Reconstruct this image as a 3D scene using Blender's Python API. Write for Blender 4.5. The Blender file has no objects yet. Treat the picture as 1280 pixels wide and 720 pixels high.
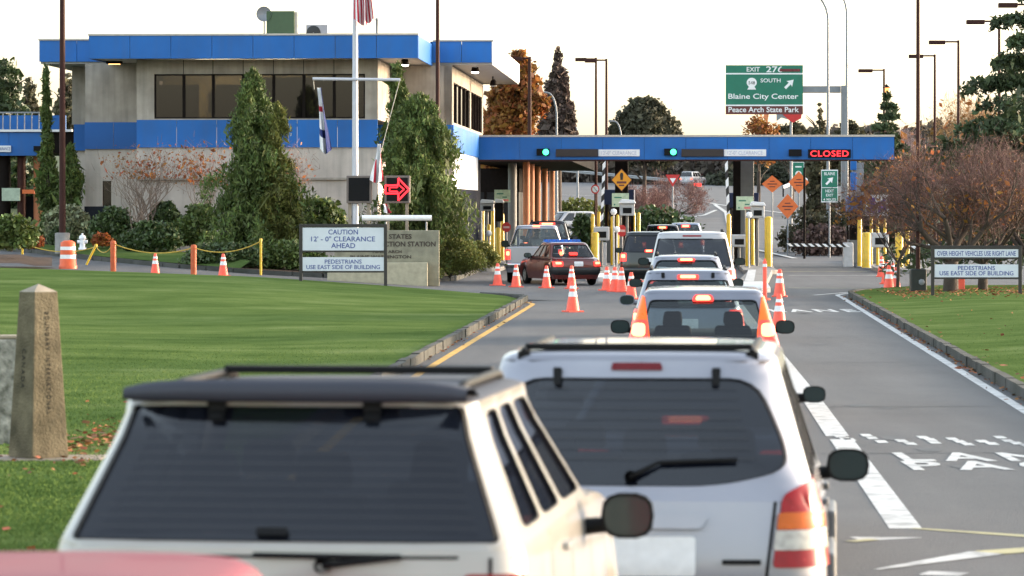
import bpy, math, random
import numpy as np
from mathutils import Vector, Matrix
R = math.radians
RNG = np.random.default_rng(7)
random.seed(7)
SC = bpy.context.scene
COL = SC.collection
# ---------------------------------------------------------------- camera constants (photo is 1280 px wide)
F, CH, HY = 4800.0, 2.45, 262.0
def at(px, py, d):
    return Vector(((px - 640) * d / F, d, CH - (py - HY) * d / F))
def gx(px, d): return (px - 640) * d / F
def gz(py, d): return CH - (py - HY) * d / F
AX = 0.046                      # the road and the buildings run along (AX, 1)
AXA = math.atan(AX)
def road_h(y):                  # the road climbs beyond the booths
    t = np.maximum(0.0, np.asarray(y, float) - 180.0)
    return np.where(t < 40, 0.02 * t * t / 80, 0.02 * (t - 20))
# ---------------------------------------------------------------- materials
MATS = {}
def mat(name, col, rough=0.6, metal=0.0, var=0.12, scale=6.0, bump=0.0, bscale=None, coat=0.0, spec=0.5,
        col2=None, emit=None, estr=0.0, island=0.0, trans=0.0, coords='Object', detail=6.0, streak=0.0):
    if name in MATS: return MATS[name]
    m = bpy.data.materials.new(name); m.use_nodes = True
    nt = m.node_tree; N = nt.nodes; L = nt.links
    b = N['Principled BSDF']
    b.inputs['Roughness'].default_value = rough
    b.inputs['Metallic'].default_value = metal
    b.inputs['Specular IOR Level'].default_value = spec
    b.inputs['Coat Weight'].default_value = coat
    b.inputs['Coat Roughness'].default_value = 0.05
    tc = N.new('ShaderNodeTexCoord')
    nz = N.new('ShaderNodeTexNoise'); nz.inputs['Scale'].default_value = scale; nz.inputs['Detail'].default_value = detail
    L.new(tc.outputs[coords], nz.inputs['Vector'])
    mr = N.new('ShaderNodeMapRange'); mr.inputs[1].default_value = 0.3; mr.inputs[2].default_value = 0.7
    mr.inputs[3].default_value = 0.0; mr.inputs[4].default_value = 1.0
    L.new(nz.outputs['Fac'], mr.inputs[0])
    mx = N.new('ShaderNodeMix'); mx.data_type = 'RGBA'
    c1 = tuple(max(0, c * (1 - var)) for c in col); c2 = col2 or tuple(min(1, c * (1 + var)) for c in col)
    mx.inputs[6].default_value = (*c1, 1); mx.inputs[7].default_value = (*c2, 1)
    L.new(mr.outputs[0], mx.inputs[0])
    out = mx.outputs[2]
    if streak:            # rain streaks and grime running down the face
        mp = N.new('ShaderNodeMapping'); mp.inputs['Scale'].default_value = (5.0, 5.0, 0.35); L.new(tc.outputs[coords], mp.inputs[0])
        ns = N.new('ShaderNodeTexNoise'); ns.inputs['Scale'].default_value = 1.0; ns.inputs['Detail'].default_value = 5; L.new(mp.outputs[0], ns.inputs['Vector'])
        m5 = N.new('ShaderNodeMapRange'); m5.inputs[1].default_value = 0.42; m5.inputs[2].default_value = 0.72; m5.inputs[3].default_value = 0.0; m5.inputs[4].default_value = streak; L.new(ns.outputs['Fac'], m5.inputs[0])
        mk = N.new('ShaderNodeMix'); mk.data_type = 'RGBA'; mk.inputs[7].default_value = (0.10, 0.095, 0.085, 1); L.new(m5.outputs[0], mk.inputs[0]); L.new(out, mk.inputs[6]); out = mk.outputs[2]
    if island:
        ge = N.new('ShaderNodeNewGeometry')
        hs = N.new('ShaderNodeHueSaturation')
        ma = N.new('ShaderNodeMapRange'); ma.inputs[3].default_value = 1 - island; ma.inputs[4].default_value = 1 + island
        L.new(ge.outputs['Random Per Island'], ma.inputs[0]); L.new(ma.outputs[0], hs.inputs['Value'])
        mb = N.new('ShaderNodeMapRange'); mb.inputs[3].default_value = 0.5 - island * 0.06; mb.inputs[4].default_value = 0.5 + island * 0.04
        mu = N.new('ShaderNodeMath'); mu.operation = 'FRACT'
        m7 = N.new('ShaderNodeMath'); m7.operation = 'MULTIPLY'; m7.inputs[1].default_value = 7.31
        L.new(ge.outputs['Random Per Island'], m7.inputs[0]); L.new(m7.outputs[0], mu.inputs[0]); L.new(mu.outputs[0], mb.inputs[0]); L.new(mb.outputs[0], hs.inputs['Hue'])
        L.new(out, hs.inputs['Color']); out = hs.outputs['Color']
    L.new(out, b.inputs['Base Color'])
    rr = N.new('ShaderNodeMapRange'); rr.inputs[3].default_value = max(0, rough - 0.08); rr.inputs[4].default_value = min(1, rough + 0.08)
    L.new(nz.outputs['Fac'], rr.inputs[0]); L.new(rr.outputs[0], b.inputs['Roughness'])
    if bump:
        n2 = N.new('ShaderNodeTexNoise'); n2.inputs['Scale'].default_value = bscale or scale * 6; n2.inputs['Detail'].default_value = 8
        L.new(tc.outputs[coords], n2.inputs['Vector'])
        bp = N.new('ShaderNodeBump'); bp.inputs['Strength'].default_value = bump; bp.inputs['Distance'].default_value = 0.02
        L.new(n2.outputs['Fac'], bp.inputs['Height']); L.new(bp.outputs[0], b.inputs['Normal'])
    if trans:
        # thin leaf: some light passes through
        tr = N.new('ShaderNodeBsdfTranslucent'); L.new(out, tr.inputs['Color'])
        ms = N.new('ShaderNodeMixShader'); ms.inputs[0].default_value = trans
        L.new(b.outputs[0], ms.inputs[1]); L.new(tr.outputs[0], ms.inputs[2]); L.new(ms.outputs[0], N['Material Output'].inputs[0])
    if emit:
        b.inputs['Emission Color'].default_value = (*emit, 1); b.inputs['Emission Strength'].default_value = estr
    MATS[name] = m
    return m
def glass_mat(name, tint, opacity, refl=0.25, rough=0.03, body=(0.01, 0.012, 0.016)):
    """Thin vehicle / window glass: dark film, clear part and a Fresnel reflection."""
    if name in MATS: return MATS[name]
    m = bpy.data.materials.new(name); m.use_nodes = True
    nt = m.node_tree; N = nt.nodes; L = nt.links
    N.remove(N['Principled BSDF'])
    tr = N.new('ShaderNodeBsdfTransparent'); tr.inputs[0].default_value = (*tint, 1)
    df = N.new('ShaderNodeBsdfDiffuse'); df.inputs[0].default_value = (*body, 1)
    gl = N.new('ShaderNodeBsdfGlossy'); gl.inputs['Roughness'].default_value = rough
    tc = N.new('ShaderNodeTexCoord'); nz = N.new('ShaderNodeTexNoise'); nz.inputs['Scale'].default_value = 1.3
    L.new(tc.outputs['Object'], nz.inputs['Vector'])
    bp = N.new('ShaderNodeBump'); bp.inputs['Strength'].default_value = 0.04; L.new(nz.outputs['Fac'], bp.inputs['Height']); L.new(bp.outputs[0], gl.inputs['Normal'])
    m1 = N.new('ShaderNodeMixShader'); m1.inputs[0].default_value = opacity
    L.new(tr.outputs[0], m1.inputs[1]); L.new(df.outputs[0], m1.inputs[2])
    fr = N.new('ShaderNodeFresnel'); fr.inputs[0].default_value = 1.5
    ad = N.new('ShaderNodeMath'); ad.operation = 'MULTIPLY_ADD'; ad.inputs[1].default_value = 1.0; ad.inputs[2].default_value = refl * 0.2; ad.use_clamp = True
    L.new(fr.outputs[0], ad.inputs[0])
    m2 = N.new('ShaderNodeMixShader'); L.new(ad.outputs[0], m2.inputs[0]); L.new(m1.outputs[0], m2.inputs[1]); L.new(gl.outputs[0], m2.inputs[2])
    L.new(m2.outputs[0], N['Material Output'].inputs[0])
    MATS[name] = m
    return m
def lamp_mat(name, col, strength):
    return mat(name, tuple(min(1, c * 0.8) for c in col), 0.3, emit=col, estr=strength, var=0.02)
# ---------------------------------------------------------------- object helpers
def tag(o, label=None, cat=None, group=None, kind=None):
    if label: o['label'] = label
    if cat: o['category'] = cat
    if group: o['group'] = group
    if kind: o['kind'] = kind
    return o
def empty(name, loc=(0, 0, 0), rz=0.0, label=None, cat=None, group=None):
    o = bpy.data.objects.new(name, None); COL.objects.link(o)
    o.location = loc; o.rotation_euler = (0, 0, rz); o.empty_display_size = 0.3
    return tag(o, label, cat, group)
CHILD = {}
def link(name, me, mats, parent=None):
    o = bpy.data.objects.new(name, me); COL.objects.link(o)
    if not isinstance(mats, (list, tuple)): mats = [mats]
    for m in mats: me.materials.append(m)
    if parent is not None:
        o.parent = parent; CHILD.setdefault(parent.name, []).append(o)
    return o
def copy_tree(o, parent=None):
    c = o.copy(); COL.objects.link(c); c.parent = parent
    if parent is not None: CHILD.setdefault(parent.name, []).append(c)
    for ch in list(CHILD.get(o.name, [])): copy_tree(ch, c)
    return c
class MB:
    def __init__(s): s.v = []; s.f = []; s.mi = []; s.sm = []
    def add(s, vs, fs, mi=0, smooth=False):
        o = len(s.v); s.v += [tuple(v) for v in vs]
        for f in fs:
            s.f.append(tuple(i + o for i in f)); s.mi.append(mi); s.sm.append(smooth)
        return s
    def box(s, x0, x1, y0, y1, z0, z1, mi=0, M=None, taper=None):
        vs = [Vector((x, y, z)) for z in (z0, z1) for y in (y0, y1) for x in (x0, x1)]
        if taper:
            cx, cy = (x0 + x1) / 2, (y0 + y1) / 2
            for v in vs[4:]: v.x = cx + (v.x - cx) * taper; v.y = cy + (v.y - cy) * taper
        if M is not None: vs = [M @ v for v in vs]
        return s.add(vs, [(0, 2, 3, 1), (4, 5, 7, 6), (0, 1, 5, 4), (2, 6, 7, 3), (0, 4, 6, 2), (1, 3, 7, 5)], mi)
    def tube(s, pts, r, n=8, mi=0, cap=True, smooth=True):
        pts = [Vector(p) for p in pts]; rs = r if isinstance(r, (list, tuple)) else [r] * len(pts)
        rings = []; up = None
        for i, p in enumerate(pts):
            t = (pts[min(i + 1, len(pts) - 1)] - pts[max(i - 1, 0)])
            t = t.normalized() if t.length > 1e-9 else Vector((0, 0, 1))
            a = Vector((0, 0, 1)) if abs(t.z) < 0.9 else Vector((1, 0, 0))
            if up is not None:
                a = up - t * up.dot(t)
                if a.length < 1e-6: a = Vector((1, 0, 0))
            u = (a - t * a.dot(t)).normalized(); w = t.cross(u); up = u
            rings.append([p + (u * math.cos(2 * math.pi * k / n) + w * math.sin(2 * math.pi * k / n)) * rs[i] for k in range(n)])
        vs = [v for rg in rings for v in rg]; fs = []
        for i in range(len(pts) - 1):
            for k in range(n):
                a, b = i * n + k, i * n + (k + 1) % n
                fs.append((a, b, b + n, a + n))
        s.add(vs, fs, mi, smooth)
        if cap: s.add(rings[0], [tuple(range(n))[::-1]], mi); s.add(rings[-1], [tuple(range(n))], mi)
        return s
    def lathe(s, prof, c=(0, 0, 0), n=16, mi=0, axis='z', smooth=True, mis=None):
        vs = []
        for r, h in prof:
            for k in range(n):
                a = 2 * math.pi * k / n; x, y = r * math.cos(a), r * math.sin(a)
                p = (x, y, h) if axis == 'z' else ((h, x, y) if axis == 'x' else (x, h, y))
                vs.append((p[0] + c[0], p[1] + c[1], p[2] + c[2]))
        for i in range(len(prof) - 1):
            s.add([], [], 0)
            o = len(s.v) if i == 0 else o
            if i == 0: s.v += vs
            for k in range(n):
                a, b = i * n + k, i * n + (k + 1) % n
                f = (a, b, b + n, a + n)
                s.f.append(tuple(q + o for q in f)); s.mi.append(mis[i] if mis else mi); s.sm.append(smooth)
        return s
    def prism(s, poly, y0, y1, mi=0, M=None):
        """poly in (x,z), pushed along y."""
        n = len(poly)
        vs = [Vector((x, y0, z)) for x, z in poly] + [Vector((x, y1, z)) for x, z in poly]
        if M is not None: vs = [M @ v for v in vs]
        fs = [tuple(range(n)), tuple(range(2 * n - 1, n - 1, -1))] + [(i, i + n, (i + 1) % n + n, (i + 1) % n) for i in range(n)]
        return s.add(vs, fs, mi)
    def build(s, name, mats, parent=None, bevel=0.0, loc=None):
        me = bpy.data.meshes.new(name)
        v = s.v
        if loc is not None: v = [(a - loc[0], b - loc[1], c - loc[2]) for a, b, c in v]
        me.from_pydata(v, [], s.f)
        me.polygons.foreach_set('material_index', s.mi); me.polygons.foreach_set('use_smooth', s.sm)
        me.update()
        o = link(name, me, mats, parent)
        if loc is not None: o.location = loc
        if bevel:
            b = o.modifiers.new('bevel', 'BEVEL'); b.width = bevel; b.segments = 2; b.limit_method = 'ANGLE'; b.harden_normals = False
        return o
def np_mesh(name, V, n_per, mats, parent=None, smooth=False, mi=None):
    """V: (k*n_per,3) polygons without shared vertices."""
    V = np.asarray(V, np.float32).reshape(-1, 3); k = len(V) // n_per
    me = bpy.data.meshes.new(name)
    me.vertices.add(len(V)); me.vertices.foreach_set('co', V.ravel())
    me.loops.add(len(V)); me.loops.foreach_set('vertex_index', np.arange(len(V), dtype=np.int32))
    me.polygons.add(k); me.polygons.foreach_set('loop_start', np.arange(0, len(V), n_per, dtype=np.int32))
    if mi is not None: me.polygons.foreach_set('material_index', np.asarray(mi, np.int32))
    me.update(calc_edges=True); me.validate()
    return link(name, me, mats, parent)
def grid_mesh(name, P, mats, parent=None, smooth=True):
    """P: (r,c,3) points."""
    P = np.asarray(P, np.float32); r, c, _ = P.shape
    a = np.arange(r * c).reshape(r, c)
    fs = np.stack([a[:-1, :-1], a[:-1, 1:], a[1:, 1:], a[1:, :-1]], -1).reshape(-1, 4)
    me = bpy.data.meshes.new(name); me.from_pydata(P.reshape(-1, 3).tolist(), [], fs.tolist()); me.update()
    if smooth: me.polygons.foreach_set('use_smooth', [True] * len(me.polygons))
    return link(name, me, mats, parent)
def text_obj(body, w, h, name, m, parent=None, M=Matrix(), depth=0.006, spacing=1.0, bold=0.0, line=1.0, fit=True, mirror=False):
    """Flat lettering centred at M's origin, reading along M's x, up along M's z; scaled to w x h."""
    cu = bpy.data.curves.new('txt', 'FONT'); cu.body = body; cu.align_x = 'CENTER'; cu.extrude = 0.001
    cu.space_character = spacing; cu.offset = bold; cu.space_line = line; cu.resolution_u = 3
    ob = bpy.data.objects.new('txt', cu); COL.objects.link(ob)
    dg = bpy.context.evaluated_depsgraph_get(); dg.update()
    me = bpy.data.meshes.new_from_object(ob.evaluated_get(dg))
    bpy.data.objects.remove(ob); bpy.data.curves.remove(cu)
    V = np.empty(len(me.vertices) * 3, np.float32); me.vertices.foreach_get('co', V); V = V.reshape(-1, 3)
    lo, hi = V.min(0), V.max(0)
    sx = w / max(1e-6, hi[0] - lo[0]); sy = h / max(1e-6, hi[1] - lo[1])
    if not fit: sx = sy = min(sx, sy)
    Q = np.zeros_like(V)
    Q[:, 0] = (V[:, 0] - (lo[0] + hi[0]) / 2) * sx
    Q[:, 2] = (V[:, 1] - (lo[1] + hi[1]) / 2) * sy
    Q[:, 1] = np.where(V[:, 2] > 0, -depth, 0.0)
    out = np.array([M @ Vector(q) for q in Q.tolist()], np.float32)
    me.vertices.foreach_set('co', out.ravel()); me.update(); me.name = name
    return link(name, me, m, parent)
def T(x, y, z, rz=0.0, rx=0.0): return Matrix.Translation((x, y, z)) @ Matrix.Rotation(rz, 4, 'Z') @ Matrix.Rotation(rx, 4, 'X')
# ================================================================ world, light, camera
w = bpy.data.worlds.new('World'); SC.world = w; w.use_nodes = True
nt = w.node_tree; bg = nt.nodes['Background']
sky = nt.nodes.new('ShaderNodeTexSky'); sky.sky_type = 'NISHITA'; sky.sun_disc = False
SUN_EL, SUN_AZ = R(7), R(68)           # low sun ahead and to the right; azimuth from +Y towards +X
sky.sun_elevation = SUN_EL; sky.sun_rotation = SUN_AZ
sky.air_density = 1.0; sky.dust_density = 2.5; sky.ozone_density = 1.0; sky.altitude = 20
hs = nt.nodes.new('ShaderNodeHueSaturation'); hs.inputs['Saturation'].default_value = 0.56
nt.links.new(sky.outputs[0], hs.inputs['Color']); nt.links.new(hs.outputs[0], bg.inputs[0])
bg.inputs[1].default_value = 0.15
sl = bpy.data.lights.new('sun', 'SUN'); sl.energy = 0.8; sl.angle = R(10.0); sl.color = (1.0, 0.72, 0.45)
so = bpy.data.objects.new('sun', sl); COL.objects.link(so)
dirv = Vector((math.sin(SUN_AZ) * math.cos(SUN_EL), math.cos(SUN_AZ) * math.cos(SUN_EL), math.sin(SUN_EL)))
so.rotation_euler = dirv.to_track_quat('Z', 'Y').to_euler(); so.location = (60, 60, 40)
vs_ = SC.view_settings; vs_.view_transform = 'Standard'; vs_.look = 'None'; vs_.gamma = 1.0; vs_.use_curve_mapping = False; vs_.exposure = 2.75
SC.display_settings.display_device = 'sRGB'
cam = bpy.data.cameras.new('camera'); co = bpy.data.objects.new('camera', cam); COL.objects.link(co)
co.location = (0, 0, CH); co.rotation_euler = (math.pi / 2, 0, 0)
cam.sensor_width = 36; cam.lens = F / 1280 * 36; cam.shift_y = -(360 - HY) / 1280
cam.clip_start = 0.5; cam.clip_end = 6000
cam.dof.use_dof = True; cam.dof.focus_distance = 140; cam.dof.aperture_fstop = 5.6
SC.camera = co
SC.cycles.max_bounces = 6; SC.cycles.transparent_max_bounces = 16; SC.cycles.diffuse_bounces = 3; SC.cycles.glossy_bounces = 3
SC.cycles.use_denoising = True
SC.cycles.sample_clamp_indirect = 6
# ================================================================ ground and paving
def ground_mat(name, cols, scale, bump, bscale, rough=0.9, stripes=None, grit=0.0, spread=0.34, spec=0.3):
    m = bpy.data.materials.new(name); m.use_nodes = True; nt = m.node_tree; N = nt.nodes; L = nt.links; b = N['Principled BSDF']
    b.inputs['Roughness'].default_value = rough; b.inputs['Specular IOR Level'].default_value = spec
    tc = N.new('ShaderNodeTexCoord'); n1 = N.new('ShaderNodeTexNoise'); n1.inputs['Scale'].default_value = scale; n1.inputs['Detail'].default_value = 9; n1.inputs['Roughness'].default_value = 0.65
    L.new(tc.outputs['Object'], n1.inputs['Vector'])
    src = n1.outputs['Fac']
    if stripes:
        mp = N.new('ShaderNodeMapping'); mp.inputs['Scale'].default_value = stripes; L.new(tc.outputs['Object'], mp.inputs[0])
        n3 = N.new('ShaderNodeTexNoise'); n3.inputs['Scale'].default_value = 1.0; n3.inputs['Detail'].default_value = 7; L.new(mp.outputs[0], n3.inputs['Vector'])
        mm = N.new('ShaderNodeMix'); mm.inputs[0].default_value = 0.6; L.new(src, mm.inputs[2]); L.new(n3.outputs['Fac'], mm.inputs[3]); src = mm.outputs[0]
    if grit:
        ng = N.new('ShaderNodeTexNoise'); ng.inputs['Scale'].default_value = 28; ng.inputs['Detail'].default_value = 4; L.new(tc.outputs['Object'], ng.inputs['Vector'])
        mg = N.new('ShaderNodeMix'); mg.inputs[0].default_value = grit; L.new(src, mg.inputs[2]); L.new(ng.outputs['Fac'], mg.inputs[3]); src = mg.outputs[0]
    cr = N.new('ShaderNodeValToRGB'); L.new(src, cr.inputs[0]); el = cr.color_ramp.elements
    while len(el) < len(cols): el.new(0.5)
    for i, c in enumerate(cols):
        el[i].position = 0.5 - spread / 2 + spread * i / (len(cols) - 1); el[i].color = (*c, 1)
    L.new(cr.outputs[0], b.inputs['Base Color'])
    n2 = N.new('ShaderNodeTexNoise'); n2.inputs['Scale'].default_value = bscale; n2.inputs['Detail'].default_value = 6; L.new(tc.outputs['Object'], n2.inputs['Vector'])
    bp = N.new('ShaderNodeBump'); bp.inputs['Strength'].default_value = bump; bp.inputs['Distance'].default_value = 0.02
    L.new(n2.outputs['Fac'], bp.inputs['Height']); L.new(bp.outputs[0], b.inputs['Normal'])
    return m
ASPH = ground_mat('worn asphalt', [(0.065, 0.065, 0.068), (0.088, 0.088, 0.091), (0.105, 0.105, 0.108), (0.135, 0.135, 0.138)], 0.35, 0.8, 60, 0.75, stripes=(1.3, 0.12, 1), grit=.35)
ASPH2 = ground_mat('pale worn asphalt', [(0.095, 0.095, 0.10), (0.115, 0.115, 0.12), (0.135, 0.135, 0.14)], 0.2, 0.4, 40, 0.8)
LAWN = ground_mat('mown lawn', [(0.058, 0.095, 0.028), (0.079, 0.122, 0.037), (0.096, 0.142, 0.045), (0.138, 0.182, 0.070)], 0.9, 1.0, 30, 0.95, stripes=(0.28, 0.5, 1), spread=.22, grit=.25, spec=0.0)
LAWNB = ground_mat('mown lawn blades', [(0.074, 0.122, 0.033), (0.104, 0.160, 0.045), (0.122, 0.180, 0.052), (0.16, 0.21, 0.074)], 0.9, 0.3, 30, 0.95, stripes=(0.28, 0.5, 1), spread=.22, spec=0.0)
SOIL = ground_mat('dark bark mulch', [(0.03, 0.018, 0.012), (0.07, 0.04, 0.024), (0.10, 0.06, 0.04)], 3.0, 1.0, 20)
FIELD = ground_mat('rough grass ground', [(0.035, 0.05, 0.02), (0.05, 0.075, 0.028), (0.08, 0.085, 0.04)], 0.05, 0.6, 3)
CONC = ground_mat('weathered concrete', [(0.16, 0.155, 0.145), (0.24, 0.23, 0.22), (0.32, 0.31, 0.29)], 1.2, 0.5, 30, 0.85)
KERBM = ground_mat('mossy kerb stone', [(0.04, 0.043, 0.035), (0.062, 0.063, 0.057), (0.088, 0.087, 0.082)], 0.8, 0.8, 25, 0.9)
WPAINT = ground_mat('worn white road paint', [(0.24, 0.24, 0.24), (0.50, 0.50, 0.49), (0.62, 0.615, 0.60)], 3.5, 0.3, 60, 0.6)
YPAINT = ground_mat('worn yellow road paint', [(0.35, 0.19, 0.03), (0.62, 0.33, 0.03), (0.7, 0.4, 0.06)], 2.2, 0.3, 60, 0.6)
YPALE = ground_mat('faded yellow road paint', [(0.16, 0.15, 0.1), (0.42, 0.38, 0.2), (0.5, 0.45, 0.22)], 1.6, 0.3, 60, 0.6)
TAR = ground_mat('tar seam', [(0.03, 0.03, 0.033), (0.04, 0.04, 0.042), (0.05, 0.05, 0.052)], 3, 0.3, 60, 0.6)
def smooth(a, b, x):
    t = np.clip((x - a) / (b - a), 0, 1); return t * t * (3 - 2 * t)
xs = np.concatenate([np.linspace(-900, -70, 16), np.linspace(-60, 90, 76), np.linspace(100, 900, 16)])
ys = np.concatenate([np.linspace(-60, 120, 31), np.linspace(124, 300, 60), np.linspace(310, 700, 30), np.linspace(760, 5000, 30)])
X_, Y_ = np.meshgrid(xs, ys)
def terrain(X, Y):
    h = road_h(np.minimum(Y, 640.0)) * 1.0
    h = h + 3.0 * smooth(-9, -17, X) * smooth(142, 180, Y)
    return h
Z_ = terrain(X_, Y_) - 0.07
tag(grid_mesh('ground', np.stack([X_, Y_, Z_], -1), FIELD), kind='structure')
def ribbon(name, left, right, m, zoff, n=None):
    P = np.stack([np.array(left, float), np.array(right, float)], 1); P[..., 2] += zoff
    return tag(grid_mesh(name, P, m), kind='structure')
# main road: between the kerbs and past the booths
lk = lambda d: 0.21 + AX * (d - 101.0) if not hasattr(d, '__len__') and d > 50 else np.where(np.asarray(d) > 50, 0.21 + AX * (np.asarray(d) - 101.0), -2.136 + 0.018 * (np.asarray(d) - 50.0))             # left kerb line
rk = lambda d: 9.55 + 0.049 * (d - 107.0)          # right kerb line
yy = np.concatenate([np.linspace(-20, 176, 50), np.linspace(180, 560, 60)])
def band(x0, x1, ys, zf=road_h): return [(x0(y), y, float(zf(y))) for y in ys], [(x1(y), y, float(zf(y))) for y in ys]
l, r = band(lambda y: lk(y) - 1.5, lambda y: rk(y) + 1.5, np.linspace(-20, 104, 30)); ribbon('road', l, r, ASPH, 0.0)
l, r = band(lambda y: -2.6 if y < 130 else -2.0, lambda y: 45, np.linspace(104, 176, 40)); ribbon('road', l, r, ASPH, 0.0)
l, r = band(lambda y: -2.0 - .02 * (y - 176), lambda y: 14 + .05 * (y - 176) + .10 * max(0, y - 225) if y > 215 else 45 - 31 * (y - 176) / 39, np.linspace(176, 560, 60)); ribbon('road', l, r, ASPH2, -0.01)
# side road on the left between lawn and shrub bed; far edge of lawn and near edge of bed
lawn_far = [at(648, 374, 102.5), at(640, 369, 104.3), at(600, 366, 105), at(540, 361, 106), at(480, 356, 107), at(320, 345, 109), at(140, 338, 112), at(-40, 332, 115), at(-200, 330, 118)]
bed_near = [at(630, 317, 200), at(603, 330, 158), at(575, 343, 138), at(560, 346.5, 130), at(515, 348, 124), at(420, 343, 123), at(320, 338, 123), at(230, 331, 124), at(130, 322, 128), at(35, 311, 138), at(-60, 306, 146), at(-200, 304, 150)]
def resample(pts, n):
    pts = [Vector(p) for p in pts]; ln = [0]
    for a, b in zip(pts, pts[1:]): ln.append(ln[-1] + (b - a).length)
    out = []
    for t in np.linspace(0, ln[-1], n):
        k = min(len(pts) - 2, int(np.searchsorted(ln, t, 'right') - 1)); out.append(pts[k].lerp(pts[k + 1], (t - ln[k]) / (ln[k + 1] - ln[k])))
    return out
A_ = resample([Vector((1.5, 104, 0.13)), ] + lawn_far[2:], 40); B_ = resample([Vector((-1.0, 131, 0.135))] + bed_near[4:], 40)
P = np.zeros((40, 8, 3))
for i in range(40):
    for j in range(8):
        p = A_[i].lerp(B_[i], -0.04 + 1.08 * j / 7); P[i, j] = (p.x, p.y, max(0.006, p.z - 0.125) if i > 1 else 0.006)
tag(grid_mesh('side_road', P, ASPH), kind='structure')
# left lawn: near edge follows the kerb, far edge follows lawn_far
ky = np.linspace(-15, 102.5, 60)
kerb_l = [Vector((lk(y), y, 0.0)) for y in ky] + [Vector((lk(102.5) - .12, 103.6, 0)), Vector((-0.25, 104.3, 0.0)), Vector((-0.9, 104.9, .03))]
def lawn_z(x, y):
    e = lk(y) - x
    return 0.13 + 0.62 * float(smooth(0, 24, e)) * float(smooth(62, 113, y)) + 0.03 * math.sin(x * .7 + y * .21)* float(smooth(0, 4, e))
NX, NY = 44, 110
P = np.zeros((NY, NX, 3))
lf_x = [p.x for p in lawn_far[::-1]]; lf_y = [p.y for p in lawn_far[::-1]]
for j in range(NX):
    s_ = (j / (NX - 1)) ** 1.6
    for i in range(NY):
        q = i / (NY - 1); y = -15 + q * 117.5
        x = lk(y) - s_ * 34
        yt = float(np.interp(lk(102.5) - s_ * 34, lf_x, lf_y)); yv = -15 + q * (yt + 15)
        xv = lk(yv if yv < 102.5 else 102.5) - s_ * 34 - (0.0 if yv < 102.5 else (yv - 102.5) * .35 * (1 - s_))
        zf = float(np.interp(xv, lf_x, [p.z for p in lawn_far[::-1]]))
        z0 = lawn_z(xv, yv)
        wq = float(smooth(0.75, 1.0, q)); P[i, j] = (xv, yv, z0 * (1 - wq) + zf * wq)
lawn_o = tag(grid_mesh('lawn', P, LAWN), kind='structure')
def lawn_height(x, y):
    s_ = max(0, (lk(min(y, 102.5)) - x) / 34) ; yt = float(np.interp(lk(102.5) - s_ * 34, lf_x, lf_y)); q = (y + 15) / (yt + 15)
    wq = float(smooth(.75, 1, q)); zf = float(np.interp(x, lf_x, [p.z for p in lawn_far[::-1]]))
    return lawn_z(x, y) * (1 - wq) + zf * wq
# right lawn
r_corner = [at(1070, 372, 107), at(1076, 369, 109.3), at(1088, 366, 111), at(1105, 364.5, 112.2), at(1180, 363, 113), at(1420, 362, 114)]
P = np.zeros((50, 24, 3))
for i in range(50):
    for j in range(24):
        q = i / 49; s_ = j / 23; x_end = 14 * s_
        yt = float(np.interp(9.6 + x_end, [9.55, 9.8, 10.3, 10.9, 12.7, 24], [107.2, 109.3, 111, 112.2, 113, 114.5])); y = -15 + q * (yt + 15)
        P[i, j] = (rk(min(y, 107.2)) + x_end, y, 0.13 + 0.10 * smooth(0, 3, x_end))
tag(grid_mesh('lawn', P, LAWN), kind='structure')
# kerbs of separate stones
def kerb(pts, h=0.15, wd=0.16, step=0.95, side=-1, zf=None):
    pts = resample(pts, max(2, int(sum((b - a).length for a, b in zip(pts, pts[1:])) / step)))
    mb = MB()
    for a, b in zip(pts, pts[1:]):
        d = (b - a); ln = d.length; d.normalize(); n = Vector((d.y, -d.x, 0)) * side * -1
        j = random.uniform(-.012, .012); jz = random.uniform(-.008, .01)
        e = 0.012; p, q = a + d * e, b - d * e
        o = n * j
        vs = []
        for s in (p, q):
            for (f, z) in ((0, -.1), (0.0, h * .8), (0.035, h), (wd, h), (wd, -.1)): vs.append(s + o + n * f + Vector((0, 0, z + jz)))
        mb.add(vs, [(k, k + 1, k + 6, k + 5) for k in range(4)] + [(0, 1, 2, 3, 4), (9, 8, 7, 6, 5)], 0)
    return tag(mb.build('kerb', KERBM), kind='structure')
kerb(kerb_l, side=-1, h=0.16)
kerb([Vector((rk(y), y, 0)) for y in np.linspace(-15, 107, 60)] + [Vector((9.72, 109.2, 0)), Vector((10.25, 111.1, 0)), Vector((10.9, 112.3, 0)), Vector((12.7, 113.1, 0)), Vector((24, 114.6, 0))], side=1, h=0.16)
kerb([p - Vector((0, 0, .12)) for p in bed_near], side=1, h=0.14)
# shrub bed behind the side road
bedpts = resample(bed_near, 40)
P = np.zeros((40, 10, 3))
for i, p in enumerate(bedpts):
    for j in range(10):
        s_ = j / 9; P[i, j] = (p.x - 2.2 * s_ - 0.1, p.y + 44 * s_ * (1 if p.y < 150 else .2) + .1, p.z + 0.012 + 0.25 * s_)
tag(grid_mesh('shrub_bed', P, SOIL), kind='structure')
P = np.zeros((24, 5, 3))
for i, p in enumerate(resample([at(300, 336.5, 123.3), at(230, 331, 124), at(130, 322, 128), at(35, 311, 138), at(-60, 306, 146)], 24)):
    for j in range(5): P[i, j] = (p.x + .08 * j, p.y + .25 + 1.6 * j * (1 if i > 3 else i / 3), p.z + .03 + .06 * j)
tag(grid_mesh('lawn', P, LAWN), kind='structure')
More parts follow.
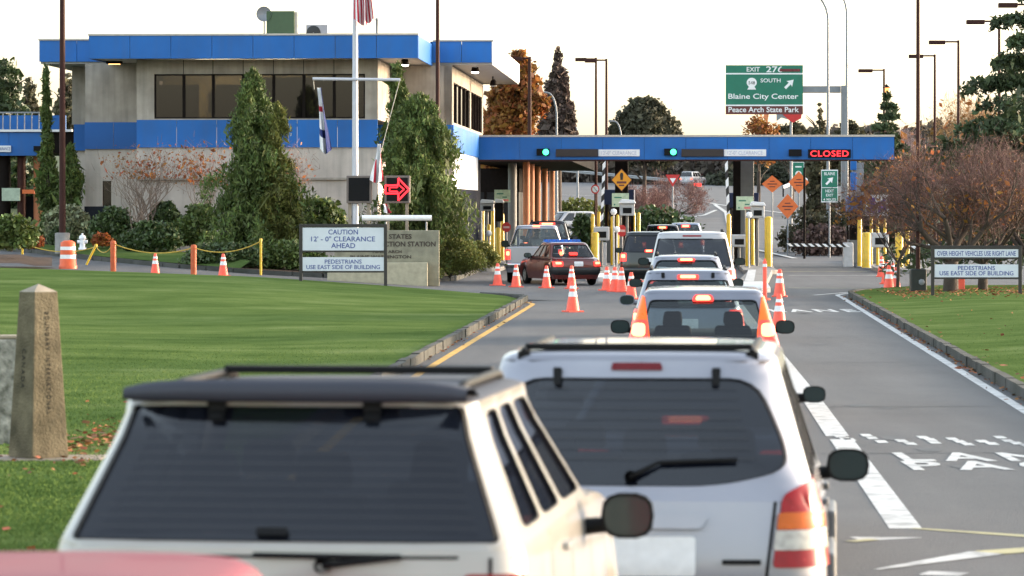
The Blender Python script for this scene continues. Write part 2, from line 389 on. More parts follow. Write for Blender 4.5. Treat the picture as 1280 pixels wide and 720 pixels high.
# bare mulch corner by the yellow shrub
P = np.zeros((6, 6, 3))
for i in range(6):
    for j in range(6):
        a = at(-40 + 21 * i, 333 - 2.2 * j - (4 if i < 4 else 0.5), 113 + j * 1.3); P[i, j] = a
tag(grid_mesh('mulch_patch', P, SOIL), kind='structure')
# ---------------------------------------------------------------- painted markings
def strip(pts, wd, m, z=0.004, name='road_marking', taper=None, breaks=None):
    pts = resample(pts, max(2, int(sum((b - a).length for a, b in zip([Vector(p) for p in pts], [Vector(p) for p in pts][1:])) / 1.5) + 1))
    ws = np.interp(np.linspace(0, 1, len(pts)), np.linspace(0, 1, len(taper)), taper) if taper else [wd] * len(pts)
    P = []
    for i, p in enumerate(pts):
        d = (pts[min(i + 1, len(pts) - 1)] - pts[max(0, i - 1)]).normalized(); n = Vector((d.y, -d.x, 0)) * ws[i] / 2
        P.append([(p - n) + Vector((0, 0, z)), (p + n) + Vector((0, 0, z))])
    return tag(grid_mesh(name, P, m), kind='structure')
def G(px, py): 
    d = CH * F / (py - HY); return Vector((gx(px, d), d, 0))
strip([Vector((lk(y) + .42, y, 0)) for y in (0, 50, 98.5)] + [Vector((.55, 100.2, 0)), Vector((.42, 101.2, 0))], 0.13, YPAINT)
strip([Vector((rk(y) - .36, y, 0)) for y in (0, 60, 104)] + [Vector((9.2, 107, 0)), Vector((9.3, 110, 0)), Vector((9.9, 112.8, 0)), Vector((11, 114.2, 0))], 0.14, WPAINT)
strip([G(1132, 661), G(1052, 549.5)], 0.25, WPAINT)
strip([G(1047, 545.5), G(1018, 504), G(980, 455), G(940, 405), G(902, 352)], 0.25, WPAINT)
for a, b, ww in (((1075, 680), (1152, 672), None),): strip([G(1070, 674), G(1100, 673), G(1152, 672.5)], .2, WPAINT, taper=[.34, .34, .02])
strip([G(1062, 678), G(1092, 675)], .12, YPALE, z=.008)
strip([G(1096, 713), G(1130, 706), G(1180, 698), G(1235, 692)], .2, WPAINT, taper=[.05, .42, .46, .3], z=.008)
strip([G(1235, 692), G(1290, 687.5), G(1340, 684)], .3, YPALE, z=.008, taper=[.3, .3, .25])
strip([G(1140, 661), G(1215, 666), G(1300, 672)], .1, YPALE, z=.006, taper=[.08, .16, .16])
strip([G(1155, 717), G(1205, 719)], .25, WPAINT, z=.006)
for d in (38.2, 47.3, 61.0): strip([Vector((lk(d) + .5, d, 0)), Vector((rk(d) - .6, d + .5, 0))], .05, TAR, z=.003)
strip([Vector((6.2, 32, 0)), Vector((7.1, 60, 0)), Vector((8.2, 96, 0))], .05, TAR, z=.003)
strip([G(985, 360), G(1110, 360.5)], .22, YPALE); strip([G(1018, 369), G(1060, 365.5)], .16, WPAINT)
strip([Vector((10.2, 152, 0)), Vector((14.0, 151.5, 0))], .35, YPALE); strip([Vector((10.3, 143, 0)), Vector((14.2, 142.5, 0))], .3, WPAINT)
strip([G(1120, 320.5), G(1180, 319)], .4, YPALE)
def road_text(body, x, y, wd, dp, m=WPAINT):
    M = Matrix(((1, 0, 0, 0), (0, 0, 1, 0), (0, 1, 0, 0), (0, 0, 0, 1)))
    o = text_obj(body, wd, dp, 'road_marking', m, None, Matrix.Translation((x, y, .005)) @ Matrix(((1, 0, 0.0, 0), (0, 1, 0, 0), (0, 0, 1, 0), (0, 0, 0, 1))) @ Matrix(((1, 0, 0, 0), (0, 0, 1, 0), (0, -.2, 0, 0), (0, 0, 0, 1))), depth=.003, bold=.025, spacing=1.35)
    return tag(o, kind='structure')
road_text('LANE', 4.82, 38.0, 2.0, 1.3); road_text('PACE', 4.80, 36.7, 2.05, 1.3)
road_text('LANE', 7.3, 93.0, 2.1, 2.6)
dm = MB()
for (px, py) in ((1050, 546), (1056, 548.5), (1062, 550), (1083, 544.5), (1090, 548), (1102, 552.5), (1127, 551.5), (1138, 555), (1154, 547), (1163, 550), (1168, 553.5), (1190, 549), (1200, 552.5), (1210, 556), (1228, 552), (1240, 555), (1250, 547), (1260, 551.5), (1271, 554.5), (1283, 557)):
    p = G(px, py); dm.box(p.x - .055, p.x + .055, p.y - .22, p.y + .22, .003, .006)
tag(dm.build('road_marking', WPAINT), kind='structure')
# far road edge lines and branch
def far_line(p, m=WPAINT, wd=.3): strip([Vector((x, y, float(road_h(y)))) for x, y in p], wd, m, z=.02)
far_line([(12.5, 205), (13.8, 235), (15.5, 275), (17.3, 310), (18.2, 345)], wd=.35); far_line([(9.3, 270), (15, 300), (17, 320)], wd=.3)
far_line([(22.5, 300), (18.5, 345), (17, 380)], wd=.4)
far_line([(14.0, 190), (13.2, 215), (15.6, 255)], wd=.3); far_line([(4, 400), (9, 392), (14, 388)], wd=.5); far_line([(3, 330), (6, 325)], wd=.4)
# islands of the booths
def island(x0, x1, d0, d1):
    mb = MB(); n = 10; c = (x0 + x1) / 2; hw_ = (x1 - x0) / 2; pts = []
    for i in range(n + 1):
        a = math.pi + math.pi * i / n; pts.append((c + hw_ * math.cos(a), d0 + hw_ * math.sin(a)))
    pts += [(x1 + AX * (d1 - d0), d1), (x0 + AX * (d1 - d0), d1)]
    k = len(pts); lo_ = [(x, y, -.05) for x, y in pts]; hi_ = [(x, y, .16) for x, y in pts]
    mb.add(lo_ + hi_, [(i, (i + 1) % k, (i + 1) % k + k, i + k) for i in range(k)] + [tuple(range(k, 2 * k))], 0)
    return tag(mb.build('traffic_island', CONC, bevel=.02), kind='structure')
island(-1.9, -0.5, 152, 212); island(3.2, 5.2, 146, 186); island(8.8, 10.1, 146, 184); island(14.2, 16.8, 148, 184)

def nose(pts, m):
    k = len(pts); lo_ = [(x, y, -.05) for x, y in pts]; hi_ = [(x, y, .165) for x, y in pts]; mb = MB()
    mb.add(lo_ + hi_, [(i, (i + 1) % k, (i + 1) % k + k, i + k) for i in range(k)] + [tuple(range(k, 2 * k))], 0)
    return tag(mb.build('traffic_island', m, bevel=.04), kind='structure')
IWH = ground_mat('white painted kerb', [(.55, .55, .54), (.68, .68, .68), (.75, .75, .75)], 2.0, .3, 40, .6)
def arcn(xc, w_, d0, d1, sl): return [(xc + w_ * math.cos(a), d0 + 1.2 * w_ * (1 + math.sin(a))) for a in np.linspace(math.pi, 2 * math.pi, 9)] + [(xc + w_ + sl * (d1 - d0), d1), (xc - w_ + sl * (d1 - d0), d1)]
nose(arcn(7.15, .5, 113, 122, .05), IWH); nose([(7.13, 122.01), (8.1, 122.01), (9.9, 145.9), (9.0, 145.9)], CONC); strip([Vector((7.55, 122.2, .168)), Vector((9.1, 145.5, .168))], .3, WPAINT)
nose(arcn(2.95, .42, 131, 138, .05), IWH); nose([(2.89, 138.01), (3.7, 138.01), (4.9, 145.9), (3.5, 145.9)], CONC)

# older, paler surfacing at the near end and drips along the open lane
l, r = band(lambda y: lk(y) + .02, lambda y: rk(y) - .02, np.linspace(-20, 31.3, 20)); ribbon('road_patch', l, r, ground_mat('older pale asphalt', [(0.085, 0.085, 0.088), (0.11, 0.11, 0.113), (0.135, 0.135, 0.138)], 0.5, 0.8, 60, 0.8, stripes=(1.1, 0.15, 1), grit=.35), 0.002)
OIL = ground_mat('oil stained asphalt', [(0.04, 0.04, 0.042), (0.06, 0.06, 0.062), (0.085, 0.085, 0.088)], 1.5, 0.5, 60, 0.6, grit=.3)
ro = random.Random(4); mb = MB()
for i in range(26):
    y = 33 + 66 * ro.random() ** 1.2; x = (lk(y) + rk(y)) / 2 + 2.4 + ro.uniform(-.35, .35) if i % 3 else .9 + AX * y * .4 + ro.uniform(-.6, .6); rr = ro.uniform(.05, .22); n = 11
    mb.add([(x + rr * math.cos(2 * math.pi * k / n) * ro.uniform(.6, 1.1), y + 2.0 * rr * math.sin(2 * math.pi * k / n) * ro.uniform(.6, 1.1), .0035) for k in range(n)], [tuple(range(n))])
tag(mb.build('oil_stains', OIL), kind='structure')
# ================================================================ vehicles
def tab(*p): 
    xs = [a for a, b in p]; ys = [b for a, b in p]
    return lambda z: float(np.interp(z, xs, ys))
class Shell:
    def __init__(s, hw, yr, yf, rc=0.16, bow=0.05, rcf=0.25, bowf=0.12):
        s.hw, s.yr, s.yf, s.rc, s.bow, s.rcf, s.bowf = hw, yr, yf, rc, bow, rcf, bowf
    def t0(s, z, front=False): return 1 - (s.rcf if front else s.rc) / s.hw(z)
    def tu(s, u, z, front=False):
        a = abs(u); t0 = s.t0(z, front)
        t = a / 0.7 * t0 if a <= 0.7 else t0 + (1 - t0) * math.sin((a - 0.7) / 0.3 * math.pi / 2)
        return math.copysign(t, u)
    def ry(s, t, z):
        t = min(1, abs(t)); t0 = s.t0(z); y = s.yr(z) + s.bow * t * t
        if t > t0:
            q = (t - t0) / (1 - t0); y += s.rc * (1 - math.sqrt(max(0, 1 - q * q)))
        return y
    def fy(s, t, z):
        t = min(1, abs(t)); t0 = s.t0(z, True); y = s.yf(z) - s.bowf * t * t
        if t > t0:
            q = (t - t0) / (1 - t0); y -= s.rcf * (1 - math.sqrt(max(0, 1 - q * q)))
        return y
    def rear(s, u, z):
        t = s.tu(u, z); return Vector((t * s.hw(z), s.ry(t, z), z))
    def front(s, u, z):
        t = s.tu(u, z, True); return Vector((t * s.hw(z), s.fy(t, z), z))
    def rearx(s, x, z):
        h = s.hw(z)
        if abs(x) >= h: return Vector((math.copysign(h, x), s.ry(1, z) + (abs(x) - h), z))
        return Vector((x, s.ry(x / h, z), z))
    def outline(s, z, ns=24, nr=15):
        us = np.linspace(-1, 1, nr); pts = [s.rear(u, z) for u in us]
        a, b = s.ry(1, z), s.fy(1, z)
        ys = np.linspace(a, b, ns)[1:-1]
        pts += [Vector((s.hw(z), y, z)) for y in ys]
        pts += [s.front(u, z) for u in us[::-1]]
        pts += [Vector((-s.hw(z), y, z)) for y in ys[::-1]]
        return pts
def ring_pts(cs, r, k=4):
    n = len(cs); out = []
    cs = [Vector(c) for c in cs]
    def arc(i):
        p, a, b = cs[i], cs[i - 1], cs[(i + 1) % n]
        da = (a - p); db = (b - p); ra = min(r, da.length * 0.45); rb = min(r, db.length * 0.45)
        A = p + da.normalized() * ra; B = p + db.normalized() * rb
        return [A * (1 - t) ** 2 + p * 2 * t * (1 - t) + B * t * t for t in (0, .25, .5, .75, 1)]
    arcs = [arc(i) for i in range(n)]
    for i in range(n):
        a, b = arcs[i], arcs[(i + 1) % n]
        out += a[2:5]
        out += [a[4].lerp(b[0], j / (k + 1)) for j in range(1, k + 1)]
        out += b[0:2]
    return out, 3 + k + 2
def out_pts(cs, ne):
    cs = [Vector(c) for c in cs]; n = len(cs)
    return [cs[i].lerp(cs[(i + 1) % n], j / ne) for i in range(n) for j in range(ne)]
def ring_faces(S, A, B, mb, mi, steps=3):
    M = len(A); vs = []
    for q in range(steps + 1):
        vs += [S(a.lerp(b, q / steps)) for a, b in zip(A, B)]
    fs = [(q * M + i, q * M + (i + 1) % M, (q + 1) * M + (i + 1) % M, (q + 1) * M + i) for q in range(steps) for i in range(M)]
    mb.add(vs, fs, mi, True)
def fan(S, poly, mb, mi=0, levels=(1, .75, .5, .25)):
    M = len(poly); c = sum(poly, Vector((0, 0))) / M; vs = []
    for l in levels: vs += [S(c.lerp(p, l)) for p in poly]
    fs = [(q * M + i, q * M + (i + 1) % M, (q + 1) * M + (i + 1) % M, (q + 1) * M + i) for q in range(len(levels) - 1) for i in range(M)]
    o = len(vs); vs.append(S(c)); q = len(levels) - 1
    fs += [(q * M + i, q * M + (i + 1) % M, o) for i in range(M)]
    mb.add(vs, fs, mi, True)
def offs(S, d, e=0.004):
    """surface map pushed out along its normal (a,b) -> point."""
    def G(p):
        p = Vector(p); P = S(p); A = S(p + Vector((e, 0))); B = S(p + Vector((0, e)))
        n = (A - P).cross(B - P)
        n = n.normalized() if n.length > 1e-12 else Vector((0, -1, 0))
        return P + n * d
    return G
def plate_patch(S, cs, r, d, mb, mi=0, rim=0.012, k=4):
    """a raised patch on a surface: face pushed out by d, with its edge going back in."""
    poly, ne = ring_pts(cs, r, k)
    So, Si = offs(S, d), offs(S, d - rim)
    fan(So, poly, mb, mi)
    M = len(poly); vs = [So(p) for p in poly] + [Si(p) for p in poly]
    mb.add(vs, [(i, (i + 1) % M, (i + 1) % M + M, i + M) for i in range(M)], mi, False)
RUB = mat('black rubber and plastic trim', (0.005, 0.005, 0.0055), 0.6, spec=.2, var=0.2, scale=30)
DKPL = mat('dark grey bumper plastic', (0.016, 0.017, 0.019), 0.55, var=0.15, scale=20)
CABIN = mat('dark cabin upholstery', (0.012, 0.013, 0.016), 0.8, var=0.25, scale=8)
ALLOY = mat('alloy wheel metal', (0.42, 0.42, 0.43), 0.35, 0.9, var=0.1)
REFLINE = mat('bronze heater lines', (.022, .019, .018), .6, var=.1)
CHROME = mat('bright chrome', (0.7, 0.7, 0.7), 0.12, 1.0, var=0.03)
MIRG = mat('dark mirror reflection', (0.028, 0.042, 0.042), 0.06, 0.0, var=0.05)  # dark greenish reflection put into the base colour
PLATE = mat('pale licence plate enamel', (0.7, 0.72, 0.74), 0.4, var=0.06, scale=20)
RLENS = mat('red lamp lens', (0.26, 0.002, 0.005), 0.25, coat=0.1, spec=.3, var=0.12, scale=25)
DRLENS = mat('dark red lamp lens', (0.13, 0.004, 0.008), 0.25, coat=0.1, spec=.3, var=0.12, scale=25)
ALENS = mat('amber lamp lens', (0.5, 0.10, 0.002), 0.25, coat=0.1, spec=.3, var=0.12, scale=25)
CLENS = mat('clear lamp lens', (0.40, 0.38, 0.34), 0.2, coat=0.6, var=0.25, scale=25)
BRAKE = lamp_mat('lit brake lamp', (1.0, 0.04, 0.028), 0.36)
BULB = lamp_mat('lit brake bulb core', (1.0, 0.22, 0.09), 1.1)
AMBERLIT = lamp_mat('lit amber lens', (1.0, 0.12, 0.012), 0.16)
G_DARK = glass_mat('deep tinted car glass', (0.10, 0.11, 0.14), 0.62, 0.16, body=(0.006, 0.008, 0.016))
G_MID = glass_mat('privacy tinted car glass', (0.32, 0.36, 0.38), 0.2, 0.2, body=(0.012, 0.014, 0.02))
G_LIGHT = glass_mat('lightly tinted car glass', (0.46, 0.52, 0.53), 0.12, 0.16)
G_CLEAR = glass_mat('clear car glass', (0.72, 0.80, 0.80), 0.05, 0.12)
def paint(name, col, metal=0.0, rough=0.35, coat=0.8, var=0.05):
    return mat(name, col, rough, metal, var=var, scale=2.5, coat=coat)
_wheels = {}
def wheel_at(root, x, y, r, w=0.21, side=1):
    k = round(r, 3)
    if k not in _wheels:
        t = MB(); prof = [(r * .64, -w / 2), (r * .86, -w / 2), (r * .97, -w * .42), (r, -w * .25), (r, w * .25), (r * .97, w * .42), (r * .86, w / 2), (r * .64, w / 2)]
        t.lathe(prof, n=28, axis='x')
        m = MB(); m.lathe([(r * .64, -w * .45), (r * .64, w * .45), (r * .58, w * .46), (r * .56, w * .3), (0.02, w * .3)], n=24, axis='x')
        for q in range(5):
            a = 2 * math.pi * q / 5; M = Matrix.Rotation(a, 4, 'X')
            m.box(w * .28, w * .44, -r * .09, r * .09, r * .06, r * .58, M=M)
        m.lathe([(r * .14, w * .3), (r * .14, w * .46), (0.001, w * .47)], n=12, axis='x')
        _wheels[k] = (t, m)
    t, m = _wheels[k]
    e = empty('wheel'); e.parent = root; CHILD.setdefault(root.name, []).append(e)
    e.location = (x, y, r); e.rotation_euler = (0, 0, 0 if side > 0 else math.pi)
    t.build('tyre', RUB, e); m.build('rim', ALLOY, e)
def make_car(name, label, cat, X, D, rz, P, group=None, z=0.0):
    root = empty(name, (X, D, z), -math.atan(rz), label, cat, group)
    L, hw, belt, roof = P['L'], P['hw'], P['belt'], P['roof']
    W2 = P.get('whl', (0.19 * L, 0.80 * L)); wr = P.get('wr', 0.33)
    lo, gr = P['lower'], P['green']; PT = P['paint']
    body = MB()
    # --- lower body: stacked outlines, wheel wells pushed in, bonnet drooping to the nose
    zs = P.get('zs') or [0.2, 0.26, 0.34, 0.44, 0.55, 0.66, 0.77, 0.88, belt - 0.05, belt]
    cowl = gr.yf(belt) - 0.1; drop = P.get('drop', 0.22)
    rings = []
    for zz in zs:
        rg = []
        for p in lo.outline(zz, ns=46):
            x, y, h = p
            for wy in W2:
                q = math.hypot(y - wy, h - wr) / (wr * 1.16)
                if q < 1 and abs(x) > lo.hw(zz) * 0.7:
                    x = math.copysign(max(lo.hw(zz) * 0.7, abs(x) - 0.28 * min(1, (1 - q) * 9)), x)
            if y > cowl:
                h -= drop * ((y - cowl) / (L - cowl)) ** 1.6 * max(0, (zz - 0.45) / (belt - 0.45))
            if P.get('deck') and y < gr.yr(belt):
                q = (gr.yr(belt) - y) / max(0.1, gr.yr(belt)); h -= P['deck'] * q * max(0, (zz - 0.6) / (belt - 0.6))
            rg.append(Vector((x, y, h)))
        rings.append(rg)
    n = len(rings[0]); vs = [v for rg in rings for v in rg]
    fs = [(i * n + k, i * n + (k + 1) % n, (i + 1) * n + (k + 1) % n, (i + 1) * n + k) for i in range(len(rings) - 1) for k in range(n)]
    body.add(vs, fs, 0, True)
    top = rings[-1]; cap = list(top); cy = sum(p.y for p in top) / n
    capr = [top]
    for s_, dz in ((0.96, 0.012), (0.8, 0.03), (0.4, 0.035)):
        capr.append([Vector((p.x * s_, p.y if abs(p.y - cy) < 0.3 * L else cy + (p.y - cy) * (1 - (1 - s_) * 0.12), p.z + dz)) for p in top])
    vs = [v for rg in capr for v in rg]
    fs = [(i * n + k, i * n + (k + 1) % n, (i + 1) * n + (k + 1) % n, (i + 1) * n + k) for i in range(len(capr) - 1) for k in range(n)]
    body.add(vs, fs, 0, True)
    nr = 15; ns = 46      # close the cap across with strips between mirrored points
    lc = capr[-1]
    side_r = lc[nr:nr + ns - 2]; side_l = lc[nr + ns - 2 + nr:][::-1]
    vs = side_r + side_l; k = len(side_r)
    body.add(vs, [(i, i + 1, k + i + 1, k + i) for i in range(k - 1)], 0, True)
    b0 = rings[0]; body.add(b0, [tuple(range(n))], 1)
    # --- greenhouse: pillar frames round each window
    zb, zt = belt, P.get('zt', roof - 0.06)
    def Sr(p): return gr.rear(p[0], zb + (zt - zb) * p[1])
    def Sf(p): return gr.front(p[0], zb + (zt - zb) * p[1])
    def Ss(sg):
        def f(p):
            zz = zb + (zt - zb) * p[1]; a, b = gr.ry(1, zz), gr.fy(1, zz)
            return Vector((sg * gr.hw(zz), a + (b - a) * p[0], zz))
        return f
    glass = {}
    def window(S, outer, inner, r, nm, gm, d_in, trim=True):
        poly, ne = ring_pts(inner, r); O = out_pts(outer, ne)
        ring_faces(S, O, poly, body, 0)
        c = sum(poly, Vector((0, 0))) / len(poly)
        fl = P.get('_flip', 1) * d_in
        Si = offs(S, fl * 0.022); M = len(poly)
        body.add([S(p) for p in poly] + [Si(p) for p in poly], [(i, (i + 1) % M, (i + 1) % M + M, i + M) for i in range(M)], 1)
        if trim:
            So = offs(S, -fl * 0.004)
            big = [c + (p - c) * P.get('gasket', 1.035) for p in poly]
            ring_faces(So, big, poly, body, 1, 1)
        g = MB(); fan(offs(S, fl * 0.015), poly, g)
        glass.setdefault(nm, []).append((g, gm))
    sq = [(-1, 0), (1, 0), (1, 1), (-1, 1)]
    v0, v1, ub, ut = P.get('rw', (0.08, 0.93, 0.82, 0.78))
    rwp = P.get('rwpoly') or [(-ub, v0), (ub, v0), (ut, v1), (-ut, v1)]
    sqr = [(-.4, 0), (.4, 0), (1, 0), (1, .36), (1, 1), (-1, 1), (-1, .36), (-1, 0)] if len(rwp) == 8 else sq
    window(Sr, sqr, rwp, P.get('rwr', 0.12), 'rear_window', P.get('rglass', G_MID), -1)
    window(Sf, sq, [(-.86, .06), (.86, .06), (.82, .94), (-.82, .94)], 0.1, 'windscreen', G_CLEAR, 1)
    cells = P.get('cells', [(0.0, 0.33), (0.33, 0.64), (0.64, 1.0)])
    for sg in (1, -1):
        S = Ss(sg)
        for i, (a, b) in enumerate(cells):
            o = [(a, 0), (b, 0), (b, 1), (a, 1)]; m = 0.022
            ma = P.get('ma', 0.05) if i == 0 else m; mbb = 0.03 if i == len(cells) - 1 else m
            w = [(a + ma, .09), (b - mbb, .09), (b - mbb, .9), (a + ma * 1.3, .9)]
            window(S, o, w, 0.06, 'side_window', P.get('sglass', G_MID) if i < len(cells) - 1 else P.get('fglass', G_CLEAR), -1 if sg > 0 else 1)
    if P.get('heater'):  # thin strips on the rear glass, standing in for faint reflections
        hm = MB(); z0h, z1h, uh, nh = P['heater']; Sh = offs(Sr, .004)
        for q in range(nh):
            v_ = z0h + (z1h - z0h) * q / (nh - 1); us_ = np.linspace(-uh, uh, 17)
            hm.add([Sh(Vector((u_, v_ + e))) for u_ in us_ for e in (-.0016, .0016)], [(2 * i, 2 * i + 1, 2 * i + 3, 2 * i + 2) for i in range(16)], 0)
        hm.build('reflected_lines', REFLINE, root)
    # --- roof
    o1 = gr.outline(zt, ns=14); n = len(o1); my = (gr.yr(zt) + gr.yf(zt)) / 2
    hwz = gr.hw(zt); hl = (gr.yf(zt) - gr.yr(zt)) / 2; rr = []
    for ins, up in ((0, 0), (0.012, 0.022), (0.035, 0.042), (0.08, 0.055), (0.2, 0.066), (0.4, 0.074)):
        rr.append([Vector((p.x * (1 - ins / hwz), my + (p.y - my) * (1 - ins / hl), zt + up * (roof - zt) / 0.074)) for p in o1])
    roof_mb = MB() if P.get('roofmat') else body
    vs = [v for g in rr for v in g]
    roof_mb.add(vs, [(i * n + k, i * n + (k + 1) % n, (i + 1) * n + (k + 1) % n, (i + 1) * n + k) for i in range(len(rr) - 1) for k in range(n)], 0, True)
    lc = rr[-1]; sr = lc[15:15 + 12]; sl = lc[15 + 12 + 15:][::-1]; k = len(sr)
    ends = lc[:15]; roof_mb.add(ends, [tuple(range(15))], 0, True)
    ends = lc[27:42]; roof_mb.add(ends, [tuple(range(15))], 0, True)
    strip_r = [lc[14]] + sr + [lc[27]]; strip_l = [lc[0]] + sl + [lc[41]]; k = len(strip_r)
    roof_mb.add(strip_r + strip_l, [(i, i + 1, k + i + 1, k + i) for i in range(k - 1)], 0, True)
    if P.get('roofmat'): roof_mb.build('roof', P['roofmat'], root)
    # --- unrolled rear surface for lamps, plates and trim
    def SR(p): return (gr if p[1] > belt else lo).rearx(p[0], p[1])
    for (a, b, w) in P.get('seams', []):
        pts = [Vector(a).lerp(Vector(b), t / 8) for t in range(9)]
        dirv = (Vector(b) - Vector(a)).normalized(); nn = Vector((-dirv.y, dirv.x)) * w / 2
        G = offs(SR, 0.003)
        body.add([G(p + nn) for p in pts] + [G(p - nn) for p in pts], [(i, i + 1, i + 10, i + 9) for i in range(8)], 1)
    for sg in (1, -1):
        for a_, b_ in cells[1:] + [(0.97, 1)]:
            yb = gr.ry(1, zb) + (gr.fy(1, zb) - gr.ry(1, zb)) * a_; zz = np.linspace(0.42, belt - .01, 8)
            body.add([Vector((sg * (lo.hw(z_) + .003), yb + e, z_)) for z_ in zz for e in (-.006, .006)], [(2 * i, 2 * i + 1, 2 * i + 3, 2 * i + 2) for i in range(7)], 1)
    body.build('body', [PT, RUB], root)
    for nm, gs in glass.items():
        for g, gm in gs: g.build(nm, gm, root)
    # bumper: bar wrapped round the tail
    bz0, bz1, bd = P.get('bumper', (0.34, 0.58, 0.05)); bm = P.get('bmat', PT)
    bb = MB(); us = np.linspace(-1, 1, 25); prof = [(0.0, 0.0), (0.25, 0.75), (0.6, 1.0), (0.85, 0.9), (1.0, 0.25), (1.0, 0.0)]
    vs = []
    for u in us:
        for q, o_ in prof:
            zz = bz0 + (bz1 - bz0) * q
            xx = u * (lo.hw(zz) + 0.30); p = lo.rearx(xx, zz); 
            nx = math.copysign(1, u) if abs(xx) > lo.hw(zz) * 0.98 else xx / lo.hw(zz) * 0.5
            vs.append(p + Vector((nx * bd * o_ * (0.5), -bd * o_ * (1 if abs(xx) < lo.hw(zz) else 0), 0)))
    m = len(prof)
    bb.add(vs, [(i * m + j, i * m + j + 1, (i + 1) * m + j + 1, (i + 1) * m + j) for i in range(24) for j in range(m - 1)], 0, True)
    bb.build('bumper', bm, root)
    fbm = MB(); vs = []
    for u in us:
        for q, o_ in prof:
            zz = 0.26 + 0.3 * q; p = lo.front(u, zz); vs.append(p + Vector((0, 0.05 * o_, 0)))
    fbm.add(vs, [(i * m + j, i * m + j + 1, (i + 1) * m + j + 1, (i + 1) * m + j) for i in range(24) for j in range(m - 1)], 0, True)
    fbm.build('bumper', bm, root)
    # lamps and trim on the tail: (part, corners, rounding, out, material, [children])
    for ft in P.get('feats', []):
        nm, cs, r, d, gm = ft[:5]
        if nm == 'brake_light' and gm is BULB:
            cc = sum((Vector(c) for c in cs), Vector((0, 0))) / len(cs); ft = (nm, cs, r, d, BRAKE, [('bulb', [tuple(cc + (Vector(c) - cc) * .72) for c in cs], r, d + .006, BULB)]); gm = BRAKE
        for sg in ((1, -1) if ft[0] in ('tail_light', 'hinge', 'reflector') else (1,)):
            f = MB(); plate_patch(SR, [(sg * x, zz) for x, zz in (cs if sg > 0 else cs[::-1])], r, d, f)
            o = f.build(nm, gm, root)
            for (nm2, cs2, r2, d2, gm2) in (ft[5] if len(ft) > 5 else []):
                f2 = MB(); plate_patch(SR, [(sg * x, zz) for x, zz in (cs2 if sg > 0 else cs2[::-1])], r2, d2, f2)
                f2.build(nm2, gm2, o)
    if P.get('wiper'):
        a, b, c = P['wiper']; G = offs(SR, 0.03); w = MB()
        pts = [G(Vector(a).lerp(Vector(b), t / 5)) for t in range(6)]
        w.tube(pts, [0.016, 0.014, 0.012, 0.011, 0.01, 0.008], 6); w.lathe([(0.03, -0.02), (0.03, 0.03), (0.0, 0.03)], c=tuple(G(Vector(a)) + Vector((0, 0, 0))), n=10, axis='y')
        G2 = offs(SR, 0.022); w.tube([G2(Vector(b).lerp(Vector(c), t / 5)) for t in range(6)], 0.011, 6)
        w.build('wiper', RUB, root)
    # door mirrors
    for sg in P.get('mirrors', (1, -1)):
        my_, mz = P.get('mir', (gr.fy(1, belt) - 0.3, belt + 0.07)); mw, mh = P.get('mirsz', (0.125, 0.085))
        cx = sg * (lo.hw(belt - 0.02) + 0.035 + mw + P.get('mirout', 0))
        h = MB(); vs = []; nu, nv = 14, 8
        for j in range(nv + 1):
            ph = (j / nv) * math.pi / 2
            for i in range(nu):
                a = 2 * math.pi * i / nu; ca, sa = math.cos(a), math.sin(a)
                e = 0.72; X_ = math.copysign(abs(ca) ** e, ca); Z_ = math.copysign(abs(sa) ** e, sa)
                vs.append((cx + mw * X_ * math.cos(ph) ** 0.7, my_ + 0.16 * math.sin(ph), mz + mh * Z_ * math.cos(ph) ** 0.7))
        h.add(vs, [(j * nu + i, j * nu + (i + 1) % nu, (j + 1) * nu + (i + 1) % nu, (j + 1) * nu + i) for j in range(nv) for i in range(nu)], 0, True)
        h.add([vs[i] for i in range(nu)], [tuple(range(nu))], 0)
        h.tube([(sg * (lo.hw(belt) - 0.05), my_ + 0.07, mz - mh * 0.6), (cx, my_ + 0.06, mz - mh * 0.35)], [0.04, 0.03], 8)
        ho = h.build('side_mirror', P.get('mirmat', RUB), root)
        g = MB(); g.add([(cx + mw * .86 * math.copysign(abs(math.cos(2 * math.pi * i / 20)) ** .72, math.cos(2 * math.pi * i / 20)), my_ - 0.004, mz + mh * .84 * math.copysign(abs(math.sin(2 * math.pi * i / 20)) ** .72, math.sin(2 * math.pi * i / 20))) for i in range(20)], [tuple(range(20))])
        g.build('mirror_glass', MIRG, ho)
        for fy_ in P.get('handles', (0.36, 0.62)):
            hd = MB(); hd.box(sg * (lo.hw(belt - 0.12)) - 0.012, sg * (lo.hw(belt - 0.12)) + 0.03, L * fy_, L * fy_ + 0.18, belt - 0.13, belt - 0.095)
            hd.build('door_handle', P.get('hndmat', PT), root, bevel=0.008)
    # roof rails and cross bars
    if P.get('rails'):
        rx, y0, y1, up = P['rails']
        for sg in (1, -1):
            r_ = MB(); zz = roof - 0.02
            r_.tube([(sg * rx, y0, zz), (sg * rx, y0 + 0.06, zz + up * .8), (sg * rx, y0 + 0.2, zz + up), (sg * rx, y1 - 0.2, zz + up), (sg * rx, y1 - 0.06, zz + up * .8), (sg * rx, y1, zz)], 0.02, 8)
            r_.box(sg * rx - .03, sg * rx + .03, y0 - .02, y0 + .12, zz - .03, zz + up * .6)
            r_.build('roof_rail', RUB, root)
        for yy in P.get('bars', []):
            c_ = MB(); c_.box(-rx, rx, yy - .035, yy + .035, roof - .02 + up, roof + .012 + up); c_.build('cross_bar', RUB, root, bevel=0.008)
    if P.get('antenna'):
        a = MB(); x, y, z_, h_ = P['antenna']; a.tube([(x, y, z_), (x, y - 0.1, z_ + h_)], [0.006, 0.003], 5); a.build('antenna', RUB, root)
    # cabin: floor at the belt, seat backs with head rests, steering side dash
    cb = MB(); o2 = gr.outline(belt + 0.04, ns=10)
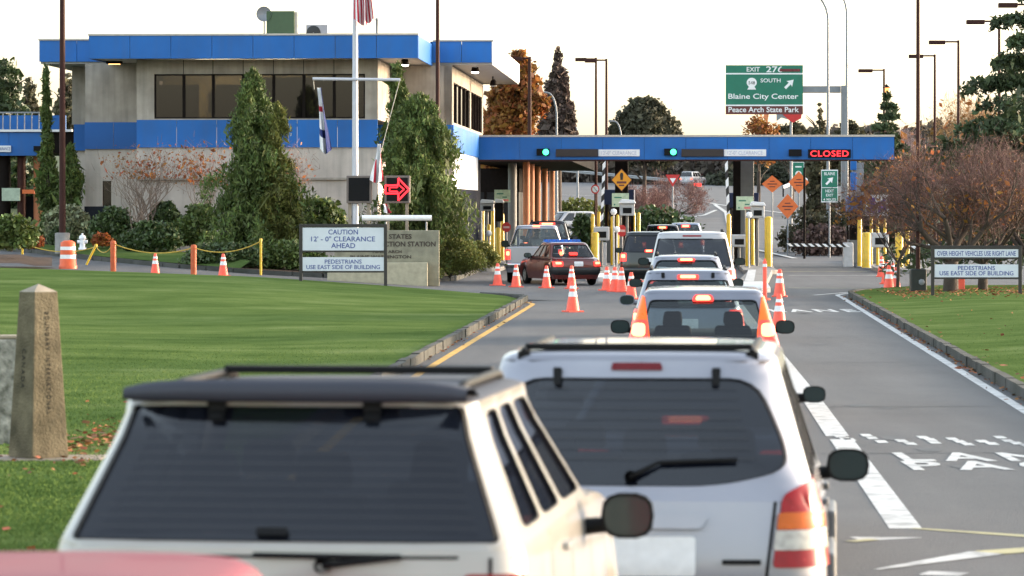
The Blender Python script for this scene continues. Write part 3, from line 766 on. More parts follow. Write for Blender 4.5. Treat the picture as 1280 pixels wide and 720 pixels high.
    cyb = (gr.yr(belt) + gr.yf(belt)) / 2
    cb.add([(p.x * .95, cyb + (p.y - cyb) * .96, belt + 0.05) for p in o2], [tuple(range(len(o2)))])
    yb0, yb1 = gr.yr(belt), gr.yf(belt); span = yb1 - yb0
    cb.build('cabin_shelf', CABIN, root)
    for (fy_, hr) in P.get('seats', ((0.3, 3), (0.56, 2))):
        for q in range(hr):
            xx = (q - (hr - 1) / 2) * (0.72 if hr == 2 else 0.46)
            s_ = MB(); yy = yb0 + span * fy_; ww = 0.24 if hr == 2 else 0.19
            top_ = min(roof - 0.22, belt + 0.28)
            s_.box(xx - ww, xx + ww, yy, yy + 0.14, belt, top_ - 0.15, taper=0.85); s_.box(xx - .12, xx + .12, yy + .02, yy + .12, top_ - 0.13, top_ + .02, taper=.85)
            s_.build('seat', CABIN, root, bevel=0.03)
    rm = MB(); rm.box(-.12, .12, gr.yf(zt) - 0.16, gr.yf(zt) - 0.12, zt - 0.16, zt - 0.09); rm.build('interior_mirror', RUB, root, bevel=0.01)
    for wy in W2:
        for sg in (1, -1): wheel_at(root, sg * (lo.hw(wr) - 0.10), wy, wr, 0.2, sg)
    return root
def suv(pt, L=4.5, hw=0.9, belt=1.05, roof=1.72, top=0.68, tilt=0.22, **k):
    zt = roof - 0.06
    P = dict(L=L, hw=hw, belt=belt, roof=roof, zt=zt, paint=pt,
        lower=Shell(tab((0.2, hw - .05), (0.45, hw), (0.7, hw), (belt - .05, hw - .035), (belt, hw - .05)), tab((0.2, .12), (0.4, 0.03), (0.7, 0.02), (belt, 0.07)),
                    tab((0.2, L - .12), (0.5, L), (0.8, L - .06), (belt, L - .2)), rc=0.2, bow=0.05),
        green=Shell(tab((belt, hw - .05), (zt - .1, top + .02), (zt, top - .01)), tab((belt, 0.07), (zt, 0.07 + tilt)), tab((belt, L - 1.25), (zt, L - 1.9)), rc=0.17, bow=0.05, rcf=.2, bowf=.14))
    if 'rc' in k: P['lower'].rc = k['rc']; P['green'].rc = k['rc']
    P.update(k); return P
def sedan(pt, L=4.6, hw=0.87, belt=0.93, roof=1.42, top=0.55, **k):
    zt = roof - 0.06
    P = dict(L=L, hw=hw, belt=belt, roof=roof, zt=zt, paint=pt, deck=0.04, drop=0.2, wr=0.31,
        lower=Shell(tab((0.2, hw - .06), (0.45, hw), (0.65, hw), (belt, hw - .06)), tab((0.2, .12), (0.4, 0.02), (0.7, 0.0), (belt, 0.06)),
                    tab((0.2, L - .12), (0.5, L), (0.8, L - .1), (belt, L - .25)), rc=0.25, bow=0.08),
        green=Shell(tab((belt, hw - .08), (zt, top)), tab((belt, 0.62), (zt, 1.25)), tab((belt, L - 1.25), (zt, L - 1.95)), rc=0.16, bow=0.06, rcf=.2, bowf=.14),
        seats=((0.22, 3), (0.55, 2)), handles=(0.4, 0.6))
    P.update(k); return P
def lit_lamps(x0, x1, z0, z1, lit=True, r=0.03, amber=True):
    h = z1 - z0; w = x1 - x0
    kids = [('bulb', [(x0 + w * .2, z0 + h * .42), (x0 + w * .75, z0 + h * .42), (x0 + w * .75, z0 + h * .8), (x0 + w * .2, z0 + h * .8)], .02, .022, BULB)] if lit else []
    return ('tail_light', [(x0, z0), (x1, z0), (x1, z1), (x0, z1)], r, 0.014, BRAKE if lit else RLENS, kids)
def chmsl(z, w=0.16, h=0.05, lit=True, d=0.02): return ('brake_light', [(-w, z), (w, z), (w, z + h), (-w, z + h)], .02, d, BULB if lit else DRLENS)
def plate(z, w=0.155, h=0.15, x=0.0): return ('license_plate', [(x - w, z), (x + w, z), (x + w, z + h), (x - w, z + h)], .02, 0.016, PLATE)
# ================================================================ the traffic
SILVER = paint('silver metallic paint', (0.29, 0.295, 0.34), 0.5, 0.34)
SILVER2 = paint('cool silver paint', (0.23, 0.24, 0.29), 0.5, 0.32)
CHAMP = paint('ivory paint', (0.37, 0.355, 0.33), 0.0, 0.35)
SLATE = paint('slate roof paint', (0.032, 0.035, 0.05), 0.0, 0.65, coat=0.0)
WHITE = paint('white car paint', (0.42, 0.42, 0.45), 0.0, 0.35)
MAROON = paint('maroon paint', (0.13, 0.022, 0.018), 0.2, 0.35)
BLACKP = paint('black green paint', (0.007, 0.010, 0.010), 0.2, 0.35)
NAVYP = paint('dark navy paint', (0.008, 0.010, 0.022), 0.3, 0.3)
REDP = paint('red car paint', (0.20, 0.014, 0.03), 0.0, 0.6, coat=0.05)
GREYB = paint('blue grey paint', (0.25, 0.3, 0.4), 0.5, 0.3)
OLIVEC = mat('greenish lower cladding', (0.23, 0.23, 0.19), 0.4, var=0.1, coat=0.3)
CHARC = mat('weathered silver grey cladding', (0.09, 0.096, 0.105), 0.5, var=0.1)
# --- ivory SUV with slate roof (nearest full car)
Pj = suv(CHAMP, L=4.36, hw=0.93, belt=1.19, roof=1.742, zt=1.718, heater=(.14, .86, .7, 11), top=0.69, mirout=.05, tilt=0.30, rc=0.12, ma=.10, roofmat=SLATE, rglass=G_DARK, sglass=G_DARK, fglass=G_DARK,
         rw=(0.05, 0.965, 0.79, 0.83), rwr=0.05, rails=(0.57, 0.85, 2.2, 0.04), bars=(1.95,), wr=0.36,
         mir=(2.5, 1.13), mirsz=(0.115, 0.10), gasket=1.02,
         wiper=((0.16, 1.13), (0.45, 1.16), (-0.1, 1.165)), cells=[(0, .36), (.36, .66), (.66, 1.0)],
         seams=[((-0.86, 1.16), (0.86, 1.16), 0.012), ((-0.78, 0.62), (-0.78, 1.16), 0.014), ((0.78, 0.62), (0.78, 1.16), 0.014)], bmat=DKPL,
         feats=[('tail_light', [(0.66, 0.78), (0.86, 0.78), (0.90, 1.10), (0.68, 1.10)], .03, .014, RLENS, [('lens', [(0.68, 0.86), (0.86, 0.86), (0.86, 0.95), (0.68, 0.95)], .02, .02, CLENS)]),
                ('hinge', [(0.27, 1.645), (0.325, 1.645), (0.335, 1.73), (0.26, 1.73)], .012, .02, RUB),
                plate(0.78), ('brake_light', [(-.1, 1.722), (.1, 1.722), (.1, 1.73), (-.1, 1.73)], .005, .01, DRLENS),
                ('badge', [(-0.10, 1.235), (0.02, 1.235), (0.02, 1.262), (-0.10, 1.262)], .008, .006, RUB),
                ('door_handle', [(-.3, 0.98), (.3, 0.98), (.3, 1.05), (-.3, 1.05)], .02, .03, CHAMP)])
JX, JD = gx(347, 14.2), 14.2
jeep = make_car('suv_car', 'ivory SUV with slate roof, black roof rails and a deep tinted rear window', 'car', JX, JD, 0.115, Pj, 'vehicles queueing for inspection')
sp_ = MB(); vs = []
for u in np.linspace(-1, 1, 21):
    x = .66 * u; e = 1 - abs(u) ** 6; y0 = .30 + .06 * u * u
    vs += [(x, y0 + .06, 1.722), (x, y0 - .01, 1.727), (x, y0 - .005, 1.765 + .022 * e), (x, y0 + .03, 1.772 + .033 * e), (x, y0 + .22, 1.765 + .028 * e), (x, y0 + .4, 1.725)]
sp_.add(vs, [(i * 6 + j, i * 6 + j + 1, i * 6 + j + 7, i * 6 + j + 6) for i in range(20) for j in range(5)], 0, True); sp_.build('rear_spoiler', SLATE, jeep)
# --- silver SUV ahead of it
Pt = suv(SILVER, L=4.4, hw=0.94, heater=(.3, .8, .62, 8), belt=1.02, roof=1.755, zt=1.70, top=0.70, tilt=0.24, rglass=G_DARK, sglass=G_DARK, fglass=G_MID, wr=0.36,
         rwpoly=[(-.40, .11), (.40, .11), (.77, .22), (.81, .40), (.74, .87), (-.74, .87), (-.81, .40), (-.77, .22)], rwr=0.16, gasket=1.012,
         rails=(0.57, 0.4, 2.3, 0.012), bars=(0.5,), mir=(2.55, 1.04), mirsz=(0.118, 0.092), antenna=None,
         wiper=((-0.02, 1.13), (0.12, 1.2), (0.50, 1.215)), bmat=CHARC, bumper=(0.3, 0.60, 0.09), mirmat=RUB, hndmat=CHARC,
         seams=[((-0.64, 0.6), (-0.69, 1.02), 0.016), ((0.64, 0.6), (0.69, 1.02), 0.016), ((-.9, .61), (.9, .61), .016)],
         feats=[('tail_light', [(0.675, 0.70), (1.0, 0.70), (0.98, 0.96), (0.92, 1.14), (0.86, 1.12), (0.725, 1.05)], .03, .014, RLENS,
                   [('lens', [(0.695, 0.885), (0.945, 0.885), (0.93, 0.965), (0.705, 0.965)], .012, .02, ALENS), ('lens', [(0.68, 0.785), (0.945, 0.785), (0.945, 0.88), (0.69, 0.88)], .012, .02, CLENS)]),
                ('hinge', [(0.375, 1.575), (0.41, 1.575), (0.415, 1.66), (0.37, 1.66)], .01, .02, RUB),
                ('brake_light', [(-.13, 1.652), (.13, 1.652), (.12, 1.688), (-.12, 1.688)], .012, .012, DRLENS),
                ('door_handle', [(-.33, 0.885), (.33, 0.885), (.36, 0.95), (-.36, 0.95)], .02, .045, SILVER),
                ('license_plate', [(-.18, 0.66), (.30, 0.66), (.30, 0.85), (-.18, 0.85)], .02, .012, PLATE),
                ('badge', [(.43, 0.715), (.62, 0.715), (.62, 0.74), (.43, 0.74)], .006, .008, RUB)])
TX, TD = gx(792, 18.75), 18.75
trib = make_car('suv_car', 'silver SUV with roof rack, plain red high brake light unlit and red amber tail lamps', 'car', TX, TD, 0.085, Pt, 'vehicles queueing for inspection')
for sg in (1, -1):
    c_ = MB(); c_.box(sg * .925, sg * .985, .42, 1.3, .34, .74, taper=.96); c_.box(sg * .925, sg * .975, 1.32, 3.1, .34, .6); c_.box(sg * .925, sg * .985, 3.12, 4.0, .34, .74, taper=.96); c_.build('side_cladding', CHARC, trib, bevel=.02)
# --- silver sedan hidden in front of it
Ps = sedan(SILVER2, roof=1.45, feats=[lit_lamps(.5, .84, .66, .84), plate(.6), chmsl(0.95, d=.05)], mir=(2.5, 1.1), mirsz=(.085, .062), sglass=G_MID)
make_car('sedan_car', 'silver sedan mostly hidden in front of the silver roof rack SUV', 'car', gx(856, 25.6), 25.6, 0.049, Ps, 'vehicles queueing for inspection')
# --- silver wagon with tall amber topped lights
Pc = suv(SILVER2, L=4.45, hw=0.90, belt=0.93, rc=.07, roof=1.53, top=0.70, tilt=0.30, rglass=G_LIGHT, sglass=G_MID, rw=(0.04, 0.86, 0.66, 0.66), rwr=0.07, wr=0.31, mir=(2.75, 1.01), mirsz=(.12, .085), gasket=1.02,
         zs=[0.2, 0.26, 0.34, 0.44, 0.55, 0.66, 0.77, 0.88, 0.93],
         feats=[('tail_light', [(0.60, 0.80), (0.96, 0.80), (0.90, 1.06), (0.78, 1.44), (0.68, 1.44), (0.63, 1.05)], .02, .016, AMBERLIT,
                   [('bulb', [(0.67, .97), (0.82, .97), (0.80, 1.12), (0.67, 1.12)], .05, .026, BULB), ('lens', [(0.62, 0.81), (0.95, 0.81), (0.90, 1.16), (0.65, 1.16)], .03, .021, BRAKE)]),
                ('brake_light', [(-.13, 1.375), (.13, 1.375), (.10, 1.45), (-.10, 1.45)], .03, .02, BULB), plate(0.6)],
         seats=((0.2, 2), (0.50, 2)))
make_car('wagon_car', 'silver wagon with tall amber topped tail lights glowing beside its rear window', 'car', gx(879, 44.4), 44.4, 0.047, Pc, 'vehicles queueing for inspection')
# --- silver hatch wagon
Pw = suv(SILVER2, L=4.5, hw=0.84, belt=0.95, roof=1.55, top=0.64, tilt=0.32, rglass=G_CLEAR, sglass=G_MID, rw=(0.05, 0.80, 0.80, 0.80), rwr=0.06, wr=0.31, mir=(2.8, 1.03), mirmat=SILVER2, rails=(0.56, 0.7, 2.5, 0.04),
         feats=[lit_lamps(.62, .86, .66, .95), ('brake_light', [(-.16, 1.40), (.16, 1.40), (.16, 1.46), (-.16, 1.46)], .02, .02, BULB), ('hinge', [(0.35, 1.42), (0.4, 1.42), (0.4, 1.5), (0.35, 1.5)], .01, .02, RUB), plate(0.66)], seats=((0.2, 2), (0.50, 2)))
make_car('wagon_car', 'silver station wagon with black roof rails and a rectangular lit high brake light', 'car', gx(860, 57.5), 57.5, 0.045, Pw, 'vehicles queueing for inspection')
# --- silver estate ahead
Pe = suv(SILVER, L=4.6, hw=0.86, belt=0.97, roof=1.60, top=0.62, tilt=0.5, rglass=G_CLEAR, sglass=G_MID, wr=0.31, rails=(0.55, 0.9, 2.7, 0.05), mir=(2.9, 1.04),
         feats=[lit_lamps(.62, .86, .66, .95), chmsl(1.48), plate(0.66)])
make_car('wagon_car', 'pale silver estate car whose roof shows below the white SUV window', 'car', gx(858, 71), 71, 0.045, Pe, 'vehicles queueing for inspection')
# --- white SUV
Pw2 = suv(WHITE, L=5.0, hw=0.95, belt=1.2, roof=1.98, top=0.74, tilt=0.22, rglass=G_DARK, sglass=G_DARK, wr=0.38, rw=(0.04, 0.86, 0.84, 0.84), rwr=0.05, rails=(0.66, 1.0, 3.4, .05), mir=(3.1, 1.3), bmat=DKPL,
          feats=[('tail_light', [(0.76, 0.86), (0.95, 0.86), (0.95, 1.16), (0.78, 1.16)], .03, .014, BRAKE, [('bulb', [(0.81, .98), (0.9, .98), (0.9, 1.05), (.81, 1.05)], .02, .02, BULB)]), ('brake_light', [(-.2, 1.87), (.2, 1.87), (.2, 1.90), (-.2, 1.90)], .01, .01, RLENS), plate(0.8)])
make_car('suv_car', 'white SUV with dark rear glass and one red round tail light showing', 'car', gx(865, 82), 82, 0.045, Pw2, 'vehicles queueing for inspection')
# --- dark minivan
Pd = suv(BLACKP, L=4.8, hw=0.94, belt=1.05, roof=1.74, top=0.74, tilt=0.3, rglass=G_DARK, sglass=G_DARK, rw=(0.06, 0.88, 0.84, 0.84), mir=(3.2, 1.1), mirmat=BLACKP, mirsz=(.13, .09),
         feats=[lit_lamps(.72, .93, .78, 1.05), ('brake_light', [(-.13, 1.07), (.13, 1.07), (.13, 1.15), (-.13, 1.15)], .02, .02, BULB), plate(0.74)])
make_car('minivan_car', 'black minivan with lit brake lights left of the white SUV', 'car', gx(811, 124), 124, 0.06, Pd, 'vehicles queueing for inspection')
# --- two cars at the booth beyond
Pq = suv(NAVYP, L=4.5, hw=0.9, belt=1.1, roof=1.80, top=0.66, feats=[lit_lamps(.7, .9, .8, 1.05), chmsl(1.62, 0.2, .1), plate(.75)], rails=(.6, 1, 2.6, .05))
make_car('suv_car', 'dark blue SUV under the beam with high brake light glowing', 'car', gx(828, 166), 166, 0.046, Pq, 'vehicles queueing for inspection')
Pq2 = suv(GREYB, L=4.5, hw=0.88, belt=1.1, roof=1.84, top=0.66, feats=[lit_lamps(.7, .88, .8, 1.05), chmsl(1.62, 0.2, .12), plate(.75)])
make_car('suv_car', 'blue grey SUV in front of the bushes, beyond the white SUV roof', 'car', gx(857, 178), 178, 0.046, Pq2, 'vehicles queueing for inspection')
# --- silver pickup
def pickup(pt, L=5.4, hw=0.97, belt=1.18, roof=1.93, **k):
    zt = roof - 0.07
    P = dict(L=L, hw=hw, belt=belt, roof=roof, zt=zt, paint=pt, drop=0.12, wr=0.38,
        lower=Shell(tab((0.3, hw - .04), (0.6, hw), (0.9, hw), (belt, hw - .03)), tab((0.3, .05), (0.6, 0.0), (belt, 0.02)), tab((0.3, L - .1), (0.6, L), (belt, L - .15)), rc=0.08, bow=0.02),
        green=Shell(tab((belt, hw - .06), (zt, 0.70)), tab((belt, 2.0), (zt, 2.12)), tab((belt, L - 1.4), (zt, L - 1.95)), rc=0.16, bow=0.03, rcf=.2, bowf=.12), cells=[(0, .42), (.42, 1.0)],
        seats=((0.25, 2),), zs=[0.36, 0.42, 0.5, 0.6, 0.7, 0.82, 0.94, 1.06, 1.13, belt], handles=(.5,), mir=(3.4, 1.28), mirsz=(.13, .12))
    P.update(k); return P
Pp = pickup(SILVER, rglass=G_CLEAR, bumper=(.5, .68, .1), bmat=CHROME, rw=(.06, .9, .84, .8),
            feats=[lit_lamps(.8, .97, .78, 1.12), ('badge', [(-.1, .88), (.55, .88), (.55, .93), (-.1, .93)], .01, .01, DKPL), plate(.7, .15, .0 + .12)])
r_ = make_car('pickup_truck', 'silver pickup truck waiting at the first booth beside the red sedan', 'pickup', gx(668, 128), 128, 0.035, Pp, 'vehicles queueing for inspection')
b_ = MB(); b_.box(-.12, .12, 2.05, 2.1, 1.875, 1.925); b_.build('brake_light', BULB, r_)
Pk = suv(NAVYP, L=5.2, hw=0.98, belt=1.2, roof=1.98, top=0.74, tilt=.2, feats=[lit_lamps(.8, .96, .9, 1.2), chmsl(1.82, .32, .09), plate(.8)], rails=(.66, 1, 3.2, .05), sglass=G_MID)
make_car('suv_car', 'tall dark SUV ahead of the silver pickup with long red brake light', 'car', gx(684, 158), 158, 0.03, Pk, 'vehicles queueing for inspection')
# --- red sedan turning into the lane
Pr = sedan(MAROON, L=4.3, hw=0.83, belt=0.88, roof=1.39, top=0.56, rglass=G_CLEAR, sglass=G_MID, bmat=DKPL, wr=.3, mir=(2.6, .95),
           feats=[lit_lamps(.52, .8, .62, .78), ('license_plate', [(-.15, .62), (.15, .62), (.15, .77), (-.15, .77)], .02, .016, PLATE), ('brake_light', [(-.14, .95), (.14, .95), (.14, 1.04), (-.14, 1.04)], .03, .04, BRAKE)])
Pr['green'].yr = tab((.88, .50), (1.33, .92)); Pr['green'].hw = tab((.88, .77), (1.33, .63))
r_ = make_car('sedan_car', 'maroon sedan turning across the lane behind the traffic cones', 'car', gx(723.5, 124), 124, -0.30, Pr, 'vehicles queueing for inspection')
b_ = MB()
for i in range(9): b_.box(-.62 + i * .14, -.62 + i * .14 + .11, 1.75, 1.85, 1.415, 1.475)
b_.box(-.64, .64, 1.72, 1.88, 1.39, 1.416); b_.build('roof_bar', mat('bright blue roof bar', (0.03, 0.16, 0.6), 0.35, var=.2, scale=9), r_)
# --- red car roof at the bottom corner
Pb = sedan(REDP, L=4.5, hw=0.86, belt=0.95, roof=1.45, top=0.57, sglass=G_MID, rglass=G_MID, mir=(2.66, .99), feats=[lit_lamps(.5, .84, .66, .84, False), plate(.6)])
make_car('sedan_car', 'red car whose roof shows behind the ivory SUV', 'car', gx(62, 11.7), 8.95, 0.05, Pb, 'vehicles queueing for inspection')
# --- white car parked beyond the first lane
Pv = suv(WHITE, L=4.7, hw=0.85, belt=1.0, roof=1.62, top=0.62, tilt=0.6, sglass=G_MID, feats=[lit_lamps(.6, .84, .7, .9, False), plate(.6)])
make_car('parked_car', 'white car parked by the hedge beyond the brown columns', 'car', gx(688, 236), 236, 2.2, Pv, z=float(road_h(236)))
make_car('parked_car', 'white car far up the climbing road near the red warning lights', 'car', gx(857, 470), 470, 0.5, suv(WHITE, L=4.6, feats=[lit_lamps(.6, .84, .7, .9), plate(.6)]), z=float(road_h(470)))
# ================================================================ inspection building, beam, booths
BLUE = mat('blue enamel panel', (0.014, 0.128, 0.43), 0.42, var=0.14, scale=0.6, streak=.10, spec=.3)
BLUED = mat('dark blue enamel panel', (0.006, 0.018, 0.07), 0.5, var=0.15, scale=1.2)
WALLM = mat('grey beige exposed aggregate wall', (0.37, 0.33, 0.285), 0.9, var=0.22, scale=1.4, spec=.15, streak=.30, bump=0.4, bscale=60)
WALLB = mat('pale block wall', (0.52, 0.465, 0.42), 0.9, var=0.12, scale=1.6, spec=.15, streak=.22, bump=0.35, bscale=40)
BASEG = mat('dark grey wall base', (0.030, 0.033, 0.042), 0.95, spec=0.0, var=0.15, scale=3)
SOFF = mat('pale soffit', (0.42, 0.40, 0.37), 0.8, var=0.06, scale=2)
FLASH = mat('metal roof flashing', (0.5, 0.45, 0.4), 0.5, 0.4, var=0.1)
DKMET = mat('dark bronze metal', (0.013, 0.010, 0.009), 0.75, 0.0, spec=.06, var=0.2)
BROWNP = mat('rusty brown pole paint', (0.045, 0.017, 0.014), 0.7, var=0.15, scale=4, spec=.2)
COLM = mat('terracotta column', (0.50, 0.19, 0.09), 0.7, var=0.12, scale=2)
GALV = mat('galvanised steel', (0.22, 0.235, 0.26), 0.5, 0.2, var=0.1, scale=3)
GREYP = mat('grey column paint', (0.15, 0.152, 0.15), 0.6, var=0.1)
YEL = mat('yellow bollard paint', (0.62, 0.39, 0.012), 0.4, var=0.12, scale=3, coat=.2)
WHT = mat('white enamel', (0.78, 0.79, 0.82), 0.45, var=0.05)
BLK = mat('matt black panel', (0.004, 0.004, 0.005), 0.6, var=0.2, spec=.2)
GREENS = mat('green sign sheeting', (0.008, 0.165, 0.105), 0.4, var=0.08, scale=2)
BROWNS = mat('brown sign sheeting', (0.12, 0.026, 0.024), 0.4, var=0.08)
ORANGE = mat('orange sign sheeting', (0.75, 0.16, 0.035), 0.5, var=0.08)
YELS = mat('amber sign sheeting', (0.72, 0.30, 0.012), 0.5, var=0.08)
REDS = mat('red sign sheeting', (0.55, 0.03, 0.03), 0.5, var=0.08)
LETB = mat('blue sign lettering', (0.035, 0.06, 0.27), 0.5, var=0.1)
LETW = mat('white sign lettering', (0.82, 0.83, 0.85), 0.45, var=0.04)
LETK = mat('black sign lettering', (0.02, 0.018, 0.018), 0.6, var=0.1)
WGLASS = glass_mat('tinted window glass', (0.34, 0.31, 0.30), 0.25, 0.06, body=(0.03, 0.022, 0.024))
ROOM = mat('olive interior wall', (0.5, 0.45, 0.22), 0.8, var=0.1); BLIND = mat('brown window blind', (0.045, 0.03, 0.024), 0.8, var=0.15, scale=10)
S1 = 135.0
def bx(px, d=S1, o=-2.11): return gx(px, d)
def LX(px, d): return gx(px, d) - AX * (d - S1)
bl = empty('inspection_building', (0, 0, 0), 0, 'two storey inspection building with blue roof fascia and blue band over beige walls', 'building')
def fr(mb, x0, x1, y0, y1, z0, z1, mi=0):     # box in world axes sheared along the building axis
    M = Matrix(((1, AX, 0, -AX * S1), (-AX, 1, 0, 0), (0, 0, 1, 0), (0, 0, 0, 1)))
    M[1][3] = AX * -2.1 * 1.0
    return mb.box(x0, x1, y0, y1, z0, z1, mi, M=M)
def bpart(name, boxes, m, parent=bl, bevel=0.0):
    o = None
    if name in ('wall', 'blue_band', 'roof', 'roof_flashing', 'window_blind', 'fascia', 'interior_wall', 'mullion'):
        for b in boxes: o = fr(MB(), *b).build(name, m, parent, bevel)
        return o
    mb = MB()
    for b in boxes: fr(mb, *b)
    return mb.build(name, m, parent, bevel)
ZR0, ZR1 = gz(72.5, S1), gz(42.5, S1)
# roof: front slab and lower wings behind it
xa, xb = gx(109, S1), gx(522, S1); xw0, xw1 = LX(46, 141), LX(616, 142.5)
bpart('roof', [(xa + .04, xb - .04, S1 + .05, 160, ZR0 + .04, ZR1 - .03), (xw0 + .04, xa + .02, 141.1, 160, ZR0 + .05, ZR1 - .05), (xb - .02, xw1 - .03, 142.6, 165, ZR0 + .05, ZR1 - .05)], SOFF)
fx = np.linspace(xa, xb, 9); fb = [(fx[i] + .008, fx[i + 1] - .008, S1 - .02, S1 + .05, ZR0, ZR1 - .04) for i in range(8)]
z0w, z1w = gz(77.5, 142), gz(51, 142)
fb += [(xb + .01, gx(537, 138) + .0, S1 + .5, S1 + .55, ZR0 + .05, ZR1 - .1)][:0]
fb += [(xb - .04, xb + .02, S1 + .06, 142.4, ZR0, ZR1 - .04), (xa - .02, xa + .04, S1 + .06, 141, ZR0, ZR1 - .04)]
fb += [(xw0, (xw0 + xa) / 2 - .008, 141.0, 141.1, z0w, z1w), ((xw0 + xa) / 2 + .008, xa - .02, 141.0, 141.1, z0w, z1w)]
xm = LX(577, 142.5); fb += [(xb + .03, LX(538, 142.5) - .008, 142.5, 142.6, z0w, z1w), (LX(538, 142.5) + .008, xm - .008, 142.5, 142.6, z0w, z1w), (xm + .008, xw1 - .045, 142.5, 142.6, z0w, z1w)]
bpart('fascia', fb, BLUE)
bpart('fascia', [(xw1 - .04, xw1, 142.5, 165, z0w, z1w)], WHT)  # side face made white: low sunlight put into its colour
bpart('roof_flashing', [(xa - .03, xb + .03, S1 - .05, S1 + .3, ZR1 - .035, ZR1 + .03), (xw0 - .03, xa - .03, 140.95, 141.3, z1w + .005, z1w + .06), (xb + .035, xw1 + .02, 142.45, 142.8, z1w + .005, z1w + .06)], FLASH)
# upper walls
YW = S1 + 1.3; kx = YW / S1
wx0, wx1 = gx(167, YW), gx(470, YW)
zs0, zs1 = gz(148, YW), gz(92, YW)
band1, band0 = gz(149.5, YW), gz(184, YW)
win0, win1 = gx(189, YW), gx(454, YW)
bpart('wall', [(wx0, win0, YW, YW + .3, band1, ZR0 + .02), (win1, wx1, YW, YW + .3, band1, ZR0 + .02), (win0, win1, YW, YW + .3, zs1, ZR0 + .02), (win0, win1, YW, YW + .3, band1, zs0),
               (LX(104, 140), wx0, 140, 140.3, band1, ZR0 + .02), (LX(90, 144), LX(104, 140) - .01, 143.5, 144, band1, ZR0 + .02), (wx0, wx0 + .3, YW + .3, 140, band1, ZR0 + .02),
               (gx(470, YW) - .3, wx1, YW + .3, 141.9, band1, ZR0 + .02), (LX(470, 142), LX(564, 142), 142.4, 142.8, band1 - .2, ZR0 + .02)], WALLM)
# joint lines of the wall panels
bpart('wall_joint', [(gx(p, YW) - .012, gx(p, YW) + .012, YW - .004, YW, zs1, ZR0) for p in (226, 263, 301, 339, 377, 415)], BASEG)
# right hand side: upper wall with dark windows, band, lower wall
xs_ = LX(564, 142)
rw = [(xs_ - .3, xs_, 142.4, 143.4, band1 - .2, ZR0), (xs_ - .3, xs_, 143.4, 164, band1 - .4, gz(152, 142)), (xs_ - .3, xs_, 143.4, 164, gz(101, 142), ZR0), (xs_ - .3, xs_, 154.2, 155, band1, ZR0), (xs_ - .3, xs_, 163.2, 164, band1, ZR0)]
bpart('wall', rw, WALLM)
for a, b in ((143.4, 154.2), (155, 163.2)):
    o = bpart('window', [(xs_ - .2, xs_ - .1, a, b, gz(152, 142), gz(101, 142))], WGLASS)
    bpart('mullion', [(xs_ - .1, xs_ - .04, a + (b - a) * q - .04, a + (b - a) * q + .04, gz(152, 142), gz(101, 142)) for q in (.02, .25, .5, .75, .98)], DKMET, o)
# front window strip
px_m = (189, 226, 263, 301, 339, 377, 415, 454)
for i in range(7):
    a, b = gx(px_m[i], YW) + .03, gx(px_m[i + 1], YW) - .03
    o = bpart('window', [(a, b, YW + .12, YW + .14, zs0 + .05, zs1 - .05)], WGLASS)
    bpart('frame', [(a - .03, a + .02, YW + .06, YW + .2, zs0, zs1), (b - .02, b + .03, YW + .06, YW + .2, zs0, zs1), (a + .02, b - .02, YW + .06, YW + .2, zs0, zs0 + .05), (a + .02, b - .02, YW + .06, YW + .2, zs1 - .05, zs1)], DKMET, o)
bpart('interior_wall', [(win0, win1, YW + 2.2, YW + 2.3, zs0 - .2, zs1 + .2), (win0, win1, YW + .3, YW + 2.2, zs0 - .25, zs0 - .2)], ROOM)
bpart('window_blind', [(gx(193, YW), gx(223, YW), YW + .3, YW + .33, zs0, gz(105, YW)), (gx(227, YW), gx(244, YW), YW + .3, YW + .33, zs0, gz(105, YW)), (gx(265, YW), gx(300, YW), YW + .3, YW + .33, zs0, gz(105, YW)), (gx(303, YW), win1, YW + .3, YW + .33, zs0, gz(96, YW))], BLIND)
bpart('picture_frame', [(gx(248, YW), gx(259, YW), YW + 2.1, YW + 2.18, gz(138, YW), gz(113, YW))], DKMET)
for q in (.2, .5): bpart('added_room_light', [(win0 + (win1 - win0) * q, win0 + (win1 - win0) * q + 1.2, YW + .8, YW + 1.1, zs1 + .05, zs1 + .09)], lamp_mat('added room glow', (1, .9, .7), 9.0))  # unseen glowing boxes above the window heads, added to brighten the room
# dark narrow window by the corner
o = bpart('window', [(gx(471, YW) + .02, gx(480, YW), 141.9, 142.38, gz(150, 142), gz(91, 142))], WGLASS)
# blue band
bb_ = []
for a, b in zip(np.linspace(wx0, wx1, 7)[:-1], np.linspace(wx0, wx1, 7)[1:]): bb_.append((a + .006, b - .006, YW - .06, YW - .003, band0, band1))
for a, b in ((LX(470, 142), LX(520, 142)), (LX(520, 142) + .012, LX(564, 142))): bb_.append((a, b, 142.3, 142.397, band0 - .05, band1 - .05))
nb = 6
for i in range(nb): bb_.append((xs_, xs_ + .06, 142.4 + i * 17.4 / nb + .008, 142.4 + (i + 1) * 17.4 / nb - .008, band0 - .05, gz(149.5, YW) - .05))
bpart('blue_band', bb_, BLUE)
bpart('blue_band', [(LX(104, 140), LX(140, 140), 139.9, 139.997, band0, band1), (LX(140, 140) + .012, wx0 - .01, 139.9, 139.997, band0, band1), (LX(88, 143), LX(104, 140) - .012, 143.3, 143.497, band0, band1)], mat('shaded side blue enamel', (0.012, 0.10, 0.35), 0.42, var=0.14, scale=0.6, spec=.3))
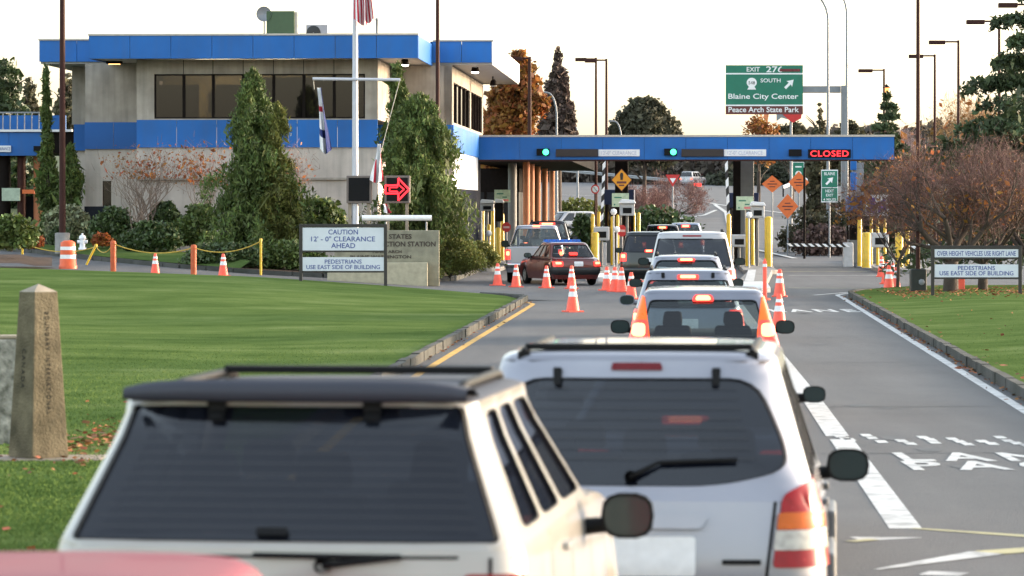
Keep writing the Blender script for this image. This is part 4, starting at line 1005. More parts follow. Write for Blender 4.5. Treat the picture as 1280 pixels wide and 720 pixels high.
# lower walls
zl = gz(223, YW)
bpart('wall', [(wx0, wx1, YW + .02, YW + .3, zl, band0), (wx0, gx(322, YW), YW + .10, YW + .3, -.2, zl), (gx(322, YW), wx1, YW + .05, YW + .3, -.2, zl),
               (LX(104, 140), LX(126, 140), 140, 140.3, -.2, band0), (LX(137, 140), wx0, 140, 140.3, -.2, band0), (LX(126, 140), LX(137, 140), 140, 140.3, gz(226, 140), band0), (LX(90, 144), LX(104, 140) - .01, 143.5, 144, -.2, band0),
               (LX(470, 142), xs_, 142.4, 142.8, .5, band0), (wx1 - .3, wx1, YW + .3, 142.4, -.2, band0)], WALLB)
bpart('ledge', [(wx0 - .02, wx1 + .02, YW - .05, YW + .02, zl - .05, zl + .03)], WALLM)
bpart('wall', [(xs_ - .3, xs_, 142.4, 160, 3.25, band0 - .05)], WHT)
bpart('wall', [(xs_ - .3, xs_ + .02, 142.4, 160, -.2, 3.25), (LX(104, 140) - .02, LX(140, 140), 139.95, 139.997, 0, gz(258, 140)), (xs_ - .3, xs_, 160, 162, -.2, band0)], BASEG)
o = bpart('window', [(LX(126, 140), LX(137, 140), 140.1, 140.14, gz(262, 140), gz(226, 140))], WGLASS)
# soffit spot lamps
LAMPW = lamp_mat('floodlight lens', (1.0, 0.95, 0.88), 3.0); WARM = lamp_mat('warm soffit lamp', (1.0, 0.45, 0.15), .6)
for (px, py, d, on) in ((506, 79, 137, 1), (594, 88, 145, 1), (617, 105, 155, 0)):
    p = at(px, py, d); mb = MB(); mb.tube([(p.x - .03, p.y, p.z + .45), (p.x - .03, p.y, p.z + .12)], .03, 6); mb.lathe([(.04, .2), (.12, .12), (.16, -.05), (.15, -.06)], c=tuple(p), n=12)
    o = mb.build('floodlight', DKMET, bl); m2 = MB(); m2.lathe([(.145, -.055), (.12, -.10), (0.001, -.12)], c=tuple(p), n=12); m2.build('lens', LAMPW if on else CLENS, o)
    # the lamp head leans towards the viewer
for (px, d) in ((143, 139), (92, 143.5)):
    p = at(px, 78, d); mb = MB(); mb.box(p.x - .28, p.x + .28, p.y - .2, p.y + .2, p.z - .05, p.z + .12); o = mb.build('soffit_lamp', DKMET, bl); m2 = MB(); m2.box(p.x - .2, p.x + .2, p.y - .15, p.y + .15, p.z - .075, p.z - .052); m2.build('lens', WARM, o)
# things on the roof
RG = mat('green roof unit paint', (0.045, 0.085, 0.04), 0.6, var=0.1)
r0 = at(351, 42, 141); t = empty('roof_unit', r0, -AXA, 'dark green cooling unit with round dish on the flat roof', 'roof unit')
mb = MB(); mb.box(-.53, .5, 0, .9, -.3, .83); mb.build('housing', RG, t, .02); mb = MB(); mb.box(.502, .62, .1, .8, -.3, .8); mb.build('side_panel', FLASH, t, .01)
mb = MB(); mb.lathe([(.28, 0), (.27, .05), (.0, .09)], c=(-.62, -.05, .72), n=16, axis='y'); mb.tube([(-.62, .06, .7), (-.62, .06, -.3)], .025, 6); mb.build('dish', GALV, t)
r0 = at(396, 42, 139); t = empty('air_conditioner', r0, -AXA, 'white air conditioning box with round fan grille on the flat roof', 'air conditioner')
mb = MB(); mb.box(-.39, .39, 0, .4, -.2, .32); mb.build('housing', mat('lavender grey casing', (.30, .30, .33), .6, var=.08), t, .015); mb = MB(); mb.lathe([(.26, -.012), (.25, -.02), (.02, -.016)], c=(-.12, 0, .03), n=20, axis='y'); mb.build('fan_grille', DKPL, t)
p = at(471, 42, 140); mb = MB(); mb.lathe([(.04, -.3), (.04, .48), (.055, .48), (.055, .56), (0, .57)], c=tuple(p), n=10); tag(mb.build('vent_pipe', GALV), 'thin grey vent pipe standing on the flat roof', 'pipe')
# ---------------------------------------------------------------- canopy beam over the lanes
BD = 160.0; bz0, bz1 = gz(199.5, BD), gz(170, BD)
cn = empty('canopy', (gx(598, BD), BD, 0), -AXA * 1.0, 'long blue canopy beam spanning the inspection lanes', 'canopy')
s30 = F / BD
def cx_(px): return (px - 598) / s30
bw = cx_(1116); nb = 10; mb = MB()
for i in range(nb): mb.box(bw * i / nb + .006, bw * (i + 1) / nb - .006, 0, .08, bz0, bz1 - .05)
mb.box(bw - .06, bw, .083, 3.0, bz0, bz1 - .05); mb.build('fascia', BLUE, cn)
mb = MB(); mb.box(-.5, bw - .07, .09, 3.0, bz0 + .02, bz1 - .06); mb.box(-1.0, cx_(706), 3.0, 52, bz0 + .05, bz1 - .4); mb.build('roof', DKMET, cn)
mb = MB(); mb.box(-.1, bw + .03, -.03, .6, bz1 - .045, bz1 + .04); mb.build('roof_flashing', FLASH, cn)
mb = MB(); mb.box(0, bw, .02, .10, bz0 - .07, bz0 - .004); mb.build('drip_edge', BROWNP, cn)
# equipment on the beam
def onb(name, px0, px1, py0, py1, m, dp=.08, parent=cn, y=0.0):
    mb = MB(); mb.box(cx_(px0), cx_(px1), y - dp, y - .003, gz(py1, BD), gz(py0, BD)); return mb.build(name, m, parent, .01)
LGREEN = lamp_mat('lit green signal', (0.04, 1.0, 0.30), 1.0); LEDR = lamp_mat('red diode lettering', (1.0, 0.02, 0.03), 0.55)
for px in (679, 838):
    o = onb('traffic_signal', px - 8, px + 8, 186, 194.5, BLK, .2)
    m2 = MB(); m2.lathe([(.125, -.205), (.11, -.23), (0, -.24)], c=(cx_(px + 3.5), 0, gz(190.3, BD)), n=14, axis='y'); m2.build('lens', LGREEN, o)
onb('traffic_signal', 985, 1001, 187, 195.5, BLK, .2)
for a, b in ((695, 747.5), (851.5, 904)): onb('display_panel', a, b, 186.5, 196, mat('dark brown display face', (0.02, 0.012, 0.014), .35, var=.2), .12)
for a, b in ((748, 799.5), (904.5, 957)):
    o = onb('clearance_plaque', a, b, 187, 195.5, WHT, .06)
    text_obj("12'-0\" CLEARANCE", 1.45, .16, 'lettering', mat('pale blue worn lettering', (.42, .46, .6), .5), o, T(cx_((a + b) / 2), -.064, gz(191.2, BD)), .002)
o = onb('display_panel', 1009, 1062, 187, 197.5, BLK, .12); text_obj('CLOSED', 1.58, .25, 'lettering', LEDR, o, T(cx_(1035.5), -.124, gz(192.3, BD)), .01, spacing=1.1, bold=.008)
# columns under the canopy
def column(px, d, r, m, label, z1=bz0, band=None):
    mb = MB(); mb.lathe([(r, 0), (r, z1)], c=(0, 0, 0), n=16)
    t = empty('canopy_column', (gx(px, d), d, .12), 0, label, 'column')
    mb.build('shaft', m, t); mb = MB(); mb.box(-r * 1.25, r * 1.25, -r * 1.25, r * 1.25, 0, .12); mb.build('base_plate', CONC, t, .02); return t
column(640.5, 176, .20, GREYP, 'plain grey round column carrying a pale green plaque beside first lane')
for i, (px, d) in enumerate(((658, 172), (664, 180), (672, 190), (681, 200), (690, 212))):
    t = column(px, d, .155, COLM, ['terracotta column nearest the grey column, first of the row of five', 'second terracotta column counted from the grey column', 'middle one of the five terracotta columns', 'fourth terracotta column counted from the grey column', 'terracotta column at the far end of the row of five'][i])
    t['group'] = 'terracotta columns beside the first lane'
for px, d, wl, lab in ((777, 164, (.28, DKMET), 'dark square pier between the first and second lanes behind the amber diamond'), (931, 164, (.38, GREYP), 'grey pier with a dark side strip between the second and closed lanes')):
    t = empty('canopy_column', (gx(px, d), d, .16), -AXA, lab, 'column'); h = wl[0]
    mb = MB(); mb.box(-h, h, -.25, .25, 0, bz0 - .1); mb.build('shaft', wl[1], t, .03)
    if px > 900:
        mb = MB(); mb.box(-h - .12, -h + .2, -.27, .2, 0, bz0 - .12); mb.build('dark_strip', DKMET, t, .02)
    mb = MB(); mb.box(-h - .08, h + .08, -.33, .33, 0, .15); mb.build('base_plate', CONC, t, .02)
# booths with blue bands
def booth(px0, px1, d, py0, label, px_mid=None):
    x0, x1 = gx(px0, d), gx(px1, d); zt_ = gz(py0, d); t = empty('inspection_booth', ((x0 + x1) / 2, d, .16), -AXA, label, 'booth'); w_ = (x1 - x0) / 2; h = zt_ - .16
    mb = MB(); mb.box(-w_, w_, 0, 2.6, 0, 1.0); mb.build('wall', GREYP, t, .02)
    mb = MB(); mb.box(-w_ + .03, w_ - .03, .03, 2.57, 1.0, h - .65); mb.build('window', WGLASS, t)
    for xx in (-w_, w_ - .08, -.04):
        for y_ in (0, 2.52): mb = MB(); mb.box(xx, xx + .08, y_, y_ + .08, 1.0, h - .65); mb.build('frame', DKMET, t)
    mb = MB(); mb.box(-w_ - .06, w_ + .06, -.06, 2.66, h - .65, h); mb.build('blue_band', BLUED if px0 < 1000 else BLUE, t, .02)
    mb = MB(); mb.box(-w_ + .1, w_ - .1, .4, 2.2, .2, 1.5); mb.build('counter', CABIN, t)
    return t
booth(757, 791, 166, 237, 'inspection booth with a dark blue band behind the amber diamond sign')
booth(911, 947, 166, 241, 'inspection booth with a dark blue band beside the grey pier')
booth(1062, 1100, 163, 245, 'bright blue banded booth of the closed lane behind the bare trees')
p = at(1067, 213, 170); t = empty('wall_cabinet', (p.x, p.y, 0), 0, 'tall grey cabinet column with blue boxes behind the green exit sign', 'cabinet')
mb = MB(); mb.box(-.05, .45, 0, .4, 0, bz0); mb.build('post', GALV, t); mb = MB(); mb.box(-.15, .12, -.15, -.002, 4.2, 4.75); mb.box(-.15, .12, -.15, -.002, 3.3, 4.1); mb.build('box', BLUE, t, .02)
# dark office under the canopy behind the first lane
t = empty('office_annex', (gx(600, 186), 186, 0), -AXA, 'dark glazed office annex under the canopy beside the first lane', 'annex')
mb = MB(); mb.box(-2.5, 1.9, 0, 14, 0, 1.1); mb.build('wall', BLUED, t); mb = MB(); mb.box(-2.5, 1.88, .05, 13.9, 1.1, 3.3); mb.build('window', mat('dark office glazing', (.004, .005, .008), .4, var=.2), t); mb = MB(); mb.box(-2.5, 1.9, 0, 14, 3.3, 4.45); mb.build('wall', DKMET, t)
mb = MB()
for x in (-1.2, .2, 1.5): mb.box(x, x + .12, -.03, -.003, 1.1, 3.3)
mb.build('mullion', DKMET, t)
# ---------------------------------------------------------------- second canopy fragment at the far left with a railing
CD = 158.0; z0, z1 = gz(194.5, CD), gz(165.5, CD)
t = empty('canopy', (gx(60, CD), CD, 0), -AXA, 'blue canopy with white rail and plaque at the left building corner', 'canopy')
mb = MB(); k = F / CD
for i in range(6): mb.box(-1.62 * (i + 1) + .006, -1.62 * i - .006, 0, .1, z0, z1)
mb.build('fascia', BLUE, t)
mb = MB(); mb.box(-10, 1.2, .1, 8, z0 + .1, z1 + .02); mb.build('roof', DKMET, t); mb = MB(); mb.box(-10, 1.0, -.1, .2, z1 + .024, z1 + .12); mb.build('roof_edge', WHT, t)
mb = MB(); zr = gz(140, CD)
for i in range(26): mb.box(-.45 - i * .3, -.41 - i * .3, .3, .34, z1 + .12, zr)
mb.box(-10, -.4, .29, .35, zr - .04, zr + .02); mb.build('railing', GALV, t)
mb = MB(); mb.box(-9, .4, 2, 2.2, z1 + .1, z1 + .75); mb.build('parapet', BLUE, t)
mb = MB(); mb.box(-2.2, -1.52, -.08, -.003, gz(190, CD), gz(182, CD)); o = mb.build('clearance_plaque', WHT, t, .01); text_obj("CLEARANCE", .6, .13, 'lettering', LETB, o, T(-1.86, -.083, gz(186, CD)), .002)
mb = MB(); mb.box(-.58, -.06, -.14, -.003, gz(189.5, CD), gz(182.5, CD)); mb.build('display_panel', BLK, t, .01)
for x, m_, w_ in ((-1.9, DKMET, .25), (-.05 - .5, COLM, .22), (-1.2, BROWNP, .18)): 
    mb = MB(); mb.lathe([(w_, 1.0), (w_, z0)], c=(x, 1 if m_ is COLM else .6, 0), n=12); mb.build('column', m_, t)
mb = MB(); mb.box(-1.3, .1, 1.2, 3.5, 1.0, 3.0); mb.build('booth', BLK, t); mb = MB(); mb.box(-1.95, -1.2, .2, .25, gz(251, CD), gz(235, CD)); mb.build('plaque', mat('pale green plaque', (.45, .55, .42), .5, var=.15, scale=8), t); mb = MB(); mb.box(-1.1, -.6, .2, .3, gz(242, CD), gz(237, CD)); mb.build('sign_strip', ORANGE, t)
# ================================================================ poles, lamps, signs, cones, bollards
def pole_lamp(px, d, pytop, px_head, label, two=False, r=.07, m=BROWNP):
    x = gx(px, d); z1 = gz(pytop, d); zb = float(road_h(d)) - .05; t = empty('lamp_post', (x, d, zb), 0, label, 'street lamp', 'box headed lamp posts')
    mb = MB(); mb.tube([(0, 0, 0), (0, 0, z1 - zb + .08)], [r * 1.25, r * .8], 8); mb.build('pole', m, t)
    dx = gx(px_head, d) - x; sg = math.copysign(1, dx)
    mb = MB(); mb.box(min(0, dx * .5), max(0, dx * .5), -.035, .035, z1 - zb - .03, z1 - zb + .05); mb.build('arm', m, t)
    mb = MB(); mb.box(min(dx * .45, dx), max(dx * .45, dx), -.16, .16, z1 - zb - .11, z1 - zb + .07); mb.build('lamp_head', m, t, .02)
pole_lamp(1105, 208, 88, 1073, 'short box headed lamp post above the lantern and the small conifer'); pole_lamp(1168.5, 189, 70, 1136, 'box headed lamp post whose head crosses the thick brown pole')
pole_lamp(1198, 173, 52.5, 1161, 'tall box headed lamp post between the brown pole and the conifer boughs'); pole_lamp(1249, 155, 27, 1208, 'tall box headed lamp post standing behind the conifer boughs'); pole_lamp(1291, 142, 6, 1248, 'box headed lamp post with only its head showing at the top right corner')
pole_lamp(745, 195, 74, 719, 'box headed lamp post, thinner of the pair over the first lane'); pole_lamp(758, 191, 75.5, 731, 'box headed lamp post, right of the pair over the first lane'); pole_lamp(662, 190, 73, 641, 'brown box headed lamp post before the orange tree', r=.1)
def brown_pole(px, d, pyb, r, label, z=13.0):
    p = at(px, pyb, d); t = empty('lamp_post', p, 0, label, 'lamp post', 'thick brown poles'); mb = MB(); mb.tube([(0, 0, 0), (0, 0, z)], [r * 1.15, r * .8], 12); mb.build('pole', BROWNP, t)
    mb = MB(); mb.box(-1.1, .1, -.14, .14, z - .05, z + .15); mb.build('lamp_head', BROWNP, t, .02); return t
t = brown_pole(78, 133, 306, .10, 'thick brown pole on a concrete footing by the white hydrant'); mb = MB(); mb.lathe([(.26, -.3), (.26, .4), (.22, .42), (0, .42)], n=16); mb.build('footing', CONC, t)
brown_pole(547, 131, 335, .07, 'thick brown pole rising behind the weeping trees'); t = brown_pole(1147.5, 106, 366, .055, 'thick brown pole with a black box at its foot on the lawn corner', 12)
mb = MB(); mb.box(-.22, .22, -.2, .2, .02, .66); o = mb.build('base_box', mat('black green base box', (.012, .016, .014), .5, var=.3), t, .04); mb = MB(); mb.lathe([(.09, -.012), (.08, -.02), (0, -.022)], c=(.08, -.2, .3), n=7, axis='y'); mb.build('sticker', GALV, o)
def cobra(px, d, ptop, arm, label):
    x = gx(px, d); zb = float(road_h(d)); z1 = gz(ptop, d); t = empty('street_lamp', (x, d, zb), 0, label, 'street lamp', 'grey curved street lamps'); mb = MB(); h = z1 - zb
    pts = [(0, 0, 0), (0, 0, h - 1.6)] + [(arm * (1 - math.cos(a)), 0, h - 1.6 + 1.6 * math.sin(a)) for a in np.linspace(.2, math.pi / 2, 7)] + [(arm * 1.5, 0, h + .05)]
    mb.tube(pts, [.1] + [.06] * (len(pts) - 1), 8); mb.build('pole', GALV, t); mb = MB(); mb.box(min(arm * 1.45, arm * 2.0), max(arm * 1.45, arm * 2.0), -.12, .12, h - .02, h + .1); mb.build('lamp_head', GALV, t, .03)
cobra(1035, 206, -12, -1.3, 'grey curved street lamp rising behind the gantry arm'); cobra(1058.5, 216, -16, -.9, 'grey curved street lamp on the gantry post side'); cobra(696, 250, 116, -.6, 'small grey curved street lamp before the tall dark conifer'); cobra(722, 300, 145, -1, 'faint grey street lamp beside the dark conifer edge'); cobra(777, 290, 152, -.5, 'small grey street lamp before the round dark tree')
p = at(1108, 112, 230); t = empty('lantern_post', (p.x, p.y, .5), 0, 'glowing orange lantern on a dark post above the small conifer', 'lantern'); mb = MB(); mb.tube([(0, 0, 0), (0, 0, p.z - .6)], .06, 8); mb.build('pole', DKMET, t)
mb = MB(); mb.lathe([(.1, p.z - .9), (.2, p.z - .4)], n=6); mb.build('glass', lamp_mat('lantern glass', (1, .3, .08), .6), t); mb = MB(); mb.lathe([(.26, p.z - .39), (.1, p.z - .25), (0, p.z - .15)], n=6); mb.build('cap', DKMET, t)
# ---------------------------------------------------------------- gantry exit sign
GD = 217.0
x0, x1, zb, zt = gx(907, GD), gx(1003.5, GD), gz(143, GD), gz(81.5, GD); cxs = (x0 + x1) / 2
t = empty('gantry_sign', (gx(1058, GD), GD, float(road_h(GD))), 0, 'green and brown exit sign panel on a grey gantry arm', 'road sign'); ox, oz = -gx(1058, GD), -float(road_h(GD))
def gp(name, xa, xb, za, zb_, ya, yb, m, par=t, bev=.0): mb = MB(); mb.box(xa + ox, xb + ox, ya, yb, za + oz, zb_ + oz); return mb.build(name, m, par, bev)
gp('post', gx(1051.5, GD), gx(1060, GD), float(road_h(GD)), gz(107, GD), -.2, .2, GALV, bev=.02); gp('arm', gx(915, GD), gx(1051, GD), gz(116, GD), gz(107.5, GD), .02, .35, GALV, bev=.02)
zm0, zm1 = gz(131.5, GD), gz(92, GD)
gp('green_panel', x0, x1, zm0, zm1 - .0, -.1, -.05, GREENS); gp('exit_panel', x0, x1, zm1 + .01, zt, -.1, -.05, GREENS); gp('brown_panel', x0, x1, zb, zm0 - .01, -.1, -.05, BROWNS)
mb = MB()
for z in (zm1, zm0): mb.box(x0 + ox, x1 + ox, -.11, -.1003, z - .05 + oz, z + .03 + oz)
mb.build('border', LETW, t); 
def gt(s, px, py, w_, h_, m=LETW, **k): return text_obj(s, w_ * GD / F, h_ * GD / F, 'lettering', m, t, T(gx(px, GD) + ox, -.104, gz(py, GD) + oz), .008, **k)
gt('EXIT', 941.5, 86.7, 16.5, 5.6, bold=.012); gt('276', 968, 86.7, 21, 7.6, bold=.014); gt('SOUTH', 963, 100.6, 25, 5, bold=.008); gt('Blaine City Center', 954, 121.4, 87.5, 8.6, bold=.012); gt('Peace Arch State Park', 954.5, 137, 88, 6.8, bold=.014)
mb = MB(); k = GD / F
ang = np.linspace(-.35, math.pi + .35, 14); sh = [(6.3 * math.cos(a) * k, 6.3 * math.sin(a) * k) for a in ang] + [(-3.5 * k, -5 * k), (-5.5 * k, -8.5 * k), (5.5 * k, -8.5 * k), (3.5 * k, -5 * k)]
mb.prism([(gx(939.5, GD) + ox + a, gz(103.5, GD) + oz + b) for a, b in sh], -.112, -.1003); o = mb.build('route_shield', LETW, t); text_obj('548', 8 * k, 4 * k, 'lettering', LETK, o, T(gx(939.5, GD) + ox, -.114, gz(103.5, GD) + oz), .004)
def arrow(cx, cz, L, m, name, par, y, ang=math.pi / 4, wd=.22):
    s = L / 2; poly = [(-s, -wd * s), (s * .1, -wd * s), (s * .0, -wd * 3 * s), (s, 0), (s * .0, wd * 3 * s), (s * .1, wd * s), (-s, wd * s)]
    c, q = math.cos(ang), math.sin(ang); mb = MB(); mb.prism([(cx + a * c - b * q, cz + a * q + b * c) for a, b in poly], y - .01, y - .0005); return mb.build(name, m, par)
arrow(gx(986.5, GD) + ox, gz(105, GD) + oz, .68, LETW, 'arrow', t, -.1005)
gp('dark_scrawl', gx(974.5, GD), gx(1000, GD), gz(89.5, GD), gz(86.2, GD), -.122, -.114, mat('red brown peeled patch', (.16, .02, .03), .6, var=.5, scale=9))
p = at(989, 147, 235); t = empty('shop_sign', (p.x, p.y, .5), 0, 'small red and white sign peeking out below the exit sign', 'sign'); mb = MB(); mb.prism([(-.55, .2 + p.z - .5), (.65, .25 + p.z - .5), (.6, -.05 + p.z - .5), (.1, -.32 + p.z - .5), (-.2, -.1 + p.z - .5)], -.05, .05); mb.build('panel', REDS, t); mb = MB(); mb.prism([(-.9, .25 + p.z - .5), (-.56, .25 + p.z - .5), (-.2, -.12 + p.z - .5), (-.6, -.0 + p.z - .5), (-.9, -.22 + p.z - .5)], -.05, .05); mb.build('edge', GALV, t); mb = MB(); mb.tube([(0, .1, 0), (0, .1, p.z - .5)], .08, 8); mb.build('pole', GALV, t)
# ---------------------------------------------------------------- road side signs
def post_sign(name, px, py, d, w_, h_, m, label, cat='road sign', lines=(), shape='rect', border=None, zb=None, pm=GALV, tilt=0, postpx=None):
    zb = float(road_h(d)) if zb is None else zb; x, z = gx(px, d), gz(py, d) - zb
    t = empty(name, (x, d, zb), tilt, label, cat); mb = MB(); mb.tube([(0, .06, 0), (0, .06, z + h_ * .3)], .045, 8); mb.build('post', pm, t)
    if shape == 'rect': poly = [(-w_ / 2, -h_ / 2), (w_ / 2, -h_ / 2), (w_ / 2, h_ / 2), (-w_ / 2, h_ / 2)]
    elif shape == 'diamond': poly = [(0, -h_ / 2), (w_ / 2, 0), (0, h_ / 2), (-w_ / 2, 0)]
    elif shape == 'tri': poly = [(0, -h_ / 2), (w_ / 2, h_ / 2), (-w_ / 2, h_ / 2)]
    else:
        nn = 8 if shape == 'oct' else 20; poly = [(w_ / 2 * math.cos(2 * math.pi * (i + .5) / nn), h_ / 2 * math.sin(2 * math.pi * (i + .5) / nn)) for i in range(nn)]
    if border:
        mb = MB(); mb.prism([(a * 1.0, z + b) for a, b in poly], 0, .02); mb.build('border', border, t); f_ = .93; y0 = -.008
    else: f_ = 1; y0 = 0
    mb = MB(); mb.prism([(a * f_, z + b * f_) for a, b in poly], y0, y0 + (.007 if border else .03)); o = mb.build('panel', m, t)
    for ln in lines:
        if ln[0] == 'a': arrow(ln[1], z + ln[2], ln[3], ln[4], 'arrow', o, y0 - .001)
        elif ln[0] == 'b': mb = MB(); mb.box(ln[1] - ln[3] / 2, ln[1] + ln[3] / 2, y0 - .008, y0 - .001, z + ln[2] - ln[4] / 2, z + ln[2] + ln[4] / 2); mb.build('mark', ln[5], o)
        elif ln[0] == 'p': mb = MB(); mb.prism([(a, z + b) for a, b in ln[1]], y0 - .01, y0 - .001); mb.build('symbol', ln[2], o)
        else: text_obj(ln[0], ln[3], ln[4], 'lettering', ln[5], o, T(ln[1], y0 - .001, z + ln[2]), .006, bold=.01)
    return t
post_sign('exit_sign', 1037, 232.5, 193, .84, 1.64, GREENS, 'green exit sign reading BLAINE with arrow, on its own post before the bank', lines=[('BLAINE', 0, .62, .54, .15, LETW), ('a', 0, .26, .5, LETW), ('b', 0, -.08, .8, .03, LETW), ('NEXT', 0, -.25, .42, .14, LETW), ('EXIT', 0, -.46, .36, .13, LETW), ('4 MILES', 0, -.68, .64, .13, LETW)], border=LETW)
post_sign('route_sign', 998, 212.5, 240, .72, 1.0, GREENS, 'small green sign with a white disc above the upper orange diamond', lines=[('b', 0, .2, .4, .08, LETW), ('p', [(.2 * math.cos(a), -.25 + .2 * math.sin(a)) for a in np.linspace(0, 6.0, 14)], LETW)], border=LETW)
od = [('b', 0, .16, .28, .05, BROWNS), ('b', 0, .0, .55, .06, BROWNS), ('b', 0, -.16, .34, .05, BROWNS)]
post_sign('work_sign', 965.3, 230, 225, 1.22, 1.02, ORANGE, 'orange diamond work sign in front of the dark far trees', lines=od, shape='diamond'); post_sign('work_sign', 998.5, 228, 215, 1.16, 1.24, ORANGE, 'orange diamond work sign crossed by a dark post below the route sign', lines=od, shape='diamond', tilt=.1); post_sign('work_sign', 984.5, 258, 198, 1.12, 1.28, ORANGE, 'orange diamond work sign lowest of three by the bank shrubs', lines=od, shape='diamond', tilt=-.2)
p = at(1005.5, 240, 190); mb = MB(); mb.tube([(p.x, p.y, 0), (p.x, p.y, bz0)], .06, 8); tag(mb.build('sign_post', DKMET), 'slim dark post crossing the orange diamond signs', 'post')
post_sign('warning_sign', 777, 225, 158.5, .86, .94, YELS, 'amber diamond pedestrian sign hung on the dark pier', 'road sign', [('p', [(-.05, .0), (.05, .0), (.07, .22), (.04, .3), (-.04, .3), (-.07, .22)], LETK), ('b', 0, -.1, .4, .09, BROWNS), ('b', 0, -.22, .22, .06, BROWNS)], 'diamond', BROWNS, zb=.16, pm=DKMET)
for px, py, d, lab, wq in ((628, 245, 172, 'pale green notice plaque on the grey round column', .72), (775.5, 250, 158, 'pale green notice plaque below the amber diamond', .7), (931, 254, 158, 'pale green notice plaque on the grey pier of the closed lane', .7)):
    post_sign('notice_plaque', px, py, d, wq, .56, mat('pale green notice', (.46, .56, .40), .5, var=.2, scale=7), lab, 'plaque', [('b', -.1, .1, .3, .05, GREENS), ('b', .1, -.05, .2, .05, GREENS), ('b', .12, -.19, .3, .09, mat('pink strip', (.7, .2, .2), .5)), ('b', -.24, -.19, .06, .06, GREENS)], zb=.16, pm=GREYP)
post_sign('yield_sign', 841, 226, 250, .95, .8, REDS, 'red and white yield triangle beyond the bare bushes', lines=[('p', [(0, -.16), (.2, .17), (-.2, .17)], LETW)], shape='tri')
post_sign('turn_sign', 744, 236.5, 190, .42, .46, REDS, 'small round no turn sign with red ring on a brown pole', lines=[('p', [(.15 * math.cos(a), .16 * math.sin(a)) for a in np.linspace(0, 6, 14)], LETW), ('p', [(-.1, .1), (-.06, .12), (.1, -.1), (.06, -.12)], LETK)], shape='round', pm=BROWNP)
post_sign('stop_sign', 633, 284, 168, .42, .46, REDS, 'small red octagon on a stem by the yellow bollards of the first lane', lines=[('b', 0, 0, .26, .09, mat('pinkish worn white', (.7, .45, .42), .5))], shape='oct', zb=.16); post_sign('stop_sign', 777.5, 288.5, 157, .42, .5, REDS, 'small red octagon on a stem in front of the dark pier', lines=[('b', 0, 0, .26, .09, mat('pinkish worn white', (.7, .45, .42), .5))], shape='oct', zb=.16)
p = at(1096, 257, 158); post_sign('poster_board', 1096, 256.5, 161, 1.1, .9, WHT, 'white board with purple blotches behind the orange leaves', 'board', [('p', [(-.42, -.3), (-.1, -.35), (-.05, .3), (-.3, .35)], mat('violet print', (.10, .03, .4), .5)), ('p', [(.05, -.3), (.4, -.2), (.35, .3), (.1, .1)], mat('violet print', (.10, .03, .4), .5))], zb=.16)
# board signs on the lawns
def board_sign(px0, px1, pyt, pyb, d, panels, label, pyb2=None, tilt=0.0):
    x0, x1 = gx(px0, d), gx(px1, d); zb = gz(pyb, d); t = empty('board_sign', ((x0 + x1) / 2, d, zb), tilt, label, 'sign board'); h = gz(pyt, d) - zb; w_ = (x1 - x0) / 2
    FR = mat('dark brown sign timber', (.035, .03, .027), .7, var=.2, scale=8)
    for sg in (-1, 1): mb = MB(); mb.box(sg * w_ - .045, sg * w_ + .045, -.045, .045, -.1, h); mb.build('post', FR, t, .008)
    ztop = h; mb = MB(); mb.box(-w_ + .047, w_ - .047, -.04, .04, h - .09, h); mb.build('rail', FR, t, .008)
    for (pa, pb, lines) in panels:
        za, zc = gz(pb, d) - zb, gz(pa, d) - zb
        mb = MB(); mb.box(-w_ + .05, w_ - .05, -.03, .03, za - .05, za - .003); mb.build('rail', FR, t, .006)
        mb = MB(); mb.box(-w_ + .05, w_ - .05, -.025, .025, za, zc); o = mb.build('panel', mat('pale sign face', (.62, .65, .72), .45, var=.05, scale=3), t)
        for (s, py, wpx, hpx) in lines: text_obj(s, wpx * d / F, hpx * d / F, 'lettering', LETB, o, T(0, -.0265, gz(py, d) - zb), .003, bold=.008)
    return t
board_sign(376, 482, 280, 358, 106, [(284.5, 313, [('CAUTION', 290, 37, 6.2), ("12' - 0\" CLEARANCE", 298.6, 80, 6.4), ('AHEAD', 307, 30, 6.2)]), (321.5, 338.5, [('PEDESTRIANS', 327, 46, 5.2), ('USE EAST SIDE OF BUILDING', 333.8, 92, 5.2)])], 'brown framed board reading CAUTION 12 foot clearance ahead on the left lawn')
mb = MB()
board_sign(1166, 1275, 307, 368, 101, [(311.5, 321.5, [("OVER HEIGHT VEHICLES USE RIGHT LANE", 316.8, 98, 6)]), (330.5, 346.5, [('PEDESTRIANS', 335, 46, 5.2), ('USE EAST SIDE OF BUILDING', 341.5, 92, 5.4)])], 'brown framed board about over height vehicles under the bare trees', tilt=-.03)
# stone name wall
d = 118; x0, x1 = gx(418, d), gx(549, d); zt_ = gz(288, d); STONE = mat('lichened concrete wall', (.25, .235, .17), .9, var=.25, scale=3, bump=.4, bscale=30); LETS = mat('dark bronze lettering', (.045, .03, .022), .6)
t = empty('name_wall', ((x0 + x1) / 2, d, .1), 0, 'lichened concrete name wall reading United States Inspection Station behind the board', 'sign wall'); w_ = (x1 - x0) / 2
mb = MB(); mb.box(-w_, w_, 0, .3, 0, zt_ - .1); mb.build('wall', STONE, t, .02); mb = MB(); mb.box(-w_ - .2, w_ - .35, -.35, -.003, 0, gz(328, d) - .1); mb.build('plinth', mat('pale stone plinth', (.42, .38, .27), .9, var=.15), t, .02)
def wt(s, px1_, py, wpx, hpx): text_obj(s, wpx * d / F, hpx * d / F, 'lettering', LETS, t, T(gx(px1_ - wpx / 2, d) - (x0 + x1) / 2, -.001, gz(py, d) - .1), .012, bold=.02)
